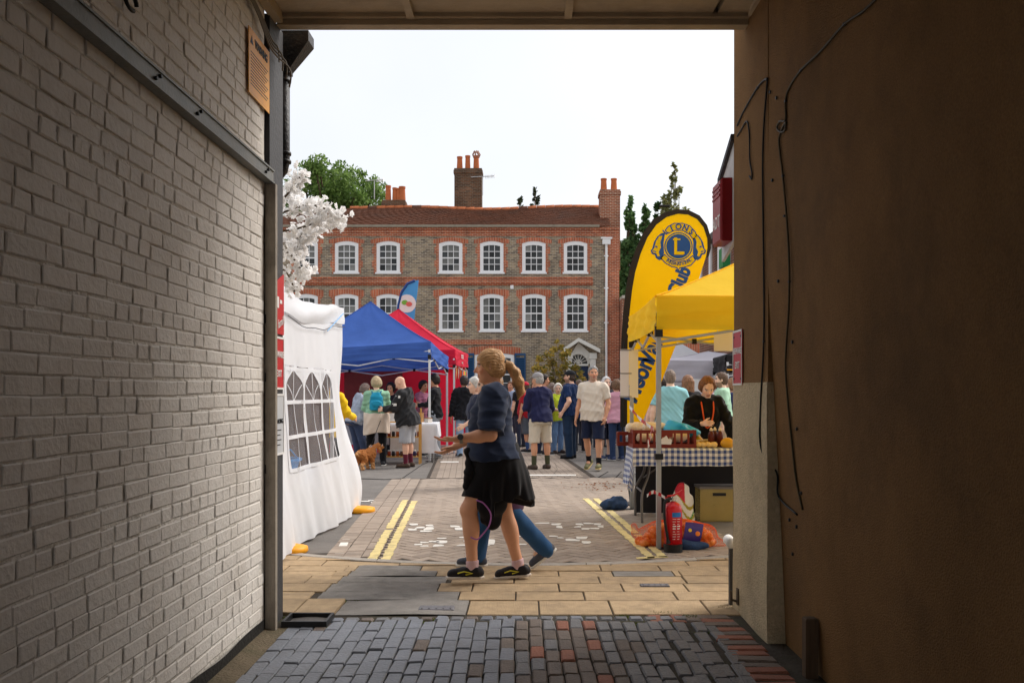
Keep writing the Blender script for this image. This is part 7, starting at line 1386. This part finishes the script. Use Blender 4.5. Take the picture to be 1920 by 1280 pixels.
blob('blue_carrier_bag', 'bright blue plastic carrier bag heaped on the bread crate', 'bag', (1.62, 9.9, zT + .12), [ell((-.03, 0, .07), (.14, .12, .09), None, .05), ell((.11, 0, .035), (.13, .11, .055), None, .05)], .008, mat('bright_blue_bag', srgb(40, 180, 236), .35, .06, 6, .3, 12, spec=.5), .012, 26)
def bottle(label, loc, r_, h, m_, capm, g_):
    t = thing('sauce_bottle', label, 'bottle', loc, 0, g_); b = MB(); b.lathe([(0, 0), (r_, 0), (r_, h * .62), (r_ * .8, h * .72), (r_ * .4, h * .8), (r_ * .4, h * .82), (0, h * .82)], 14); b.build('body', m_, t, smooth=True); b = MB(); b.lathe([(r_ * .5, 0), (r_ * .55, h * .06), (r_ * .2, h * .16), (0, h * .18)], 12, (0, 0, h * .815)); b.build('nozzle', capm, t, smooth=True)
m_ket = mat('brown_sauce', srgb(92, 34, 22), .3); m_must = mat('mustard_yellow', srgb(226, 176, 40), .35); m_cr = mat('cream_cap', srgb(236, 216, 176), .4)
for (x, y, m_, lab) in ((1.955, 9.82, m_ket, 'brown sauce bottle with cream nozzle at the table end'), (2.01, 9.90, m_ket, 'brown sauce bottle with cream nozzle at the table end'), (2.05, 9.83, m_ket, 'brown sauce bottle with cream nozzle at the table end'), (1.84, 9.95, m_must, 'yellow mustard tub behind the brown sauce bottles')): bottle(lab, (x, y, zT), .033 if m_ is m_ket else .05, .21 if m_ is m_ket else .13, m_, m_cr, 'sauces on the stall table' if m_ is m_ket else None)
blob('bread_roll_pack', 'flat pack of golden rolls beside the crate', 'bread', (1.88, 9.74, zT), [ell((-.085 + .057 * (q % 4), -.03 + .06 * (q // 4), .03), (.034, .034, .03), None, .006) for q in range(8)], .008, m_bun, .003, 40); blob('cheese_block', 'yellow wedge shaped pack by the sauce bottles', 'food', (2.10, 9.72, zT), [ell((0, 0, .045), (.075, .06, .055), None, .02)], .008, mat('yellow_pack', srgb(220, 164, 46), .45, .1, 9), .006, 24, [lambda p: -p[:, 2]])
for (x, y) in ((1.80, 9.86), (1.86, 9.90), (1.93, 9.98)): t = thing('small_tub', 'small pale yellow tub with lid behind the golden rolls', 'tub', (x, y, zT), 0, 'small tubs on the stall'); b = MB(); b.lathe([(0, 0), (.032, 0), (.038, .06), (0, .06)], 14); b.build('tub', m_must, t); b = MB(); b.lathe([(.041, 0), (.041, .012), (0, .014)], 14, (0, 0, .061)); b.build('lid', m_cr, t)
# fire extinguisher
ex = G(1262, 1036); fe = thing('fire_extinguisher', 'red fire extinguisher with black hose standing at the gazebo leg', 'fire extinguisher', (ex.x, ex.y, .006)); m_fr_ = mat('extinguisher_red', srgb(206, 18, 30), .3, .04, 5, spec=.5)
b = MB(); b.lathe([(0, .075), (.076, .075), (.076, .36), (.070, .392), (.05, .415), (.022, .425), (.022, .435), (0, .435)], 28); b.build('cylinder', m_fr_, fe, smooth=True)
b = MB(); b.lathe([(0, 0), (.076, 0), (.079, .006), (.079, .074), (0, .0745)], 28); b.build('base', m_blackp, fe)
b = MB(); b.lathe([(0, .435), (.028, .435), (.028, .455), (.018, .46), (.018, .475), (0, .475)], 14); b.build('valve', mat('chrome', srgb(190, 190, 186), .25, .05, metal=.9), fe)
b = MB(); b.prism([(-.05, -.009, .468), (.0, -.009, .47), (.075, -.009, .515), (.08, -.009, .528), (.0, -.009, .488), (-.05, -.009, .482)], (0, .018, 0)); b.build('lever', m_fr_, fe, fixn=True)
b = MB(); b.tube(smoothpath([(-.02, -.02, .455), (-.07, -.045, .44), (-.082, -.05, .36), (-.075, -.062, .25), (-.055, -.07, .12)]), .012, 8); b.build('hose', m_blackp, fe, smooth=True); b = MB(); b.tube([(-.056, -.07, .125), (-.05, -.07, .085)], [.012, .02], 8); b.build('nozzle', m_blackp, fe)
def wrap(z0, z1, a0, a1, r_, m_, name): b = MB(); b.grid(lambda u, v: (r_ * math.sin(a0 + (a1 - a0) * u), -r_ * math.cos(a0 + (a1 - a0) * u), z0 + (z1 - z0) * v), 12, 2); return b.build(name, m_, fe, smooth=True)
wrap(.305, .345, -.25, .85, .0772, mat('label_blue', srgb(40, 120, 190), .4), 'blue_label')
for k in range(9):
    for c in range(2): wrap(.288 - .021 * k, .288 - .021 * k + (.010 if k in (3, 4) else .004), -.2 + .5 * c, .2 + .5 * c - .06 * (k % 3), .0772, m_white, 'label_print')
# net bag of onions
on = G(1272, 1030); ob = thing('onion_sack', 'orange net sack full of onions with purple label', 'sack', (on.x + .02, on.y + .14, .0)); r = random.Random(3); m_on = mat('onion', srgb(238, 132, 48), .35, .3, 9, spec=.5, rand=.12); spots = []
for k in range(120):
    u = r.uniform(-1.05, 1); x = u * .32 + .0; hh = .21 * (1 - abs(u) ** 2.6) + .05; spots.append((x, r.uniform(-.10, .10) * (1 - .4 * abs(u)), r.uniform(.035, max(.05, hh - .03)), r.uniform(.033, .045)))
om = []
for _ in range(3): b = MB(); b.lathe([(0, -.85), (.5, -.75), (.9, -.35), (1, 0), (.88, .42), (.5, .74), (.16, .9), (.08, 1.15), (0, 1.2)], 12); om.append(b.mesh('onion', m_on, True))
for (x, y, z, s) in spots: o = link('onion', r.choice(om), ob); o.location = (x, y, z); o.scale = (s, s, s); o.rotation_euler = (r.uniform(0, 6), r.uniform(0, 6), 0)
m_net = mat('orange_net', srgb(250, 96, 20), .5, .05, 9)
net_f = Field([ell((0, 0, .11), (.35, .150, .135), None, .04), cap((-.26, 0, .09), (-.37, -.02, .12), .06, .035, .05), cap((-.37, -.02, .08), (-.39, -.03, .19), .02, .03, .03), cap((.28, 0, .06), (.41, 0, .03), .05, .02, .05)], [lambda p: .004 - p[:, 2]], .006, 30, 4)
nt_o = soft('net', net_f, .016, m_net, ob); wm = nt_o.modifiers.new('mesh', 'WIREFRAME'); wm.thickness = .0022; wm.use_even_offset = False
m_plab = mat('purple_label', srgb(58, 40, 110), .35, .05, 5)
def onl(x, t, r0=1.02): a_ = -2.35 + 1.5 * t; c_ = math.sqrt(max(.05, 1 - (x / .35) ** 2)); return (x, math.cos(a_) * 0 - .163 * c_ * math.sin(-a_) * 1.0, .11 + .142 * c_ * math.cos(a_ + math.pi))
b = MB(); b.grid(lambda u, v: (lambda x, a_: (x, -.172 * math.sqrt(1 - (x / .36) ** 2) * math.sin(a_), .11 - .150 * math.sqrt(1 - (x / .36) ** 2) * math.cos(a_)))(-.02 + .16 * u + .07 * v, .55 + 2.0 * v), 12, 14); lb_ = b.build('paper_label', m_plab, ob, smooth=True)
for (u, v, c, s) in ((.35, .35, (236, 112, 30), .03), (.75, .62, (240, 130, 40), .022), (.3, .72, (240, 200, 60), .016)):
    x = -.02 + .16 * u + .07 * v; a_ = .55 + 2.0 * v; q = math.sqrt(1 - (x / .36) ** 2); b = MB(); b.lathe([(0, 0), (s, 0), (s * .8, .003), (0, .004)], 10, mtx=Matrix.Translation((x, -.174 * q * math.sin(a_), .11 - .152 * q * math.cos(a_))) @ Matrix.Rotation(R(70), 4, 'X')); b.build('label_motif', mat('motif_%d' % c[1], srgb(*c), .5), lb_)
lettering('R', .05, m_white, lb_, frame((.0, -.155, .055), (1, 0, 0), (0, -.35, 1)), bold=.001)
# weight bags
m_denim = mat('navy_canvas', srgb(44, 66, 98), .85, .2, 12, .3, 60)
p = G(1152, 957); blob('weight_bag', 'dark blue canvas weight bag beside the rear gazebo leg', 'bag', (p.x, p.y + .05, .004), [ell((0, 0, .06), (.16, .11, .075), None, .05), ell((.05, 0, .10), (.08, .07, .06), None, .04)], .009, m_denim, .010, 28, [lambda q: -q[:, 2]])
p = G(1285, 1030); blob('weight_bag', 'dark blue canvas weight bag half hidden behind the fire extinguisher', 'bag', (p.x, p.y - .02, .004), [ell((0, 0, .035), (.20, .07, .05), None, .05)], .009, m_denim, .008, 28, [lambda q: -q[:, 2]])
# striped barrier tape
def tape(label, pts, w=.05, tw=1.0):
    pts = smoothpath(pts, 8); o0 = Vector(pts[0]); t = thing('barrier_tape', label, 'tape', o0); L = 0; k = 0
    for i in range(len(pts) - 1):
        a_, b_ = pts[i] - o0, pts[i + 1] - o0; up = Vector((.25 * math.sin(i * .9 * tw), .3 * math.cos(i * .7), 1)).normalized() * w / 2; b = MB(); b.add([a_ - up, b_ - up, b_ + up, a_ + up], [(0, 1, 2, 3)]); b.build('tape_stripe', m_red if (i // 3) % 2 else m_white, t)
tape('red and white barrier tape tied from the price board to the front gazebo leg', [W(1180, 762, 10.6), W(1200, 785, 9.6), W(1222, 802, 8.4), W(1226, 806, 8.03)], .035); tape('red and white tape end hanging from the front gazebo leg', [W(1222, 804, 8.0), W(1220, 818, 7.99), W(1214, 838, 7.98)], .06)
tape('red and white tape tied low around the front gazebo leg and extinguisher', [W(1213, 929, 8.0), W(1224, 922, 7.99), W(1236, 926, 7.98), W(1252, 936, 7.95)], .03)
# things under the table
p = G(1300, 995); cbg = thing('patterned_carrier_bag', 'white carrier bag with red and green print under the table', 'bag', (p.x - .02, 9.75, 0.004))
def bagc(v):
    C = np.tile(np.array(srgb(236, 232, 222)), (len(v), 1)); z = v[:, 2] + .06 * np.sin(v[:, 0] * 22); C[(z > .24) & (np.abs(v[:, 0] + .02) < .05)] = srgb(206, 40, 60); C[(np.sin(z * 60 + v[:, 0] * 20) > .5) & (z < .24)] = srgb(176, 160, 40); C[(np.sin(z * 45 - v[:, 0] * 35) > .7) & (z < .15)] = srgb(90, 150, 50); return C
soft('bag', Field([loft([(0, .15, .08, 0), (.2, .13, .07, 0), (.36, .06, .03, 0), (.40, .03, .02, 0)], (0, 0, 0), np.eye(3), 0, .02)], (), .010, 26, 2), .010, mat('printed_bag', (0, 0, 0), .4, .05, attr='col'), cbg, bagc)
cx3 = W(1345, 950, 9.9); cr_ = thing('clear_storage_box', 'clear plastic storage box of yellow bottles under the table', 'box', (cx3.x, 9.95, .004)); m_cl = mat('yellowish_clear_plastic', srgb(196, 176, 110), .2, .08, 6, alpha=.5, spec=.5); b = MB()
for q in ((-.2, .2, -.15, -.145, .01, .34), (-.2, .2, .145, .15, .01, .34), (-.2, -.195, -.144, .144, .01, .34), (.195, .2, -.144, .144, .01, .34), (-.2, .2, -.15, .15, 0, .009)): b.box(*q)
b.build('walls', m_cl, cr_); b = MB(); b.box(-.21, .21, -.16, .16, .341, .365); b.build('lid', m_tleg, cr_); b = MB(); b.box(-.07, .07, -.158, -.151, .27, .30); b.build('handle', m_blackp, cr_)
for k in range(6): b = MB(); b.lathe([(0, 0), (.038, 0), (.038, .17), (.016, .21), (.016, .24), (0, .24)], 10, (-.15 + .06 * k, -.06 + .02 * (k % 2), .012)); b.build('bottle', m_must, cr_, smooth=True)
bs = thing('black_box_stack', 'black fabric side panel at the back of the bread stall', 'panel', (1.95, 10.42, .004)); hang(0, 1, .70, bs, m_blkf, 'panel', (-.72, 0, 0), (.9, 0, 0), .02, .01)
# wire A-frame of leaves on the ground
m_dl = mat('dry_leaf', srgb(150, 92, 50), .8, .25, 30); lv = MB()
for k in range(70):
    p = G(random.gauss(1120, 22), 912 + random.gauss(0, 5), 0); a_ = random.uniform(0, 6.28); s = random.uniform(.012, .03); c_, s_ = math.cos(a_) * s, math.sin(a_) * s; z = .016; lv.add([(p.x - c_, p.y - s_, z), (p.x + s_ * .5, p.y - c_ * .5, z + .012), (p.x + c_, p.y + s_, z + .004), (p.x - s_ * .5, p.y + c_ * .5, z + .012)], [(0, 1, 2, 3)])
o = lv.build('dry_leaves', m_dl); tag(o, 'scattered brown dry leaves on the block paving', 'leaves', None, 'stuff')
# ---- left stall: tables and bamboo shelf under the blue gazebo
folding_table('stall_table', 'trestle table with cloths under the blue gazebo', -3.75, -1.72, 18.0, 18.65, .76, m_tleg)
m_gc = clothm((186, 186, 198)); m_wc = clothm((232, 232, 236))
def plain_cloth(label, x0, x1, drop, m_): cl = cloth('stall_cloth', label, x0, x1, 18.0, 18.65, .762, drop, .0, .28 if m_ is m_wc else 0, m_, 50, 30)
plain_cloth('pale grey cloth over the stall table under the blue gazebo', -3.75, -2.62, .42, m_gc); plain_cloth('white cloth hanging over the end of the stall table', -2.6, -1.72, .58, m_wc)
m_bam = mat('bamboo', srgb(206, 156, 84), .6, .15, 8); sh_ = thing('bamboo_shelf', 'bamboo shelf rack of small jars in front of the stall table', 'shelf', ((752 - CX) * 17.7 / F, 17.72, .004)); hw = .36
for sx in (-1, 1):
    for sy in (-1, 1): b = MB(); b.box(sx * hw - .014, sx * hw + .014, sy * .13 - .014, sy * .13 + .014, 0, 1.05 if (sx > 0 and sy > 0) else .82); b.build('upright', m_bam, sh_)
for z in (.13, .50, .78): b = MB(); b.box(-hw + .015, hw - .015, -.14, .14, z, z + .018); b.build('shelf', m_bam, sh_)
jar_c = [(58, 52, 96), (150, 60, 40), (40, 40, 46), (170, 90, 44), (96, 70, 60), (44, 60, 100), (190, 140, 80)]
for z in (.149, .519):
    for k in range(9): t = thing('jar', 'small %s jar with white lid on the %s bamboo shelf' % (['violet blue', 'rust red', 'charcoal', 'amber brown', 'umber', 'navy', 'tan'][k % 7], 'lower' if z < .3 else 'middle'), 'jar', (sh_.location.x - hw + .06 + .08 * k, 17.66, z + .004), 0, 'jars on the bamboo shelf, lower row' if z < .3 else 'jars on the bamboo shelf, middle row'); b = MB(); b.lathe([(0, 0), (.03, 0), (.031, .08), (.024, .095), (0, .095)], 12); b.build('glass', mat('jar_%d' % (k % 7), srgb(*jar_c[k % 7]), .3, .3, 40), t, smooth=True); b = MB(); b.lathe([(.027, 0), (.027, .018), (0, .019)], 12, (0, 0, .0955)); b.build('lid', m_white, t)
for k in range(10): x_ = -3.6 + .19 * k; t = thing('wooden_box', 'small %s goods box with cardboard lid on the stall table' % ['tan', 'white', 'dark brown', 'blue'][k % 4], 'box', (x_, 18.2 + .1 * (k % 3), .77), .1 * k, 'small goods on the stall table'); b = MB(); h0 = .08 + .05 * (k % 3); b.cbox(-.06, .06, -.05, .05, 0, h0, .005); b.build('box_body', mat('goods_%d' % (k % 4), srgb(*[(186, 140, 92), (214, 206, 196), (120, 84, 60), (90, 120, 160)][k % 4]), .7, .25, 20), t); b = MB(); b.box(-.062, .062, -.052, .052, h0 + .001, h0 + .012); b.build('lid', m_card, t)
# pavement A-board of bunting colours at the red gazebo corner
hg = thing('hanging_scarves', 'orange, yellow and green scarves hanging at the red gazebo corner', 'scarves', (-1.43, 22.0, 0))
for k, c in enumerate([(226, 96, 40), (236, 180, 40), (90, 150, 60), (206, 50, 50)]): hang(0, 1, 1.85, hg, clothm(c), 'scarf', (0, -.6 + .32 * k, 0), (.01, -.36 + .32 * k, 0), .02, .55 + .1 * (k % 2), 8, 30)
b = MB(); b.tube([(0, -.75, 1.86), (0, .75, 1.86)], .012, 6); b.tube([(0, -.75, 0), (0, -.75, 1.86)], .014, 6); b.tube([(0, .75, 0), (0, .75, 1.86)], .014, 6); b.build('rail', m_greypole, hg)
# ---- far market tents on the right
gazebo('white_market_tent', 'white market tent with pale grey side near the house door', [(3.0, 26.5), (5.9, 26.3), (6.0, 29.3), (3.1, 29.5)], [1.95] * 4, 2.9, .35, m_whf, m_pole)
gazebo('grey_canopy_tent', 'wide pale lilac grey canopy tent behind the people at the stall', [(2.75, 19.2), (5.25, 19.1), (5.3, 21.9), (2.8, 22.0)], [2.02] * 4, 2.25, .42, m_grf, m_pole)
fs3, fC, fc = gazebo('black_food_stall', 'black canopied food stall with white lettering and menu board', [(3.75, 17.4), (6.4, 17.2), (6.5, 19.0), (3.85, 19.1)], [2.05] * 4, 2.55, .28, m_blkf, m_pole)
lettering('BURGERS', .15, m_white, fs3, frame(Vector((fC[0].lerp(fC[1], .16).x, fC[0].y - .04, 1.9)), (1, -.07, 0), (0, 0, 1)), bold=.003)
b = MB(); b.box(fC[0].x, fC[0].x + 1.2, fC[0].y - .035, fC[0].y - .02, 1.765, 1.79); b.build('orange_trim', m_orf, fs3)
b = MB(); b.box(-1.05, .2, -.62, -.58, .95, 1.72); mbd = b.build('menu_board', m_black, fs3); lettering('NON-ALC', .12, m_white, mbd, frame((-.62, -.626, 1.58), (1, 0, 0), (0, 0, 1))); lettering('APEROL', .12, m_white, mbd, frame((-.52, -.626, 1.36), (1, 0, 0), (0, 0, 1)))
b = MB(); b.box(-1.3, 1.2, -.75, -.65, 0, .93); b.build('counter', m_tleg, fs3)
cn = thing('stacked_chairs', 'stack of white plastic garden chairs between the grey canopy and food stall', 'chairs', ((1318 - CX) * 18.9 / F, 18.9, .0))
for k in range(5):
    b = MB(); z = .42 + .22 * k; b.grid(lambda u, v: (-.22 + .44 * u, -.2 + .4 * v, z + .02 * math.sin(3 * u)), 6, 4); b.grid(lambda u, v: (-.22 + .44 * u + 0, .2 + .06 * v, z + .4 * v + .03 * math.sin(3.1 * u)), 6, 4)
    for sx in (-.2, .2):
        b.tube([(sx, -.18, z), (sx * 1.1, -.2, .0 if k == 0 else z - .21)], .018, 5); b.tube([(sx, .18, z), (sx * 1.1, .2, .0 if k == 0 else z - .21)], .018, 5); b.tube([(sx * 1.05, -.18, z + .0), (sx * 1.1, -.18, z + .18), (sx * 1.05, .22, z + .2)], .016, 5)
    b.build('chair', m_white, cn)
